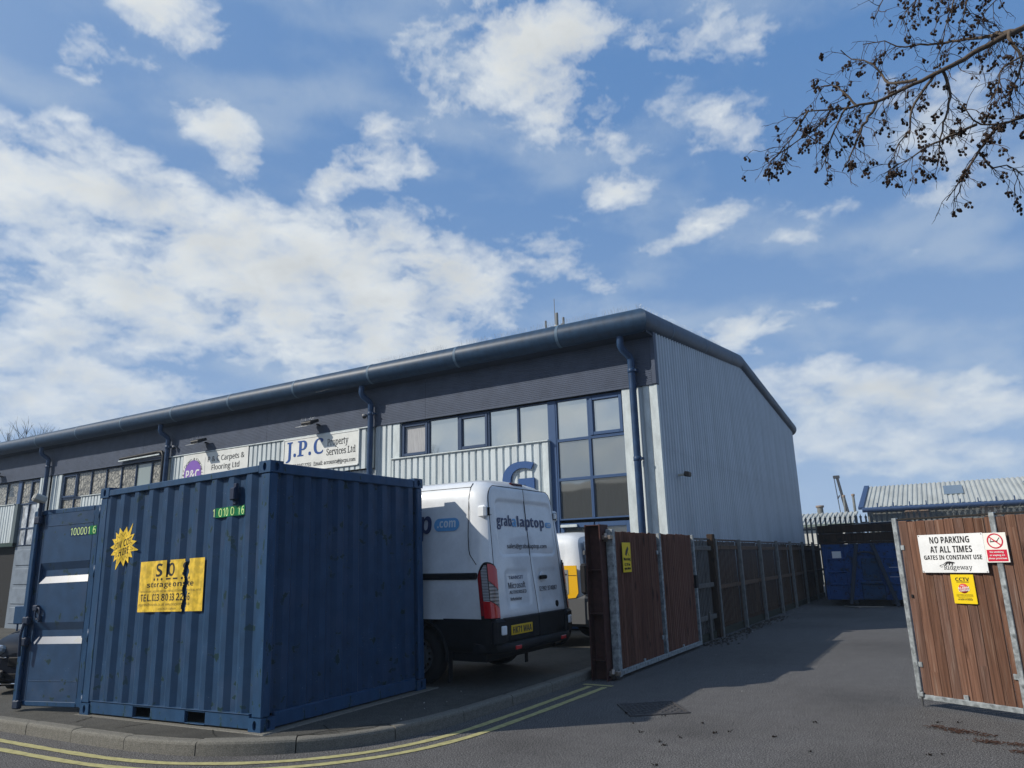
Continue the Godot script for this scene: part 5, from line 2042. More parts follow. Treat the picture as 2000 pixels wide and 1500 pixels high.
func container_door(c: Node3D, paint: Material, frame_m: Material):
	# swung open on the front left corner; x runs from the hinge outwards, +z is its outer face
	var dx := Transform3D(Basis(Vector3.UP, 0.155), Vector3(-CL - 0.015, 0, -0.03))
	var w := 1.17
	var y0 := 0.06
	var y1 := 2.345
	var s := st()
	# pressed panel: two trough-shaped ribs running across
	var prof := [Vector2(y0 + 0.03, 0.0), Vector2(0.750, 0.0), Vector2(0.830, -0.038), Vector2(0.905, -0.038), Vector2(0.995, 0.0), Vector2(1.450, 0.0), Vector2(1.530, -0.038), Vector2(1.605, -0.038), Vector2(1.695, 0.0), Vector2(y1 - 0.03, 0.0)]
	var xa := -w + 0.20
	var xb := -0.115
	for i in prof.size() - 1:
		var a: Vector2 = prof[i]
		var b: Vector2 = prof[i + 1]
		quad(s, Vector3(xa, a.x, a.y), Vector3(xb, a.x, a.y), Vector3(xb, b.x, b.y), Vector3(xa, b.x, b.y))
		quad(s, Vector3(xb, a.x, -0.06), Vector3(xa, a.x, -0.06), Vector3(xa, b.x, -0.06), Vector3(xb, b.x, -0.06))
		for x in [xa, xb]:
			quad(s, Vector3(x, a.x, 0), Vector3(x, b.x, 0), Vector3(x, b.x, b.y), Vector3(x, a.x, a.y))
	var glossy := mat("door_gloss_blue", lin(1.05, 1.08, 1.1), 0.31, {"tex": paint_tex(), "tri": Vector3(0.5, 0.5, 0.5), "spec": 0.55})
	var d := part(c, "open_door", s, glossy, dx)
	s = st()
	slab(s, Vector3(-w, y0, -0.062), Vector3(-w + 0.075, y1, 0.018), 0.01)
	slab(s, Vector3(-0.115, y0, -0.062), Vector3(-0.012, y1, 0.002), 0.01)
	slab(s, Vector3(-w + 0.075, y0, -0.061), Vector3(-0.115, y0 + 0.06, 0.004), 0.008)
	slab(s, Vector3(-w + 0.075, y1 - 0.06, -0.061), Vector3(-0.115, y1, 0.004), 0.008)
	part(d, "door_frame", s, frame_m)
	# channel beside the locking bar, its sloped edge catching the light
	s = st()
	quad(s, Vector3(-w + 0.075, y0 + 0.06, -0.03), Vector3(-w + 0.17, y0 + 0.06, -0.03), Vector3(-w + 0.17, y1 - 0.06, -0.03), Vector3(-w + 0.075, y1 - 0.06, -0.03))
	quad(s, Vector3(-w + 0.17, y0 + 0.06, -0.03), Vector3(-w + 0.20, y0 + 0.06, 0.001), Vector3(-w + 0.20, y1 - 0.06, 0.001), Vector3(-w + 0.17, y1 - 0.06, -0.03))
	part(d, "bar_channel", s, glossy)
	s = st()
	tube(s, [Vector3(-w + 0.115, y0 - 0.02, 0.035), Vector3(-w + 0.115, y1 + 0.03, 0.035)], 0.021, 10)
	part(d, "locking_bar", s, frame_m)
	var hw := mat("door_ironwork", lin(0.020, 0.032, 0.060), 0.55)
	for y in [y0 + 0.02, 0.78, 1.02, y1 - 0.12]:
		s = st()
		slab(s, Vector3(-w + 0.06, y - 0.05, 0.0), Vector3(-w + 0.17, y + 0.05, 0.062), 0.014)
		part(d, "bar_keeper", s, hw)
	s = st()
	tube(s, [Vector3(-w + 0.125, 1.0, 0.07), Vector3(-w + 0.13, 0.86, 0.10), Vector3(-w + 0.13, 0.62, 0.085)], 0.016, 8)
	part(d, "handle_lever", s, hw)
	s = st()
	var loop := []
	for k in 11:
		var a := TAU * k / 10
		loop.append(Vector3(-w + 0.29 + cos(a) * 0.04, 1.10 + sin(a) * 0.07, 0.03))
	tube(s, loop, 0.012, 6, false)
	slab(s, Vector3(-w + 0.20, 1.13, 0.0), Vector3(-w + 0.28, 1.20, 0.045), 0.01)
	slab(s, Vector3(-w + 0.30, 1.00, 0.0), Vector3(-w + 0.34, 1.08, 0.04), 0.01)
	part(d, "lock_hasp", s, hw)
	for y in [0.13, 0.84, 1.56, 2.25]:
		s = st()
		var hp := PackedVector2Array([Vector2(-0.10, y - 0.02), Vector2(-0.02, y - 0.065), Vector2(0.012, y - 0.065), Vector2(0.012, y + 0.065), Vector2(-0.02, y + 0.065), Vector2(-0.10, y + 0.02)])
		prism(s, hp, Transform3D.IDENTITY, 0.0, 0.022)
		lathe(s, [Vector2(0.001, -0.07), Vector2(0.022, -0.07), Vector2(0.022, 0.07), Vector2(0.001, 0.07)], 10, Transform3D(Basis.IDENTITY, Vector3(0.008, y, 0.01)))
		part(d, "hinge", s, frame_m)
	s = st()
	slab(s, Vector3(-w + 0.22, 2.14, 0.0), Vector3(-0.13, 2.146, 0.006), 0.002)
	slab(s, Vector3(-w + 0.22, 0.335, 0.0), Vector3(-0.13, 0.341, 0.004), 0.001)
	part(d, "weld_line", s, frame_m)
	s = st()
	quad(s, Vector3(-0.50, 1.995, 0.003), Vector3(-0.045, 1.995, 0.005), Vector3(-0.045, 2.10, 0.005), Vector3(-0.50, 2.10, 0.003), Vector2(0, 1), Vector2(1, 1), Vector2(1, 0), Vector2(0, 0))
	part(d, "number_strip", s, mat("door_number_print", lin(1, 1, 1), 0.42, {"tex": number_tex("100001 6", [0.72])})).set_meta("label", "pale yellow digits ending on a green strip")
	# pale bleached bands along the two troughs
	# small lamp clipped on the door's top corner
	var l := thing("clip_lamp", "pale little flood lamp clipped on top of the open container door", "lamp", Vector3.ZERO)
	l.transform = c.transform * dx * Transform3D(Basis(Vector3.UP, -0.5), Vector3(-w + 0.14, y1 + 0.02, 0.03))
	s = st()
	block(s, Transform3D(Basis(Vector3.RIGHT, -0.35), Vector3(-0.03, 0.13, 0.03)), Vector3(0.20, 0.09, 0.15), 0.02)
	part(l, "housing", s, mat("lamp_pale", lin(0.36, 0.36, 0.33), 0.5))
	s = st()
	slab(s, Vector3(-0.02, -0.10, -0.01), Vector3(0.02, 0.10, 0.03), 0.004)
	part(l, "clamp", s, hw)
	# hanging box bracket behind the free edge
	s = st()
	slab(s, Vector3(-w - 0.26, 0.98, -0.10), Vector3(-w + 0.02, 1.20, -0.05), 0.01)
	slab(s, Vector3(-w - 0.03, 0.6, -0.10), Vector3(-w + 0.04, 1.22, -0.045), 0.01)
	tube(s, [Vector3(-w - 0.2, 0.98, -0.075), Vector3(-w - 0.2, 0.90, -0.075)], 0.012, 6)
	part(d, "lock_box", s, frame_m)


# ------------------------------------------------------------------ vehicles (length runs to -z from the tail at z = 0)
const VAN := [Vector2(1.0, 0.79), Vector2(1.012, 0.90), Vector2(1.02, 1.02), Vector2(1.024, 1.15), Vector2(1.022, 1.28), Vector2(1.010, 1.38), Vector2(0.998, 1.5), Vector2(0.985, 1.65), Vector2(0.972, 1.8), Vector2(0.958, 1.95), Vector2(0.943, 2.10), Vector2(0.925, 2.24), Vector2(0.900, 2.34), Vector2(0.868, 2.415), Vector2(0.815, 2.468), Vector2(0.73, 2.503), Vector2(0.6, 2.527), Vector2(0.4, 2.545), Vector2(0.2, 2.553), Vector2(0.0, 2.555)]


func lean(y: float) -> float:
	return clampf((y - 0.8) / 1.7 * 0.17, 0.0, 0.3)


func rounded_in(u: float, v: float, u0: float, u1: float, v0: float, v1: float, r: float, soft: float) -> float:
	# 1 well inside the rounded rectangle, 0 outside, soft wide in between
	var cu := (u0 + u1) * 0.5
	var cv := (v0 + v1) * 0.5
	var q := Vector2(absf(u - cu) - (u1 - u0) * 0.5 + r, absf(v - cv) - (v1 - v0) * 0.5 + r)
	var d := Vector2(maxf(q.x, 0), maxf(q.y, 0)).length() + minf(maxf(q.x, q.y), 0.0) - r
	return smoothstep(0.0, 1.0, clampf(-d / soft, 0.0, 1.0))


func shell(hs: float, ws: float, length: float, wheel_z: Array, wheel_r: float, panel: Array) -> SurfaceTool:
	var ts := [0.0, 0.008, 0.02, 0.04, 0.07, 0.11, 0.16]
	var t := 0.2
	while t < 1.9:
		ts.append(t)
		t += 0.025
	while t < length - 0.05:
		ts.append(t)
		t += 0.08
	ts.append(length)
	var rings := []
	var nose := length - 1.55
	for tt in ts:
		var wm: float = 1.0 - 0.05 * pow(clampf(1.0 - tt / 0.16, 0, 1), 2.2)
		var drop: float = 0.10 * pow(clampf(1.0 - tt / 0.35, 0, 1), 2.4)
		var rh := 1.0
		if tt > nose:      # windscreen, then bonnet
			var k: float = (tt - nose) / (length - nose)
			rh = lerpf(1.0, 0.20, smoothstep(0.0, 0.72, k)) if k < 0.72 else lerpf(0.20, 0.0, pow((k - 0.72) / 0.28, 2.0))
			wm *= lerpf(1.0, 0.80, pow(k, 3.0))
		var ring := PackedVector3Array()
		for side in 2:
			for i in VAN.size():
				var p: Vector2 = VAN[i] if side == 0 else VAN[VAN.size() - 1 - i]
				if side == 1 and i == 0:
					continue
				var y := p.y
				if y > 2.1:
					y -= drop * (y - 2.1) / 0.45
				if y > 1.25:
					y = 1.25 + (y - 1.25) * rh
				var z: float = -0.11 - lean(p.y) * clampf(1.0 - tt / 3.0, 0.0, 1.0) - tt
				var w := p.x * wm
				if p.y > 0.9 and p.y < 2.35:
					w -= 0.012 * rounded_in(-z, p.y, panel[0], panel[1], panel[2], panel[3], 0.12, 0.035)
				# flare over the wheels
				for wz in wheel_z:
					var d := Vector2(z - wz, (p.y * hs - wheel_r)).length()
					w += 0.03 * exp(-pow((d - wheel_r * 1.35) / 0.10, 2.0)) * (1.0 if p.y < 1.2 else 0.0)
				ring.append(Vector3((-w if side == 0 else w) * ws, y * hs, z))
		rings.append(ring)
	var s := st()
	loft(s, rings, false, true, func(c): return not wheel_z.any(func(wz): return absf(c.x) > 0.8 * ws and Vector2(c.z - wz, c.y - wheel_r).length() < wheel_r * 1.30))
	s.set_smooth_group(-1)
	fan(s, rings[0], true)
	fan(s, rings[-1], false)
	return s


func rear_point(x: float, y: float, out: float) -> Vector3:
	return Vector3(x, y, -0.11 - lean(y) + out)


func rear_door(side: float, ws: float, hs: float) -> SurfaceTool:
	var s := st()
	s.set_smooth_group(0)
	var nx := 34
	var ny := 64
	var seam := 0.06
	var grid := []
	for j in ny + 1:
		var y := lerpf(0.80, 2.425, j / float(ny))
		var row := PackedVector3Array()
		var outer := lerpf(0.885, 0.835, (y - 0.8) / 1.62)
		if y > 2.22:
			outer -= (1.0 - sqrt(maxf(0.0, 1.0 - pow((y - 2.22) / 0.206, 2.0)))) * 0.14
		var sx := seam + (0.05 * (1.0 - smoothstep(0.8, 1.5, y)))
		for i in nx + 1:
			var u := i / float(nx)
			var x := lerpf(sx + side * 0.004, side * outer, u)
			var out := 0.012
			var e := minf(u * absf(side * outer - sx), (1.0 - u) * absf(side * outer - sx))
			e = minf(e, minf(y - 0.8, 2.425 - y))
			out -= 0.011 * pow(clampf(1.0 - e / 0.012, 0, 1), 2.0)
			out -= 0.016 * rounded_in(x, y, -0.735, 0.80, 1.53, 2.27, 0.12, 0.04)
			out -= 0.010 * rounded_in(x, y, -0.66 if side < 0 else 0.18, -0.02 if side < 0 else 0.76, 0.90, 1.38, 0.08, 0.05)
			row.append(rear_point(x * ws, y, out) * Vector3(1, hs, 1))
		grid.append(row)
	for j in ny:
		for i in nx:
			if side > 0:
				quad(s, grid[j][i], grid[j][i + 1], grid[j + 1][i + 1], grid[j + 1][i])
			else:
				quad(s, grid[j][i + 1], grid[j][i], grid[j + 1][i], grid[j + 1][i + 1])
	s.set_smooth_group(-1)
	return s


func wheel(parent: Node3D, at: Vector3, r: float, w: float, side: float):
	var rubber := mat("tyre_rubber", lin(0.012, 0.012, 0.013), 0.85)
	var steel := mat("wheel_steel", lin(0.30, 0.31, 0.32), 0.4, {"metal": 0.7})
	var xf := Transform3D(Basis(Vector3(0, 0, 1), -side * PI / 2), at)   # y of the profile points outwards
	var s := st()
	lathe(s, [Vector2(r * 0.64, -w * 0.5), Vector2(r * 0.9, -w * 0.5), Vector2(r * 0.98, -w * 0.4), Vector2(r, -w * 0.25), Vector2(r, w * 0.25), Vector2(r * 0.98, w * 0.4), Vector2(r * 0.9, w * 0.5), Vector2(r * 0.66, w * 0.48), Vector2(r * 0.62, w * 0.42)], 36, xf)
	var o := part(parent, "wheel", s, rubber)
	s = st()
	lathe(s, [Vector2(r * 0.65, w * 0.45), Vector2(r * 0.62, w * 0.44), Vector2(r * 0.60, w * 0.30), Vector2(r * 0.52, w * 0.27), Vector2(r * 0.36, w * 0.36), Vector2(r * 0.26, w * 0.40), Vector2(r * 0.20, w * 0.38), Vector2(r * 0.001, w * 0.38)], 36, xf)
	part(o, "rim", s, steel)
	s = st()
	for k in 14:
		var a := TAU * k / 14
		lathe(s, [Vector2(0.001, 0.012), Vector2(r * 0.055, 0.010), Vector2(r * 0.055, 0.0)], 10, xf * Transform3D(Basis.IDENTITY, Vector3(cos(a) * r * 0.46, w * 0.305, sin(a) * r * 0.46)))
	part(o, "rim_hole", s, mat("hole_black", lin(0.004, 0.004, 0.004), 1.0))


func build_vans():
	var dirt := mix_tex("van_dirt", 512, 0.008, 0.06, 0.3, 0.84, 1.0, 151)
	var white := mat("van_white", lin(0.66, 0.69, 0.72), 0.35, {"tex": dirt, "tri": 0.5, "coat": 0.7, "coat_rough": 0.08})
	var black := mat("van_black_plastic", lin(0.009, 0.010, 0.013), 0.6, {"tex": mix_tex("soft", 512, 0.01, 0.1, 0.4, 0.55, 1.0, 91), "tri": 1.0})
	var seam := mat("seam_black", lin(0.01, 0.01, 0.012), 0.8)
	var red := mat("lamp_red", lin(0.42, 0.010, 0.012), 0.12, {"coat": 1.0})
	var clear := mat("lamp_clear", lin(0.42, 0.42, 0.44), 0.12, {"coat": 1.0, "tex": lamp_tex(), "tri": Vector3(1, 14, 1)})
	var amber := mat("lamp_smoke", lin(0.25, 0.22, 0.21), 0.12, {"coat": 1.0, "tex": lamp_tex(), "tri": Vector3(1, 6, 1)})
	var glass := mat("vehicle_glass", lin(0.015, 0.018, 0.02), 0.04, {"spec": 0.8})
	var navy := mat("van_print_navy", lin(0.035, 0.05, 0.12), 0.4)
	var sky := mat("van_print_blue", lin(0.12, 0.32, 0.58), 0.4)
	var pale := mat("van_print_white", lin(0.55, 0.62, 0.68), 0.4)
	var ink := mat("van_print_ink", lin(0.035, 0.035, 0.045), 0.4)
	var yellow := mat("plate_yellow", lin(0.55, 0.36, 0.015), 0.4)
	var v := thing("delivery_van", "large white delivery van with computer shop lettering, tail beside the container", "van", Vector3(-4.72, 0.12, -8.50), PI / 2)
	part(v, "body", shell(1.0, 1.0, 5.45, [-1.24, -4.55], 0.345, [0.44, 3.7, 1.40, 2.20]), white)
	# black lower skirt with wheel arches
	var s := st()
	var rings := []
	var t := 0.0
	while t < 5.3:
		var k := 1.0 - 0.05 * pow(clampf(1.0 - t / 0.16, 0, 1), 2.2)
		if t > 4.9:
			k *= 1.0 - (t - 4.9) * 0.35
		var ring := PackedVector3Array()
		for side in [-1.0, 1.0]:
			var col := [Vector2(0.93, 0.40), Vector2(0.985, 0.44), Vector2(1.005, 0.55), Vector2(1.006, 0.80)]
			if side > 0:
				col.reverse()
			for p in col:
				ring.append(Vector3(side * p.x * k, p.y, -0.10 - t))
		rings.append(ring)
		t += 0.03
	for half in 2:
		var hr := []
		for r in rings:
			hr.append(r.slice(0, 4) if half == 0 else r.slice(4, 8))
		loft(s, hr, false, true, func(c): return not [-1.24, -4.55].any(func(wz): return Vector2(c.z - wz, c.y - 0.345).length() < 0.44))
	part(v, "lower_skirt", s, black)
	s = st()
	slab(s, Vector3(-0.88, 0.29, -5.2), Vector3(0.88, 0.55, -0.28), 0.02)
	slab(s, Vector3(-0.84, 0.5, -5.3), Vector3(0.84, 0.9, -0.2), 0.02)
	part(v, "underbody", s, seam)
	for side in [-1.0, 1.0]:
		for wz in [-1.24, -4.55]:
			s = st()
			var arc := []
			for k in 17:
				var a := PI * k / 16 - 0.1 + 0.2 * k / 16.0
				arc.append(Vector3(side * 1.005, 0.345 + sin(a) * 0.45, wz + cos(a) * 0.45))
			tube(s, arc, 0.022, 6)
			part(v, "arch_lip", s, black)
			wheel(v, Vector3(side * 0.90, 0.345, wz), 0.345, 0.22, side)
		s = st()
		slab(s, Vector3(side * 0.93 - 0.04, 0.05, -0.80), Vector3(side * 0.93 + 0.04, 0.42, -0.785), 0.004)
		part(v, "mud_flap", s, seam)
	# rear bumper: a step between two corners
	s = st()
	var bp := [Vector2(0.0, 0.40), Vector2(0.06, 0.40), Vector2(0.085, 0.42), Vector2(0.09, 0.475), Vector2(0.075, 0.51), Vector2(0.0, 0.52)]
	var brs := []
	for k in 25:
		var u := k / 24.0 * 2.0 - 1.0
		var x := 1.015 * (sin(u * PI / 2) * 0.35 + u * 0.65)
		var back := -0.10 - 0.30 * pow(absf(u), 9.0)
		var ring := PackedVector3Array()
		for p in bp:
			ring.append(Vector3(x, p.y, back + p.x * 1.1))
		brs.append(ring)
	loft(s, brs, true, true)
	fan(s, brs[0], false)
	fan(s, brs[-1], true)
	part(v, "bumper", s, black)
	s = st()
	for side in [-1.0, 1.0]:
		block(s, Transform3D(Basis(Vector3.UP, side * 0.12), Vector3(side * 0.90, 0.645, -0.10)), Vector3(0.22, 0.30, 0.10), 0.03)
	part(v, "bumper_corner", s, black)
	s = st()
	slab(s, Vector3(-0.79, 0.515, -0.12), Vector3(0.058, 0.798, -0.072), 0.012)
	slab(s, Vector3(0.068, 0.515, -0.12), Vector3(0.79, 0.798, -0.072), 0.012)
	part(v, "lower_door_panel", s, black)
	for side in [-1.0, 1.0]:
		var d := part(v, "rear_door", rear_door(side, 1.0, 1.0), white)
		if side > 0:
			s = st()
			var hp := rear_point(0.30, 1.255, 0.01)
			lathe(s, [Vector2(0.07, 0.0), Vector2(0.06, 0.006), Vector2(0.001, 0.004)], 18, Transform3D(Basis(Vector3.RIGHT, PI / 2), hp))
			part(d, "handle_cup", s, white)
			s = st()
			block(s, Transform3D(Basis(Vector3.RIGHT, 0.09), hp + Vector3(0, -0.005, 0.022)), Vector3(0.19, 0.052, 0.035), 0.012)
			part(d, "handle", s, seam)
			s = st()
			var lp := rear_point(0.64, 0.885, 0.008)
			lathe(s, [Vector2(0.045, 0.0), Vector2(0.045, 0.008), Vector2(0.030, 0.012), Vector2(0.001, 0.010)], 16, Transform3D(Basis(Vector3.RIGHT, PI / 2), lp))
			part(d, "lock", s, seam)
	# door gaps
	s = st()
	var ol := []
	for k in 41:
		var y := lerpf(0.8, 2.432, k / 40.0)
		var o := lerpf(0.888, 0.838, (y - 0.8) / 1.62)
		if y > 2.22:
			o -= (1.0 - sqrt(maxf(0.0, 1.0 - pow((y - 2.22) / 0.213, 2.0)))) * 0.14
		ol.append(Vector2(o, y))
	for side in [-1.0, 1.0]:
		var line := []
		for p in ol:
			line.append(rear_point(side * (p.x + 0.004), p.y, 0.0))
		line.append(rear_point(0.0, 2.432, 0.0))
		tube(s, line, 0.0045, 5, false)
	var mid := []
	for k in 33:
		var y := lerpf(0.8, 2.43, k / 32.0)
		mid.append(rear_point(0.06 + 0.05 * (1.0 - smoothstep(0.8, 1.5, y)), y, 0.0))
	tube(s, mid, 0.0055, 5, false)
	part(v, "door_seal", s, seam)
	# side seams, rub strip
	for side in [-1.0, 1.0]:
		s = st()
		var line := []
		for q in [[0.50, 2.47, 0.815], [0.50, 2.415, 0.869], [0.50, 2.30, 0.911], [0.49, 2.1, 0.944], [0.48, 1.8, 0.973], [0.46, 1.62, 0.988], [0.44, 1.56, 0.993], [0.34, 1.44, 1.005]]:
			line.append(Vector3(side * (q[2] + 0.001), q[1], -q[0]))
		tube(s, line, 0.0045, 5, false)
		tube(s, [Vector3(side * 0.869, 2.415, -0.50), Vector3(side * 0.869, 2.415, -3.6)], 0.004, 5, false)
		part(v, "panel_seam", s, seam)
		s = st()
		slab(s, Vector3(minf(side * 1.005, side * 1.045), 1.265, -3.8), Vector3(maxf(side * 1.005, side * 1.045), 1.345, -0.32), 0.012)
		part(v, "rub_strip", s, black)
		for y in [2.09, 0.93]:
			if y > 1.0:
				s = st()
				block(s, Transform3D(Basis(Vector3.UP, side * 0.25), rear_point(side * 0.925, y, -0.05)), Vector3(0.07, 0.16, 0.15), 0.025)
				part(v, "hinge_cover", s, white)
				s = st()
				block(s, Transform3D(Basis.IDENTITY, rear_point(side * 0.893, y, 0.02)), Vector3(0.05, 0.10, 0.035), 0.008)
				part(v, "hinge", s, seam)
				s = st()
				block(s, Transform3D(Basis.IDENTITY, rear_point(side * 0.868, y, 0.03)), Vector3(0.05, 0.085, 0.03), 0.008)
				part(v, "hinge", s, white)
		# tail lamp wrapped round the corner
		tail_lamp(v, side, red, clear, amber, seam)
		s = st()
		block(s, Transform3D(Basis(Vector3.UP, side * 0.12), Vector3(side * 0.875, 0.665, -0.035)), Vector3(0.095, 0.105, 0.03), 0.01)
		part(v, "sensor_cap", s, white)
		s = st()
		block(s, Transform3D(Basis.IDENTITY, Vector3(side * 0.60, 0.45, -0.002)), Vector3(0.14, 0.045, 0.012), 0.004)
		part(v, "reflector", s, red)
	s = st()
	block(s, Transform3D(Basis(Vector3.RIGHT, 0.35), Vector3(0.0, 2.49, -0.345)), Vector3(0.30, 0.05, 0.06), 0.015)
	part(v, "brake_light", s, mat("brake_dark_red", lin(0.05, 0.006, 0.008), 0.2))
	# number plate
	s = st()
	slab(s, Vector3(-0.655, 0.590, -0.075), Vector3(-0.135, 0.705, -0.062), 0.004)
	var pl := part(v, "number_plate", s, yellow)
	letters(pl, "lettering", "HK71 WAA", Transform3D(Basis.IDENTITY, Vector3(-0.395, 0.6475, -0.061)), 0.46, 0.078, ink, false, true, 0.003)
	s = st()
	slab(s, Vector3(-0.70, 0.53, -0.075), Vector3(-0.09, 0.585, -0.066), 0.006)
	part(v, "plate_plinth", s, seam)
	# lettering on the doors
	var tilt := Basis(Vector3.RIGHT, -0.0997)
	var put := func(words: String, x: float, y: float, w: float, h: float, m: Material, bold: bool, out: float):
		letters(v, "lettering", words, Transform3D(tilt, rear_point(x, y, out)), w, h, m, false, bold, 0.002)
	put.call("grab", -0.515, 1.965, 0.37, 0.19, navy, true, 0.005)
	put.call("a", -0.272, 1.966, 0.10, 0.108, sky, true, 0.005)
	put.call("laptop", 0.185, 1.965, 0.74, 0.19, navy, true, 0.005)
	put.call("sales@grabalaptop.com", 0.02, 1.655, 1.06, 0.078, ink, false, 0.005)
	put.call("TRANSIT", -0.38, 1.27, 0.36, 0.042, navy, false, 0.008)
	put.call("Microsoft", -0.37, 1.175, 0.42, 0.078, ink, false, 0.006)
	put.call("AUTHORISED", -0.36, 1.09, 0.42, 0.042, ink, false, 0.006)
	put.call("Refurbisher", -0.42, 1.01, 0.28, 0.042, ink, false, 0.006)
	put.call("02392 374087", 0.44, 1.10, 0.52, 0.060, ink, false, 0.008)
	s = st()
	pill(s, 0.17, 0.075)
	part(v, "web_pill", s, sky, Transform3D(tilt, rear_point(0.675, 1.955, 0.005)))
	letters(v, "lettering", ".com", Transform3D(tilt, rear_point(0.675, 1.955, 0.009)), 0.12, 0.045, pale, false, true, 0.002)
	# lettering on the near side
	var n := Vector3(-1, 0.09, 0).normalized()
	letters(v, "lettering", "grabalaptop", facing(Vector3(-0.956, 1.95, -2.18), n), 2.22, 0.40, navy, false, true, 0.004)
	s = st()
	pill(s, 0.40, 0.165)
	part(v, "web_pill", s, sky, facing(Vector3(-0.953, 1.95, -0.83), n))
	letters(v, "lettering", ".com", facing(Vector3(-0.957, 1.955, -0.83), n), 0.29, 0.09, pale, false, true, 0.003)
	# front: windscreen, side windows, lamps
	s = st()
	for k in 1:
		quad(s, Vector3(-0.78, 1.75, -4.78), Vector3(0.78, 1.75, -4.78), Vector3(0.72, 2.36, -4.33), Vector3(-0.72, 2.36, -4.33))
	part(v, "windscreen", s, glass)
	for side in [-1.0, 1.0]:
		s = st()
		prism(s, PackedVector2Array([Vector2(-4.45, 1.45), Vector2(-3.55, 1.45), Vector2(-3.55, 2.1), Vector2(-4.05, 2.1)]), Transform3D(Basis(Vector3(0, 0, 1), Vector3.UP, Vector3(-1, 0, 0)), Vector3(side * 0.985, 0, 0)), -0.02, 0.02)
		part(v, "cab_window", s, glass)
		s = st()
		block(s, Transform3D(Basis.IDENTITY, Vector3(side * 1.13, 1.62, -4.25)), Vector3(0.16, 0.34, 0.12), 0.04)
		part(v, "wing_mirror", s, black)
		s = st()
		block(s, Transform3D(Basis(Vector3.UP, side * 0.35), Vector3(side * 0.70, 1.02, -5.45)), Vector3(0.32, 0.26, 0.14), 0.05)
		part(v, "headlight", s, clear)

	# the smaller van beyond it
	var gray := mat("van_grey_plastic", lin(0.085, 0.088, 0.092), 0.6)
	var orange := mat("van_side_yellow", lin(0.72, 0.40, 0.01), 0.4, {"coat": 0.6})
	var panel := mat("van_side_grey", lin(0.20, 0.21, 0.22), 0.45)
	var b := thing("small_van", "smaller white van with yellow and grey side panel parked beyond the delivery van", "van", Vector3(-5.42, 0.12, -12.42), PI / 2)
	part(b, "body", shell(0.765, 0.90, 4.3, [-0.80, -3.5], 0.32, [0.45, 1.7, 1.5, 2.2]), white)
	s = st()
	slab(s, Vector3(-0.935, 0.34, -4.1), Vector3(0.935, 0.86, -0.06), 0.05)
	part(b, "lower_skirt", s, gray)
	s = st()
	slab(s, Vector3(-0.91, 0.40, -0.16), Vector3(0.91, 0.80, 0.03), 0.06)
	part(b, "bumper", s, gray)
	for side in [-1.0, 1.0]:
		s = st()
		block(s, Transform3D(Basis(Vector3.UP, side * 0.2), Vector3(side * 0.845, 1.13, -0.12)), Vector3(0.14, 0.52, 0.16), 0.04)
		var tl := part(b, "tail_lamp", s, seam)
		s = st()
		for e in [[1.18, 1.32], [0.92, 1.06]]:
			block(s, Transform3D(Basis(Vector3.UP, side * 0.2), Vector3(side * 0.83, (e[0] + e[1]) * 0.5, -0.038)), Vector3(0.07, e[1] - e[0], 0.012), 0.004)
		part(tl, "lens", s, mat("lens_pale_red", lin(0.20, 0.07, 0.06), 0.15, {"coat": 1.0}))
		s = st()
		block(s, Transform3D(Basis.IDENTITY, Vector3(side * 0.6, 0.68, 0.028)), Vector3(0.22, 0.06, 0.02), 0.008)
		part(b, "reflector", s, red)
		s = st()
		block(s, Transform3D(Basis.IDENTITY, Vector3(side * 0.86, 0.84, -0.03)), Vector3(0.06, 0.10, 0.05), 0.01)
		part(b, "sensor_cap", s, white)
		s = st()
		block(s, Transform3D(Basis.IDENTITY, Vector3(side * 0.80, 1.57, -0.13)), Vector3(0.05, 0.08, 0.05), 0.01)
		part(b, "hinge", s, gray)
		for wz in [-0.80, -3.5]:
			wheel(b, Vector3(side * 0.80, 0.32, wz), 0.32, 0.2, side)
		var sx := Transform3D(Basis(Vector3(0, 0, 1), Vector3.UP, Vector3(-1, 0, 0)), Vector3(side * 0.935, 0, 0))
		s = st()
		prism(s, PackedVector2Array([Vector2(-0.95, 0.76), Vector2(-0.27, 0.82), Vector2(-0.215, 0.90), Vector2(-0.235, 1.36), Vector2(-0.95, 1.36)]), sx, -0.01, 0.01)
		var yp := part(b, "yellow_panel", s, orange)
		s = st()
		prism(s, PackedVector2Array([Vector2(-0.93, 0.84), Vector2(-0.40, 0.88), Vector2(-0.40, 1.29), Vector2(-0.93, 1.29)]), sx, -0.016, 0.016)
		part(yp, "grey_inlay", s, panel)
		s = st()
		slab(s, Vector3(side * 0.953 - 0.004, 1.20, -0.90), Vector3(side * 0.953 + 0.004, 1.22, -0.42), 0.001)
		slab(s, Vector3(side * 0.947 - 0.004, 1.19, -0.40), Vector3(side * 0.947 + 0.004, 1.197, -0.235), 0.001)
		part(yp, "slot", s, seam)
	s = st()
	for x in [0.0]:
		slab(s, Vector3(-0.003, 0.80, -0.12), Vector3(0.003, 1.9, -0.10), 0.001)
	part(b, "door_seal", s, seam)
	s = st()
	block(s, Transform3D(Basis(Vector3.RIGHT, -0.08), Vector3(0.38, 1.52, -0.185)), Vector3(0.62, 0.5, 0.02), 0.008)
	block(s, Transform3D(Basis(Vector3.RIGHT, -0.08), Vector3(-0.38, 1.52, -0.185)), Vector3(0.62, 0.5, 0.02), 0.008)
	part(b, "rear_window", s, mat("blue_grey_glass", lin(0.10, 0.14, 0.20), 0.1, {"coat": 1.0}))


func lamp_tex() -> ImageTexture:
	if texs.has("lamp"):
		return texs.lamp
	var a := PackedByteArray()
	for y in 64:
		for x in 16:
			a.append(255 if (y % 16) < 9 else (40 if (y % 16) < 12 else 150))
	texs.lamp = gray_image(16, a)
	return texs.lamp


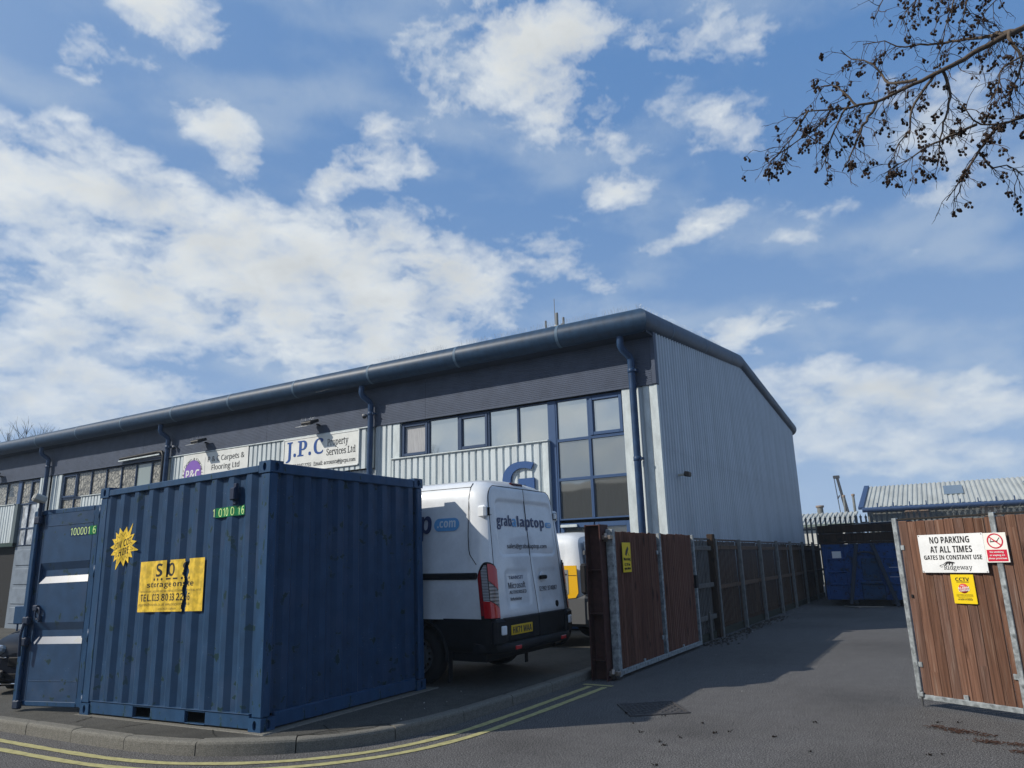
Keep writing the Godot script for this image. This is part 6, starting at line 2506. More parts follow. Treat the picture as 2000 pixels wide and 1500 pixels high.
func pill(s: SurfaceTool, w: float, h: float):
	var poly := PackedVector2Array()
	for k in 24:
		var a := TAU * (k + 0.5) / 24.0
		poly.append(Vector2(cos(a) * h * 0.5 + signf(cos(a)) * (w - h) * 0.5, sin(a) * h * 0.5))
	prism(s, poly, Transform3D.IDENTITY, -0.002, 0.002)


func tail_lamp(v: Node3D, side: float, red: Material, clear: Material, amber: Material, rim: Material):
	# two faces: one looking back, one wrapped along the body side
	var pt := func(u: float, y: float, out: float) -> Vector3:   # u from 0 (inner, on the door edge) to 1 (front end on the side)
		var o := lerpf(0.888, 0.86, (y - 0.8) / 0.7)
		var top_in := 0.0
		var a := clampf(u / 0.45, 0, 1)
		var b := clampf((u - 0.45) / 0.55, 0, 1)
		var x := lerpf(o, 1.012, a) - top_in
		var z := -0.085 - lean(y) - 0.055 * a * a - 0.125 * b
		return Vector3(side * (x + out * (0.3 + 0.7 * maxf(b, a * 0.5))), y, z + out * (1.0 - b))
	var face := func(u0: float, u1: float, ya: Callable, yb: Callable, out: float) -> SurfaceTool:
		var s := st()
		s.set_smooth_group(0)
		var n := 10
		for i in n:
			for j in 10:
				var ua := lerpf(u0, u1, i / float(n))
				var ub := lerpf(u0, u1, (i + 1) / float(n))
				var p := [pt.call(ua, lerpf(ya.call(ua), yb.call(ua), j / 10.0), out), pt.call(ub, lerpf(ya.call(ub), yb.call(ub), j / 10.0), out), pt.call(ub, lerpf(ya.call(ub), yb.call(ub), (j + 1) / 10.0), out), pt.call(ua, lerpf(ya.call(ua), yb.call(ua), (j + 1) / 10.0), out)]
				if side > 0:
					quad(s, p[0], p[1], p[2], p[3])
				else:
					quad(s, p[1], p[0], p[3], p[2])
		return s
	var lo := func(_u): return 0.80
	var hi := func(u): return 1.47 - 0.16 * pow(absf(u - 0.42) / 0.58, 2.2)
	var o := part(v, "tail_lamp", face.call(-0.02, 1.0, lo, hi, 0.012), rim)
	part(o, "red_lens", face.call(0.02, 0.42, func(u): return 1.13 + 0.12 * u / 0.42, func(u): return hi.call(u) - 0.02, 0.022), red)
	part(o, "smoke_lens", face.call(0.02, 0.42, func(u): return 0.93 + 0.09 * u / 0.42, func(u): return 1.12 + 0.12 * u / 0.42, 0.020), amber)
	part(o, "clear_lens", face.call(0.45, 0.78, func(u): return 0.99 + 0.03 * u, func(u): return 1.43 - 0.35 * maxf(u - 0.6, 0), 0.022), clear)
	part(o, "lower_lens", face.call(0.02, 0.80, func(_u): return 0.815, func(u): return 0.92 + 0.09 * minf(u, 0.42) / 0.42 - 0.0 * u, 0.021), red)
	part(o, "side_lens", face.call(0.80, 0.98, func(_u): return 0.84, func(u): return hi.call(u) - 0.03, 0.018), mat("lamp_dark_red", lin(0.20, 0.008, 0.010), 0.15, {"coat": 1.0}))


# ------------------------------------------------------------------ car nose at the far left
func build_car():
	var paint := mat("car_paint_dark", lin(0.006, 0.009, 0.017), 0.6, {"coat": 0.35, "coat_rough": 0.02, "spec": 0.15})
	var black := mat("car_black", lin(0.006, 0.006, 0.007), 0.6)
	var glass := mat("vehicle_glass", lin(0.015, 0.018, 0.02), 0.04, {"spec": 0.8})
	var chrome := mat("car_chrome", lin(0.55, 0.56, 0.58), 0.12, {"metal": 1.0})
	var lamp := mat("car_lamp", lin(0.16, 0.18, 0.20), 0.1, {"coat": 1.0})
	var c := thing("parked_car", "dark blue-black car nosing out behind the open container door", "car", Vector3(-11.08, -0.10, -5.52), 0.5)
	# nose at z = 0, tail at z = -4.2
	var secs := [[0.0, 0.52, 0.60, 0.26], [0.02, 0.64, 0.66, 0.22], [0.06, 0.72, 0.71, 0.2], [0.14, 0.80, 0.755, 0.19], [0.28, 0.86, 0.80, 0.19], [0.5, 0.885, 0.855, 0.19], [0.8, 0.90, 0.90, 0.19], [1.15, 0.905, 0.945, 0.19], [1.6, 0.905, 0.97, 0.19], [2.6, 0.905, 0.98, 0.19], [3.6, 0.89, 0.99, 0.19], [4.05, 0.84, 0.97, 0.22], [4.2, 0.74, 0.85, 0.3]]
	var rings := []
	for q in secs:
		var w: float = q[1]
		var h: float = q[2]
		var ring := PackedVector3Array()
		var col := [Vector2(w * 0.93, q[3]), Vector2(w, q[3] + 0.12), Vector2(w * 1.005, 0.5), Vector2(w * 0.985, h - 0.10), Vector2(w * 0.94, h - 0.035), Vector2(w * 0.86, h), Vector2(w * 0.80, h - 0.004), Vector2(w * 0.72, h + 0.018), Vector2(w * 0.4, h + 0.03), Vector2(0, h + 0.035)]
		for p in col:
			ring.append(Vector3(-p.x, p.y, -q[0]))
		for i in range(col.size() - 2, -1, -1):
			ring.append(Vector3(col[i].x, col[i].y, -q[0]))
		rings.append(ring)
	var s := st()
	loft(s, rings, false, true, func(p): return not [-0.85, -3.4].any(func(wz): return absf(p.x) > 0.7 and Vector2(p.z - wz, p.y - 0.31).length() < 0.37))
	fan(s, rings[0], false)
	fan(s, rings[-1], true)
	part(c, "body", s, paint)
	s = st()
	slab(s, Vector3(-0.8, 0.16, -4.0), Vector3(0.8, 0.5, -0.2), 0.05)
	part(c, "underbody", s, black)
	rings = []
	for q in [[1.0, 0.80, 0.93], [1.35, 0.74, 1.15], [1.75, 0.66, 1.38], [2.2, 0.63, 1.44], [3.0, 0.62, 1.42], [3.7, 0.66, 1.2], [4.0, 0.72, 0.97]]:
		var ring := PackedVector3Array()
		var col := [Vector2(0.86, 0.93), Vector2(lerpf(0.86, q[1], 0.7), lerpf(0.93, q[2], 0.75)), Vector2(q[1], q[2] - 0.03), Vector2(q[1] * 0.8, q[2]), Vector2(0, q[2] + 0.02)]
		for p in col:
			ring.append(Vector3(-p.x, p.y, -q[0]))
		for i in range(col.size() - 2, -1, -1):
			ring.append(Vector3(col[i].x, col[i].y, -q[0]))
		rings.append(ring)
	s = st()
	loft(s, rings, false, true)
	part(c, "cabin_glass", s, glass)
	s = st()
	block(s, Transform3D(Basis.IDENTITY, Vector3(0, 1.445, -2.45)), Vector3(1.15, 0.03, 1.5), 0.014)
	part(c, "roof", s, paint)
	for side in [-1.0, 1.0]:
		s = st()
		block(s, Transform3D(Basis(Vector3.UP, side * 0.55) * Basis(Vector3.RIGHT, -0.35), Vector3(side * 0.66, 0.66, -0.12)), Vector3(0.40, 0.12, 0.16), 0.04)
		var hl := part(c, "headlight", s, lamp)
		s = st()
		block(s, Transform3D(Basis(Vector3.UP, side * 0.55), Vector3(side * 0.60, 0.655, -0.03)), Vector3(0.10, 0.06, 0.06), 0.02)
		part(hl, "reflector", s, chrome)
		s = st()
		block(s, Transform3D(Basis(Vector3.UP, side * 0.5), Vector3(side * 0.60, 0.57, -0.045)), Vector3(0.42, 0.018, 0.03), 0.006)
		part(c, "chrome_strip", s, chrome)
		s = st()
		block(s, Transform3D(Basis(Vector3.UP, side * 0.45), Vector3(side * 0.58, 0.34, -0.035)), Vector3(0.34, 0.13, 0.05), 0.03)
		part(c, "air_duct", s, black)
		s = st()
		lathe(s, [Vector2(0.001, 0.012), Vector2(0.035, 0.01), Vector2(0.04, 0.0)], 14, Transform3D(Basis(Vector3.UP, side * 0.45) * Basis(Vector3.RIGHT, PI / 2), Vector3(side * 0.62, 0.345, -0.015)))
		part(c, "fog_lamp", s, chrome)
		for wz in [-0.85, -3.4]:
			wheel(c, Vector3(side * 0.79, 0.31, wz), 0.31, 0.2, side)
	s = st()
	slab(s, Vector3(-0.42, 0.44, -0.06), Vector3(0.42, 0.58, 0.012), 0.02)
	slab(s, Vector3(-0.5, 0.27, -0.06), Vector3(0.5, 0.37, 0.006), 0.02)
	part(c, "grille", s, black)
	s = st()
	slab(s, Vector3(-0.7, 0.215, -0.12), Vector3(0.7, 0.235, 0.02), 0.008)
	part(c, "chin_strip", s, chrome)


# ------------------------------------------------------------------ gates
func build_gates():
	var red_wood := mat("gate_wood_dark", lin(1, 1, 1), 0.85, {"tex": wood_tex("dark_wood", Vector3(0.118, 0.056, 0.040), Vector3(0.20, 0.13, 0.10), Vector3(0.022, 0.012, 0.010), 301), "spec": 0.2, "vc": true})
	var wood := mat("gate_wood", lin(1, 1, 1), 0.85, {"tex": wood_tex("brown_wood", Vector3(0.140, 0.074, 0.050), Vector3(0.30, 0.23, 0.18), Vector3(0.045, 0.022, 0.015), 302), "spec": 0.2, "vc": true})
	var tones := [wood, mat("gate_wood_pale", lin(1.14, 1.15, 1.16), 0.85, {"tex": texs.brown_wood, "spec": 0.2, "vc": true}), mat("gate_wood_deep", lin(0.86, 0.85, 0.84), 0.85, {"tex": texs.brown_wood, "spec": 0.2, "vc": true}), mat("gate_wood_grey", lin(0.92, 1.0, 1.1), 0.85, {"tex": texs.brown_wood, "spec": 0.2, "vc": true})]
	var dark_tones := [red_wood, mat("gate_dark_deep", lin(0.85, 0.85, 0.85), 0.85, {"tex": texs.dark_wood, "spec": 0.2, "vc": true}), mat("gate_dark_pale", lin(1.12, 1.14, 1.16), 0.85, {"tex": texs.dark_wood, "spec": 0.2, "vc": true})]
	var gal := mat("galvanised", lin(0.42, 0.46, 0.48), 0.5, {"metal": 0.35, "tex": galv_tex(), "tri": 2.2})
	var rust := mat("red_oxide_steel", lin(0.085, 0.036, 0.030), 0.7, {"tex": mix_tex("soft", 512, 0.01, 0.1, 0.4, 0.55, 1.0, 91), "tri": 1.2})
	# steel gate post
	var p := thing("gate_post", "red-brown steel gate post with stiffener plates left of the dark gate", "gate post", Vector3(-4.31, 0.0, -9.44))
	var s := st()
	for x in [-0.11, 0.11]:
		s = st()
		slab(s, Vector3(x - 0.009, 0.0, -0.14), Vector3(x + 0.009, 2.06, 0.14), 0.003)
		part(p, "flange", s, rust)
	s = st()
	slab(s, Vector3(-0.101, 0.0, -0.006), Vector3(0.101, 2.055, 0.006), 0.002)
	part(p, "web", s, rust)
	for y in [0.26, 0.86, 1.44, 2.05]:
		s = st()
		slab(s, Vector3(-0.101, y - 0.006, 0.007), Vector3(0.101, y + 0.006, 0.135), 0.002)
		part(p, "stiffener", s, rust)
	var bolt := mat("hinge_steel", lin(0.30, 0.25, 0.21), 0.35, {"metal": 0.8})
	for y in [0.09, 1.88]:
		s = st()
		lathe(s, [Vector2(0.001, -0.06), Vector2(0.028, -0.06), Vector2(0.028, -0.015), Vector2(0.036, -0.012), Vector2(0.036, 0.012), Vector2(0.028, 0.015), Vector2(0.028, 0.05), Vector2(0.02, 0.06), Vector2(0.001, 0.062)], 14, Transform3D(Basis.IDENTITY, Vector3(0.165, y, 0.06)))
		slab(s, Vector3(0.119, y - 0.03, 0.03), Vector3(0.15, y + 0.03, 0.09), 0.005)
		part(p, "hinge_pin", s, bolt)
	# dark leaf, folded back along the fence
	var g := thing("gate_leaf", "open dark red-brown boarded gate leaf folded back along the fence", "gate", Vector3(-4.115, 0.0, -9.47), PI / 2)
	gate_frame(g, gal, [0.0, 1.93, 3.72], 0.045, 1.965, 0.07, 0.03)
	s = st()
	slab(s, Vector3(-0.02, 0.04, -0.06), Vector3(0.074, 1.99, 0.045), 0.006)
	part(g, "hinge_stile", s, gal)
	s = st()
	slab(s, Vector3(0.09, 0.10, -0.05), Vector3(3.70, 1.93, -0.035), 0.002)
	part(g, "backing", s, mat("gate_backing", lin(0.012, 0.008, 0.007), 0.95))
	var x := 0.085
	while x < 3.70:
		if not (x > 1.86 and x < 1.94):
			s = st()
			var w := 0.064
			block(s, Transform3D(Basis(Vector3.UP, -0.20), Vector3(x + w * 0.5, 1.02 + rng.randf_range(-0.008, 0.008), -0.012)), Vector3(w - 0.004, 1.89, 0.018), 0.006, Vector2(rng.randf(), rng.randf()), Vector2(0.8, 0.4), Color(1.5, 1.5, 1.5))
			part(g, "board", s, dark_tones[rng.randi() % 3])
		x += 0.0905
	for k in [[0.10, 1.70], [0.10, 0.40], [1.0, 0.12], [1.84, 1.66], [1.84, 0.36], [2.8, 0.12]]:
		s = st()
		slab(s, Vector3(k[0] - 0.03, k[1] - 0.03, -0.002), Vector3(k[0] + 0.03, k[1] + 0.03, 0.018), 0.003)
		part(g, "board_clip", s, gal)
	s = st()
	slab(s, Vector3(-0.10, 1.85, 0.0), Vector3(0.0, 1.91, 0.05), 0.006)
	slab(s, Vector3(-0.10, 0.06, 0.0), Vector3(0.0, 0.12, 0.05), 0.006)
	part(g, "hinge_strap", s, bolt)
	s = st()
	slab(s, Vector3(3.70, 1.02, -0.02), Vector3(3.83, 1.25, 0.04), 0.008)
	part(g, "slide_bolt", s, mat("black_iron", lin(0.01, 0.01, 0.011), 0.6))
	var yellow := mat("sign_yellow", lin(0.72, 0.52, 0.01), 0.4)
	var ink := mat("print_black", lin(0.02, 0.02, 0.022), 0.45)
	var y := thing("warning_sign", "narrow yellow camera warning sign screwed on the dark gate leaf", "sign", g.transform * Vector3(0.50, 1.60, 0.03), PI / 2)
	part(y, "plate", slab_mesh(Vector3(-0.155, -0.21, -0.006), Vector3(0.155, 0.21, 0.0), 0.002), yellow)
	s = st()
	prism(s, PackedVector2Array([Vector2(-0.06, 0.04), Vector2(-0.02, 0.02), Vector2(0.07, 0.12), Vector2(0.04, 0.155), Vector2(-0.03, 0.10)]), Transform3D.IDENTITY, 0.0, 0.003)
	prism(s, PackedVector2Array([Vector2(0.03, 0.075), Vector2(0.04, 0.07), Vector2(0.07, 0.02), Vector2(0.10, 0.02), Vector2(0.10, 0.03), Vector2(0.075, 0.032)]), Transform3D.IDENTITY, 0.0, 0.0025)
	part(y, "camera_symbol", s, ink)
	letters(y, "lettering", "Warning", Transform3D(Basis.IDENTITY, Vector3(0, -0.03, 0.002)), 0.26, 0.055, ink, false, false)
	letters(y, "lettering", "CCTV in", Transform3D(Basis.IDENTITY, Vector3(0, -0.10, 0.002)), 0.20, 0.04, ink, false, false)
	letters(y, "lettering", "operation", Transform3D(Basis.IDENTITY, Vector3(0, -0.16, 0.002)), 0.23, 0.05, ink, false, false)

	# bright leaf at the right
	var turn := -0.4737
	var h := thing("gate_leaf", "sunlit brown boarded gate leaf with galvanised frame at right", "gate", Vector3(-0.566, 0.0, -9.167), turn)
	gate_frame(h, gal, [0.027, 1.036, 2.045, 3.054], 0.072, 1.952, 0.054, 0.022)
	x = 0.085
	while x < 3.05:
		var over := false
		for st_x in [1.036, 2.045]:
			if x + 0.05 > st_x - 0.02 and x + 0.05 < st_x + 0.05:
				over = true
		s = st()
		var w := 0.100
		var drop := rng.randf_range(-0.012, 0.010)
		block(s, Transform3D(Basis(Vector3.UP, 0.17 + rng.randf_range(-0.05, 0.05)), Vector3(x + w * 0.5, 1.012 + drop * 0.5, -0.018 if over else -0.012)), Vector3(w - 0.009, 1.80 + drop, 0.020), 0.006, Vector2(rng.randf(), rng.randf()), Vector2(0.9, 0.36), Color(2.1, 2.2, 2.3))
		part(h, "board", s, tones[rng.randi() % 4])
		x += 0.0985
	s = st()
	slab(s, Vector3(0.082, 1.925, -0.03), Vector3(3.05, 1.945, 0.002), 0.004)
	part(h, "top_strip", s, mat("dark_edge", lin(0.02, 0.018, 0.016), 0.8))
	for k in [[0.098, 1.63], [0.10, 0.42], [0.52, 0.145], [1.018, 0.40], [1.50, 0.145], [2.03, 0.4]]:
		s = st()
		slab(s, Vector3(k[0] - 0.024, k[1] - 0.026, -0.004), Vector3(k[0] + 0.024, k[1] + 0.026, 0.012), 0.003)
		part(h, "board_clip", s, gal)
	s = st()
	tube(s, [Vector3(0.075, 0.16, 0.026), Vector3(0.075, 0.012, 0.026)], 0.010, 8)
	part(h, "drop_bolt", s, mat("bolt_grey", lin(0.12, 0.12, 0.12), 0.5, {"metal": 0.6}))
	s = st()
	slab(s, Vector3(0.05, 0.10, 0.012), Vector3(0.10, 0.15, 0.038), 0.006)
	part(h, "bolt_guide", s, gal)
	s = st()
	slab(s, Vector3(0.118, 1.10, 0.000), Vector3(0.140, 1.135, 0.012), 0.003)
	part(h, "staple", s, mat("black_iron", lin(0.01, 0.01, 0.011), 0.6))
	var gp := thing("gate_post", "red-brown steel gate post carrying the sunlit gate leaf, out at the right", "gate post", h.transform * Vector3(3.25, 0, -0.05), turn)
	for xx in [-0.11, 0.11]:
		s = st()
		slab(s, Vector3(xx - 0.009, 0.0, -0.14), Vector3(xx + 0.009, 2.06, 0.14), 0.003)
		part(gp, "flange", s, rust)
	s = st()
	slab(s, Vector3(-0.101, 0.0, -0.006), Vector3(0.101, 2.055, 0.006), 0.002)
	part(gp, "web", s, rust)
	gate_signs(h, turn, ink, yellow)


func gate_frame(g: Node3D, m: Material, xs: Array, y0: float, y1: float, w: float, depth: float):
	for i in xs.size():
		var s := st()
		slab(s, Vector3(xs[i], y0, -0.03), Vector3(xs[i] + w, y1, depth), 0.005)
		part(g, "stile", s, m)
	for i in xs.size() - 1:
		var s := st()
		slab(s, Vector3(xs[i] + w, y0, -0.028), Vector3(xs[i + 1], y0 + w * 0.95, depth - 0.003), 0.005)
		part(g, "bottom_rail", s, m)


func galv_tex() -> ImageTexture:
	if texs.has("galv"):
		return texs.galv
	var n := 256
	var a := noise_bytes(n, 0.05, 1, 181, FastNoiseLite.TYPE_CELLULAR)
	var b := noise_bytes(n, 0.02, 4, 191)
	var out := PackedByteArray()
	out.resize(n * n)
	for i in n * n:
		out[i] = clampi(int(lin8(0.62 + (a[i] - 128) / 255.0 * 0.25 + (b[i] - 128) / 255.0 * 0.6)), 60, 255)
	texs.galv = gray_image(n, out)
	return texs.galv


func gate_signs(h: Node3D, turn: float, ink: Material, yellow: Material):
	var white := mat("sign_white", lin(0.74, 0.75, 0.75), 0.4, {"tex": mix_tex("soft_pale", 512, 0.006, 0.06, 0.3, 0.86, 1.0, 95), "tri": 0.9})
	var red := mat("sign_red", lin(0.50, 0.015, 0.045), 0.4)
	var screw := mat("screw_head", lin(0.12, 0.12, 0.12), 0.4, {"metal": 0.7})
	var n := thing("parking_sign", "white no parking sign with black capitals on the sunlit brown gate", "sign", h.transform * Vector3(0.627, 1.560, 0.034), turn)
	part(n, "plate", slab_mesh(Vector3(-0.329, -0.196, -0.006), Vector3(0.329, 0.196, 0.0), 0.002), white)
	letters(n, "lettering", "NO PARKING", Transform3D(Basis.IDENTITY, Vector3(-0.005, 0.138, 0.001)), 0.40, 0.066, ink, false, true, 0.003)
	letters(n, "lettering", "AT ALL TIMES", Transform3D(Basis.IDENTITY, Vector3(-0.003, 0.042, 0.001)), 0.42, 0.066, ink, false, true, 0.003)
	letters(n, "lettering", "GATES IN CONSTANT USE", Transform3D(Basis.IDENTITY, Vector3(0.0, -0.040, 0.001)), 0.58, 0.045, ink, false, true, 0.003)
	letters(n, "lettering", "Ridgeway", Transform3D(Basis.IDENTITY, Vector3(0.04, -0.147, 0.001)), 0.28, 0.062, ink, true, false, 0.003)
	# small running animal with a curled tail
	var s := st()
	prism(s, PackedVector2Array([Vector2(-0.085, -0.096), Vector2(-0.06, -0.082), Vector2(-0.035, -0.080), Vector2(-0.01, -0.085), Vector2(0.004, -0.088), Vector2(0.018, -0.094), Vector2(0.012, -0.101), Vector2(-0.004, -0.100), Vector2(-0.004, -0.118), Vector2(-0.012, -0.118), Vector2(-0.018, -0.101), Vector2(-0.03, -0.100), Vector2(-0.036, -0.120), Vector2(-0.044, -0.119), Vector2(-0.044, -0.102), Vector2(-0.058, -0.103), Vector2(-0.078, -0.121), Vector2(-0.088, -0.117), Vector2(-0.074, -0.103)]), Transform3D.IDENTITY, 0.0, 0.003)
	tube(s, [Vector3(-0.082, -0.098, 0.002), Vector3(-0.10, -0.112, 0.002), Vector3(-0.125, -0.118, 0.002), Vector3(-0.14, -0.126, 0.002), Vector3(-0.13, -0.137, 0.002), Vector3(-0.108, -0.134, 0.002)], 0.0022, 5)
	part(n, "animal_emblem", s, ink)
	for k in [[-0.315, 0.185], [0.315, 0.185], [-0.315, -0.185], [0.315, -0.185]]:
		s = st()
		lathe(s, [Vector2(0.001, 0.004), Vector2(0.005, 0.003), Vector2(0.005, 0.0)], 8, Transform3D(Basis(Vector3.RIGHT, PI / 2), Vector3(k[0], k[1], 0.0)))
		part(n, "screw", s, screw)
	var q := thing("smoking_sign", "white and red no smoking sign beside the white parking sign", "sign", h.transform * Vector3(1.0625, 1.607, 0.036), turn)
	part(q, "plate", slab_mesh(Vector3(-0.105, -0.144, -0.006), Vector3(0.105, 0.144, 0.0), 0.002), mat("sign_cream", lin(0.72, 0.71, 0.66), 0.4))
	s = st()
	for k in 32:
		var a := TAU * k / 32
		var b := TAU * (k + 1) / 32
		quad(s, Vector3(cos(a) * 0.062, 0.064 + sin(a) * 0.062, 0.002), Vector3(cos(a) * 0.074, 0.064 + sin(a) * 0.074, 0.002), Vector3(cos(b) * 0.074, 0.064 + sin(b) * 0.074, 0.002), Vector3(cos(b) * 0.062, 0.064 + sin(b) * 0.062, 0.002))
	block(s, Transform3D(Basis(Vector3(0, 0, 1), -PI / 4 + 0.08), Vector3(0, 0.064, 0.0035)), Vector3(0.132, 0.011, 0.002), 0.0004)
	part(q, "prohibition_ring", s, red)
	s = st()
	block(s, Transform3D(Basis(Vector3(0, 0, 1), 0.1), Vector3(-0.012, 0.060, 0.0015)), Vector3(0.07, 0.009, 0.001), 0.0003)
	block(s, Transform3D(Basis(Vector3(0, 0, 1), 0.9), Vector3(0.028, 0.076, 0.0015)), Vector3(0.05, 0.006, 0.001), 0.0003)
	block(s, Transform3D(Basis(Vector3(0, 0, 1), 1.2), Vector3(-0.040, 0.072, 0.0015)), Vector3(0.025, 0.004, 0.001), 0.0003)
	part(q, "cigarette_symbol", s, ink)
	part(q, "red_field", slab_mesh(Vector3(-0.092, -0.132, 0.0), Vector3(0.092, -0.020, 0.0015), 0.0004), red)
	var pale := mat("print_white", lin(0.72, 0.72, 0.70), 0.4)
	letters(q, "lettering", "No smoking", Transform3D(Basis.IDENTITY, Vector3(0.0, -0.044, 0.003)), 0.125, 0.022, pale, false, true, 0.002)
	letters(q, "lettering", "or vaping on", Transform3D(Basis.IDENTITY, Vector3(0.0, -0.075, 0.003)), 0.135, 0.022, pale, false, true, 0.002)
	letters(q, "lettering", "these premises", Transform3D(Basis.IDENTITY, Vector3(0.0, -0.106, 0.003)), 0.165, 0.022, pale, false, true, 0.002)
	var c := thing("cctv_sign", "yellow notice with a red disc below the white parking sign", "sign", h.transform * Vector3(0.681, 1.202, 0.020), turn)
	part(c, "plate", slab_mesh(Vector3(-0.112, -0.144, -0.006), Vector3(0.112, 0.144, 0.0), 0.002), yellow)
	letters(c, "lettering", "CCTV", Transform3D(Basis.IDENTITY, Vector3(0, 0.098, 0.001)), 0.135, 0.034, ink, false, true, 0.002)
	letters(c, "lettering", "IS IN OPERATION", Transform3D(Basis.IDENTITY, Vector3(0, 0.071, 0.001)), 0.12, 0.009, ink, false, true, 0.002)
	s = st()
	lathe(s, [Vector2(0.001, 0.002), Vector2(0.048, 0.002), Vector2(0.048, 0.0)], 28, Transform3D(Basis(Vector3.RIGHT, PI / 2), Vector3(0, 0.008, 0.0)))
	part(c, "red_disc", s, mat("disc_red", lin(0.50, 0.06, 0.05), 0.4))
	letters(c, "lettering", "THE", Transform3D(Basis.IDENTITY, Vector3(-0.012, 0.035, 0.003)), 0.03, 0.012, pale, false, true, 0.002)
	letters(c, "lettering", "ALARM", Transform3D(Basis(Vector3(0, 0, 1), 0.08), Vector3(0.0, 0.013, 0.003)), 0.11, 0.020, pale, false, true, 0.002)
	letters(c, "lettering", "COMPANY", Transform3D(Basis(Vector3(0, 0, 1), 0.08), Vector3(0.006, -0.011, 0.003)), 0.11, 0.020, pale, false, true, 0.002)
	for k in [-0.052, -0.061, -0.070]:
		letters(c, "lettering", "images are being monitored and recorded" if k < -0.055 else "for the purposes of crime prevention", Transform3D(Basis.IDENTITY, Vector3(0, k, 0.001)), 0.16, 0.006, ink, false, false, 0.001)
	letters(c, "lettering", "The Alarm Company", Transform3D(Basis.IDENTITY, Vector3(0.0, -0.086, 0.001)), 0.13, 0.010, ink, false, false, 0.002)
	letters(c, "lettering", "01329 314444", Transform3D(Basis.IDENTITY, Vector3(0.0, -0.102, 0.001)), 0.14, 0.013, ink, false, true, 0.002)


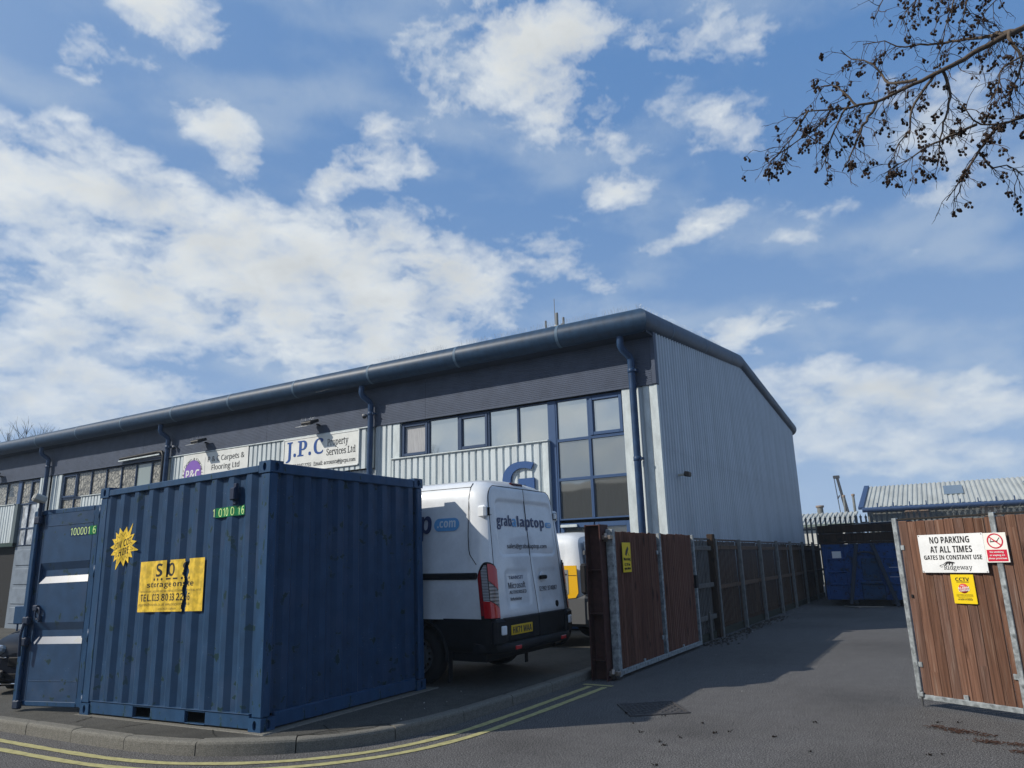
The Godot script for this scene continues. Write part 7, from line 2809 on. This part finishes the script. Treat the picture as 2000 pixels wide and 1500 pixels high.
# ------------------------------------------------------------------ alder at the right, its branch hanging into view
func build_tree():
	var bark := mat("alder_bark", lin(0.115, 0.090, 0.070), 0.85, {"tex": mix_tex("soft", 512, 0.01, 0.1, 0.4, 0.55, 1.0, 91), "tri": 6.0})
	var twig_m := mat("alder_twig", lin(0.060, 0.040, 0.032), 0.8)
	var cone_m := mat("alder_cone", lin(0.030, 0.019, 0.013), 0.9)
	var t := thing("alder_tree", "leafless alder whose branch of dark little cones hangs across the sky", "tree", Vector3(2.75, 0, -5.0))
	var r := RandomNumberGenerator.new()
	r.seed = 17
	var s := st()
	tube(s, [Vector3(0, -0.1, 0), Vector3(0.02, 1.2, 0), Vector3(0.0, 3.0, 0.03), Vector3(-0.05, 4.6, 0.0), Vector3(-0.02, 6.5, 0.05), Vector3(0.05, 8.5, 0)], [0.24, 0.19, 0.16, 0.13, 0.09, 0.03], 12)
	part(t, "trunk", s, bark)
	var o := -t.position
	var limbs := [
["main", [Vector3(2.72, 4.75, -5.0), Vector3(2.0, 4.72, -4.75), Vector3(0.96, 4.50, -4.46), Vector3(0.75, 4.39, -4.34), Vector3(0.66, 4.33, -4.27), Vector3(0.56, 4.29, -4.25), Vector3(0.45, 4.25, -4.23), Vector3(0.34, 4.18, -4.16), Vector3(0.23, 4.14, -4.14), Vector3(0.12, 4.10, -4.11), Vector3(0.01, 4.06, -4.07), Vector3(-0.10, 4.04, -4.03), Vector3(-0.23, 4.03, -3.97), Vector3(-0.35, 4.03, -3.91), Vector3(-0.43, 3.97, -3.87)], 0.033],
["up", [Vector3(0.70, 4.36, -4.30), Vector3(0.64, 4.46, -4.43), Vector3(0.56, 4.53, -4.51), Vector3(0.41, 4.62, -4.59), Vector3(0.29, 4.65, -4.58), Vector3(0.17, 4.68, -4.57), Vector3(0.07, 4.74, -4.53), Vector3(-0.03, 4.75, -4.52)], 0.012],
["a", [Vector3(0.21, 4.15, -4.13), Vector3(0.08, 4.20, -4.16), Vector3(0.05, 4.30, -4.22), Vector3(0.02, 4.35, -4.19), Vector3(-0.03, 4.42, -4.20), Vector3(-0.10, 4.48, -4.22), Vector3(-0.14, 4.53, -4.19)], 0.009],
["b", [Vector3(-0.00, 4.06, -4.07), Vector3(-0.04, 3.99, -4.06), Vector3(-0.09, 3.89, -4.00), Vector3(-0.14, 3.82, -4.04), Vector3(-0.18, 3.74, -4.02), Vector3(-0.22, 3.66, -4.00)], 0.009],
["c", [Vector3(-0.10, 4.04, -4.03), Vector3(-0.16, 4.15, -4.02), Vector3(-0.20, 4.21, -4.03), Vector3(-0.28, 4.25, -4.06)], 0.007],
["d", [Vector3(0.29, 4.17, -4.17), Vector3(0.22, 4.06, -4.13), Vector3(0.16, 3.98, -4.12), Vector3(0.13, 3.86, -4.13), Vector3(0.07, 3.81, -4.16), Vector3(0.01, 3.71, -4.15)], 0.009],
["e", [Vector3(0.33, 4.18, -4.17), Vector3(0.35, 4.09, -4.22), Vector3(0.33, 3.97, -4.23), Vector3(0.29, 3.88, -4.22), Vector3(0.26, 3.80, -4.27), Vector3(0.23, 3.68, -4.27)], 0.009],
["low", [Vector3(2.75, 4.2, -5.0), Vector3(1.7, 4.12, -4.75), Vector3(0.85, 3.90, -4.37), Vector3(0.66, 3.85, -4.31), Vector3(0.59, 3.82, -4.28), Vector3(0.51, 3.81, -4.24), Vector3(0.44, 3.84, -4.23), Vector3(0.41, 3.87, -4.16), Vector3(0.38, 3.93, -4.13)], 0.030],
["f", [Vector3(0.54, 3.81, -4.26), Vector3(0.47, 3.75, -4.28), Vector3(0.41, 3.67, -4.26), Vector3(0.36, 3.60, -4.25), Vector3(0.31, 3.54, -4.28), Vector3(0.25, 3.48, -4.31)], 0.009],
["g", [Vector3(0.44, 3.84, -4.23), Vector3(0.35, 3.80, -4.20), Vector3(0.26, 3.77, -4.17), Vector3(0.17, 3.73, -4.14), Vector3(0.06, 3.67, -4.12), Vector3(-0.02, 3.65, -4.13)], 0.008],
["h", [Vector3(0.43, 3.69, -4.28), Vector3(0.48, 3.62, -4.34), Vector3(0.55, 3.63, -4.38), Vector3(0.62, 3.58, -4.45)], 0.006],
["top", [Vector3(2.72, 5.6, -5.0), Vector3(1.8, 5.55, -4.85), Vector3(0.9, 5.35, -4.65), Vector3(0.3, 5.2, -4.5), Vector3(0.1, 5.12, -4.42)], 0.04],
["i", [Vector3(0.56, 5.27, -4.57), Vector3(0.53, 5.01, -4.43), Vector3(0.48, 4.77, -4.36), Vector3(0.44, 4.65, -4.33), Vector3(0.40, 4.56, -4.33), Vector3(0.37, 4.46, -4.34)], 0.010],
["j", [Vector3(0.75, 5.31, -4.61), Vector3(0.64, 5.03, -4.52), Vector3(0.57, 4.81, -4.44), Vector3(0.52, 4.68, -4.42), Vector3(0.46, 4.54, -4.40)], 0.010],
["k", [Vector3(0.45, 5.24, -4.53), Vector3(0.38, 5.04, -4.42), Vector3(0.33, 4.89, -4.41), Vector3(0.24, 4.78, -4.37), Vector3(0.19, 4.69, -4.37)], 0.009],
["l", [Vector3(0.9, 5.35, -4.65), Vector3(0.79, 4.86, -4.50), Vector3(0.72, 4.74, -4.47), Vector3(0.61, 4.63, -4.44), Vector3(0.56, 4.57, -4.49)], 0.010],
["m", [Vector3(0.67, 4.34, -4.26), Vector3(0.66, 4.28, -4.24), Vector3(0.69, 4.18, -4.24), Vector3(0.68, 4.09, -4.24), Vector3(0.63, 3.99, -4.24), Vector3(0.59, 3.91, -4.23)], 0.010],
["n", [Vector3(-0.23, 4.03, -3.97), Vector3(-0.30, 3.95, -3.96), Vector3(-0.39, 3.89, -3.92), Vector3(-0.49, 3.82, -3.89), Vector3(-0.57, 3.79, -3.90)], 0.006],
["o", [Vector3(-0.35, 4.03, -3.91), Vector3(-0.41, 3.93, -3.90), Vector3(-0.48, 3.85, -3.88), Vector3(-0.54, 3.80, -3.90)], 0.006],
["p", [Vector3(-0.16, 4.03, -4.00), Vector3(-0.23, 3.92, -4.00), Vector3(-0.28, 3.83, -4.03), Vector3(-0.32, 3.75, -4.06)], 0.006],
["q", [Vector3(0.3, 5.2, -4.5), Vector3(0.25, 5.07, -4.40), Vector3(0.14, 4.95, -4.37), Vector3(0.10, 4.87, -4.37), Vector3(0.07, 4.80, -4.36)], 0.008],
["r", [Vector3(0.85, 3.90, -4.37), Vector3(0.76, 4.15, -4.25), Vector3(0.66, 4.13, -4.21), Vector3(0.59, 4.09, -4.19), Vector3(0.56, 4.00, -4.19), Vector3(0.51, 3.94, -4.23)], 0.009]]
	var tw := st()
	var cones := st()
	for l in limbs:
		var pts := []
		var rad := []
		var raw: Array = l[1]
		var c := Curve3D.new()
		for i in raw.size():
			var tg: Vector3 = (raw[mini(i + 1, raw.size() - 1)] - raw[maxi(i - 1, 0)]) * 0.17
			c.add_point(raw[i], -tg, tg)
		c.bake_interval = 0.02
		var length := c.get_baked_length()
		var n := int(length / 0.045) + 2
		for i in n + 1:
			var p := c.sample_baked(length * i / n, true)
			pts.append(p + o + Vector3(r.randf_range(-1, 1), r.randf_range(-1, 1), r.randf_range(-1, 1)) * 0.005)
			rad.append(maxf(0.0028, l[2] * pow(1.0 - i / float(n + 1), 0.75)))
		s = st()
		tube(s, pts, rad, 7, false)
		part(t, "branch", s, bark)
		for i in range(2, n):
			var here: Vector3 = pts[i]
			if here.x + t.position.x > 1.15 and r.randf() < 0.8:
				continue
			var along: Vector3 = (pts[i + 1] - pts[i]).normalized()
			for k in (1 if r.randf() < 0.6 else 2):
				var d := (along * 0.7 + Vector3(r.randf_range(-1, 1), r.randf_range(-1.15, 0.55), r.randf_range(-1, 1))).normalized()
				alder_twig(tw, cones, here, d, r.randf_range(0.06, 0.17), 0.0026, 0, r)
	part(t, "twigs", tw, twig_m, Transform3D.IDENTITY, "stuff")
	part(t, "cones", cones, cone_m, Transform3D.IDENTITY, "stuff")


func alder_twig(tw: SurfaceTool, cones: SurfaceTool, at: Vector3, d: Vector3, length: float, rad: float, depth: int, r: RandomNumberGenerator):
	var pts := [at]
	var rs := [rad]
	var n := 4 if depth == 0 else 3
	for i in n:
		d = (d + Vector3(r.randf_range(-0.4, 0.4), r.randf_range(-0.35, 0.22), r.randf_range(-0.4, 0.4))).normalized()
		pts.append(pts[-1] + d * length / n)
		rs.append(rad * (1.0 - 0.62 * (i + 1) / n))
		if depth < 2 and i > 0:
			for k in (1 if r.randf() < 0.92 else 0):
				alder_twig(tw, cones, pts[-1], (d + Vector3(r.randf_range(-0.9, 0.9), r.randf_range(-0.9, 0.5), r.randf_range(-0.9, 0.9))).normalized(), length * r.randf_range(0.35, 0.6), rad * 0.7, depth + 1, r)
	tube(tw, pts, rs, 4, false)
	if r.randf() < (0.20 if depth < 2 else 0.07):
		# a hanging cluster of little cones near the tip
		for k in r.randi_range(3, 7):
			var p: Vector3 = pts[-1] + Vector3(r.randf_range(-0.018, 0.018), r.randf_range(-0.03, 0.004), r.randf_range(-0.018, 0.018))
			tube(tw, [pts[-1], p], 0.0011, 3, false)
			var bs := Basis.from_euler(Vector3(r.randf_range(-0.6, 0.6), r.randf() * 6.0, r.randf_range(-0.6, 0.6)))
			var h := r.randf_range(0.014, 0.019)
			lathe(cones, [Vector2(0.0005, h * 0.5), Vector2(h * 0.33, h * 0.32), Vector2(h * 0.42, 0), Vector2(h * 0.33, -h * 0.34), Vector2(0.0005, -h * 0.55)], 6, Transform3D(bs, p + Vector3(0, -h * 0.5, 0)), false)


# ------------------------------------------------------------------ litter on the asphalt
func build_litter():
	var r := RandomNumberGenerator.new()
	r.seed = 23
	var dark := mat("cone_litter", lin(0.014, 0.010, 0.008), 0.95)
	var brown := mat("leaf_litter", lin(0.055, 0.028, 0.019), 0.9)
	var s := st()
	for p in SEEDS:
		for k in r.randi_range(2, 6):
			var q: Vector2 = p + Vector2(r.randf_range(-0.02, 0.02), r.randf_range(-0.02, 0.02))
			var h := r.randf_range(0.010, 0.018)
			lathe(s, [Vector2(0.0005, h * 0.6), Vector2(h * 0.42, h * 0.2), Vector2(h * 0.42, -h * 0.2), Vector2(0.0005, -h * 0.6)], 6, Transform3D(Basis.from_euler(Vector3(r.randf() * 3, r.randf() * 3, r.randf() * 3)), Vector3(q.x, h * 0.6, q.y)), false)
		var a := r.randf() * TAU
		tube(s, [Vector3(p.x, 0.01, p.y), Vector3(p.x + cos(a) * 0.04, 0.016, p.y + sin(a) * 0.04)], 0.002, 3, false)
	var o := part(self, "cone_litter", s, dark, Transform3D.IDENTITY, "stuff")
	tag(o, "scattered black alder cones fallen on the open asphalt", "litter")
	s = st()
	for p in PILES:
		for k in 38:
			var q: Vector2 = p + Vector2(r.randfn(0, 0.045), r.randfn(0, 0.03))
			var a := r.randf() * TAU
			var l := r.randf_range(0.012, 0.04)
			tube(s, [Vector3(q.x, 0.006 + r.randf() * 0.012, q.y), Vector3(q.x + cos(a) * l, 0.006 + r.randf() * 0.014, q.y + sin(a) * l)], [0.0035, 0.002], 4, true)
	o = part(self, "catkin_litter", s, brown, Transform3D.IDENTITY, "stuff")
	tag(o, "red-brown drifts of fallen catkins before the sunlit gate", "litter")
	var pale := mat("pale_scraps", lin(0.45, 0.44, 0.42), 0.8)
	s = st()
	for k in 70:
		var q := Vector2(-4.12 + absf(r.randfn(0, 0.12)), r.randf_range(-25.0, -13.6))
		if k > 45:
			q = Vector2(r.randf_range(-4.1, 1.5), r.randf_range(-13.0, -5.5))
		if k > 60:
			q = Vector2(r.randf_range(-5.4, -4.8), r.randf_range(-7.4, -5.8))
		var h := r.randf_range(0.002, 0.006)
		block(s, Transform3D(Basis.from_euler(Vector3(r.randf(), r.randf() * 6, r.randf())), Vector3(q.x, h * 0.5 + (0.12 if k > 60 else 0.0), q.y)), Vector3(h * 3.0, h, h * 1.6), 0.001)
	o = part(self, "pale_scraps", s, pale, Transform3D.IDENTITY, "stuff")
	tag(o, "tiny pale scraps and grit along the fence foot and asphalt", "litter")
	s = st()
	for k in 500:
		var q := Vector2(-4.15 + absf(r.randfn(0, 0.16)), r.randf_range(-20.0, -13.4))
		var h := r.randf_range(0.008, 0.03)
		block(s, Transform3D(Basis.from_euler(Vector3(r.randf(), r.randf() * 6, r.randf())), Vector3(q.x, h * 0.25, q.y)), Vector3(h * 1.6, h * 0.5, h), 0.001)
	o = part(self, "fence_foot_debris", s, mat("dark_debris", lin(0.05, 0.042, 0.034), 0.95), Transform3D.IDENTITY, "stuff")
	tag(o, "dark leaf debris gathered along the foot of the timber fence", "litter")


const SEEDS := [Vector2(-2.48, -6.57), Vector2(-2.41, -6.46), Vector2(-2.36, -7.41), Vector2(-2.14, -7.08), Vector2(-1.63, -7.16), Vector2(-2.03, -7.19), Vector2(-2.98, -7.16), Vector2(-2.77, -6.83), Vector2(-2.27, -5.85), Vector2(-2.81, -7.59), Vector2(-1.25, -6.77), Vector2(-2.36, -6.79), Vector2(-1.39, -7.89), Vector2(-3.22, -7.55), Vector2(-0.41, -7.08), Vector2(-0.33, -7.13), Vector2(-0.36, -8.36), Vector2(-0.20, -8.41)]
const PILES := [Vector2(-0.36, -8.13), Vector2(-0.26, -8.07), Vector2(-0.20, -7.99), Vector2(-0.12, -8.04), Vector2(-0.00, -7.95), Vector2(-0.02, -7.71), Vector2(0.07, -7.71), Vector2(0.23, -7.69), Vector2(0.20, -7.45)]
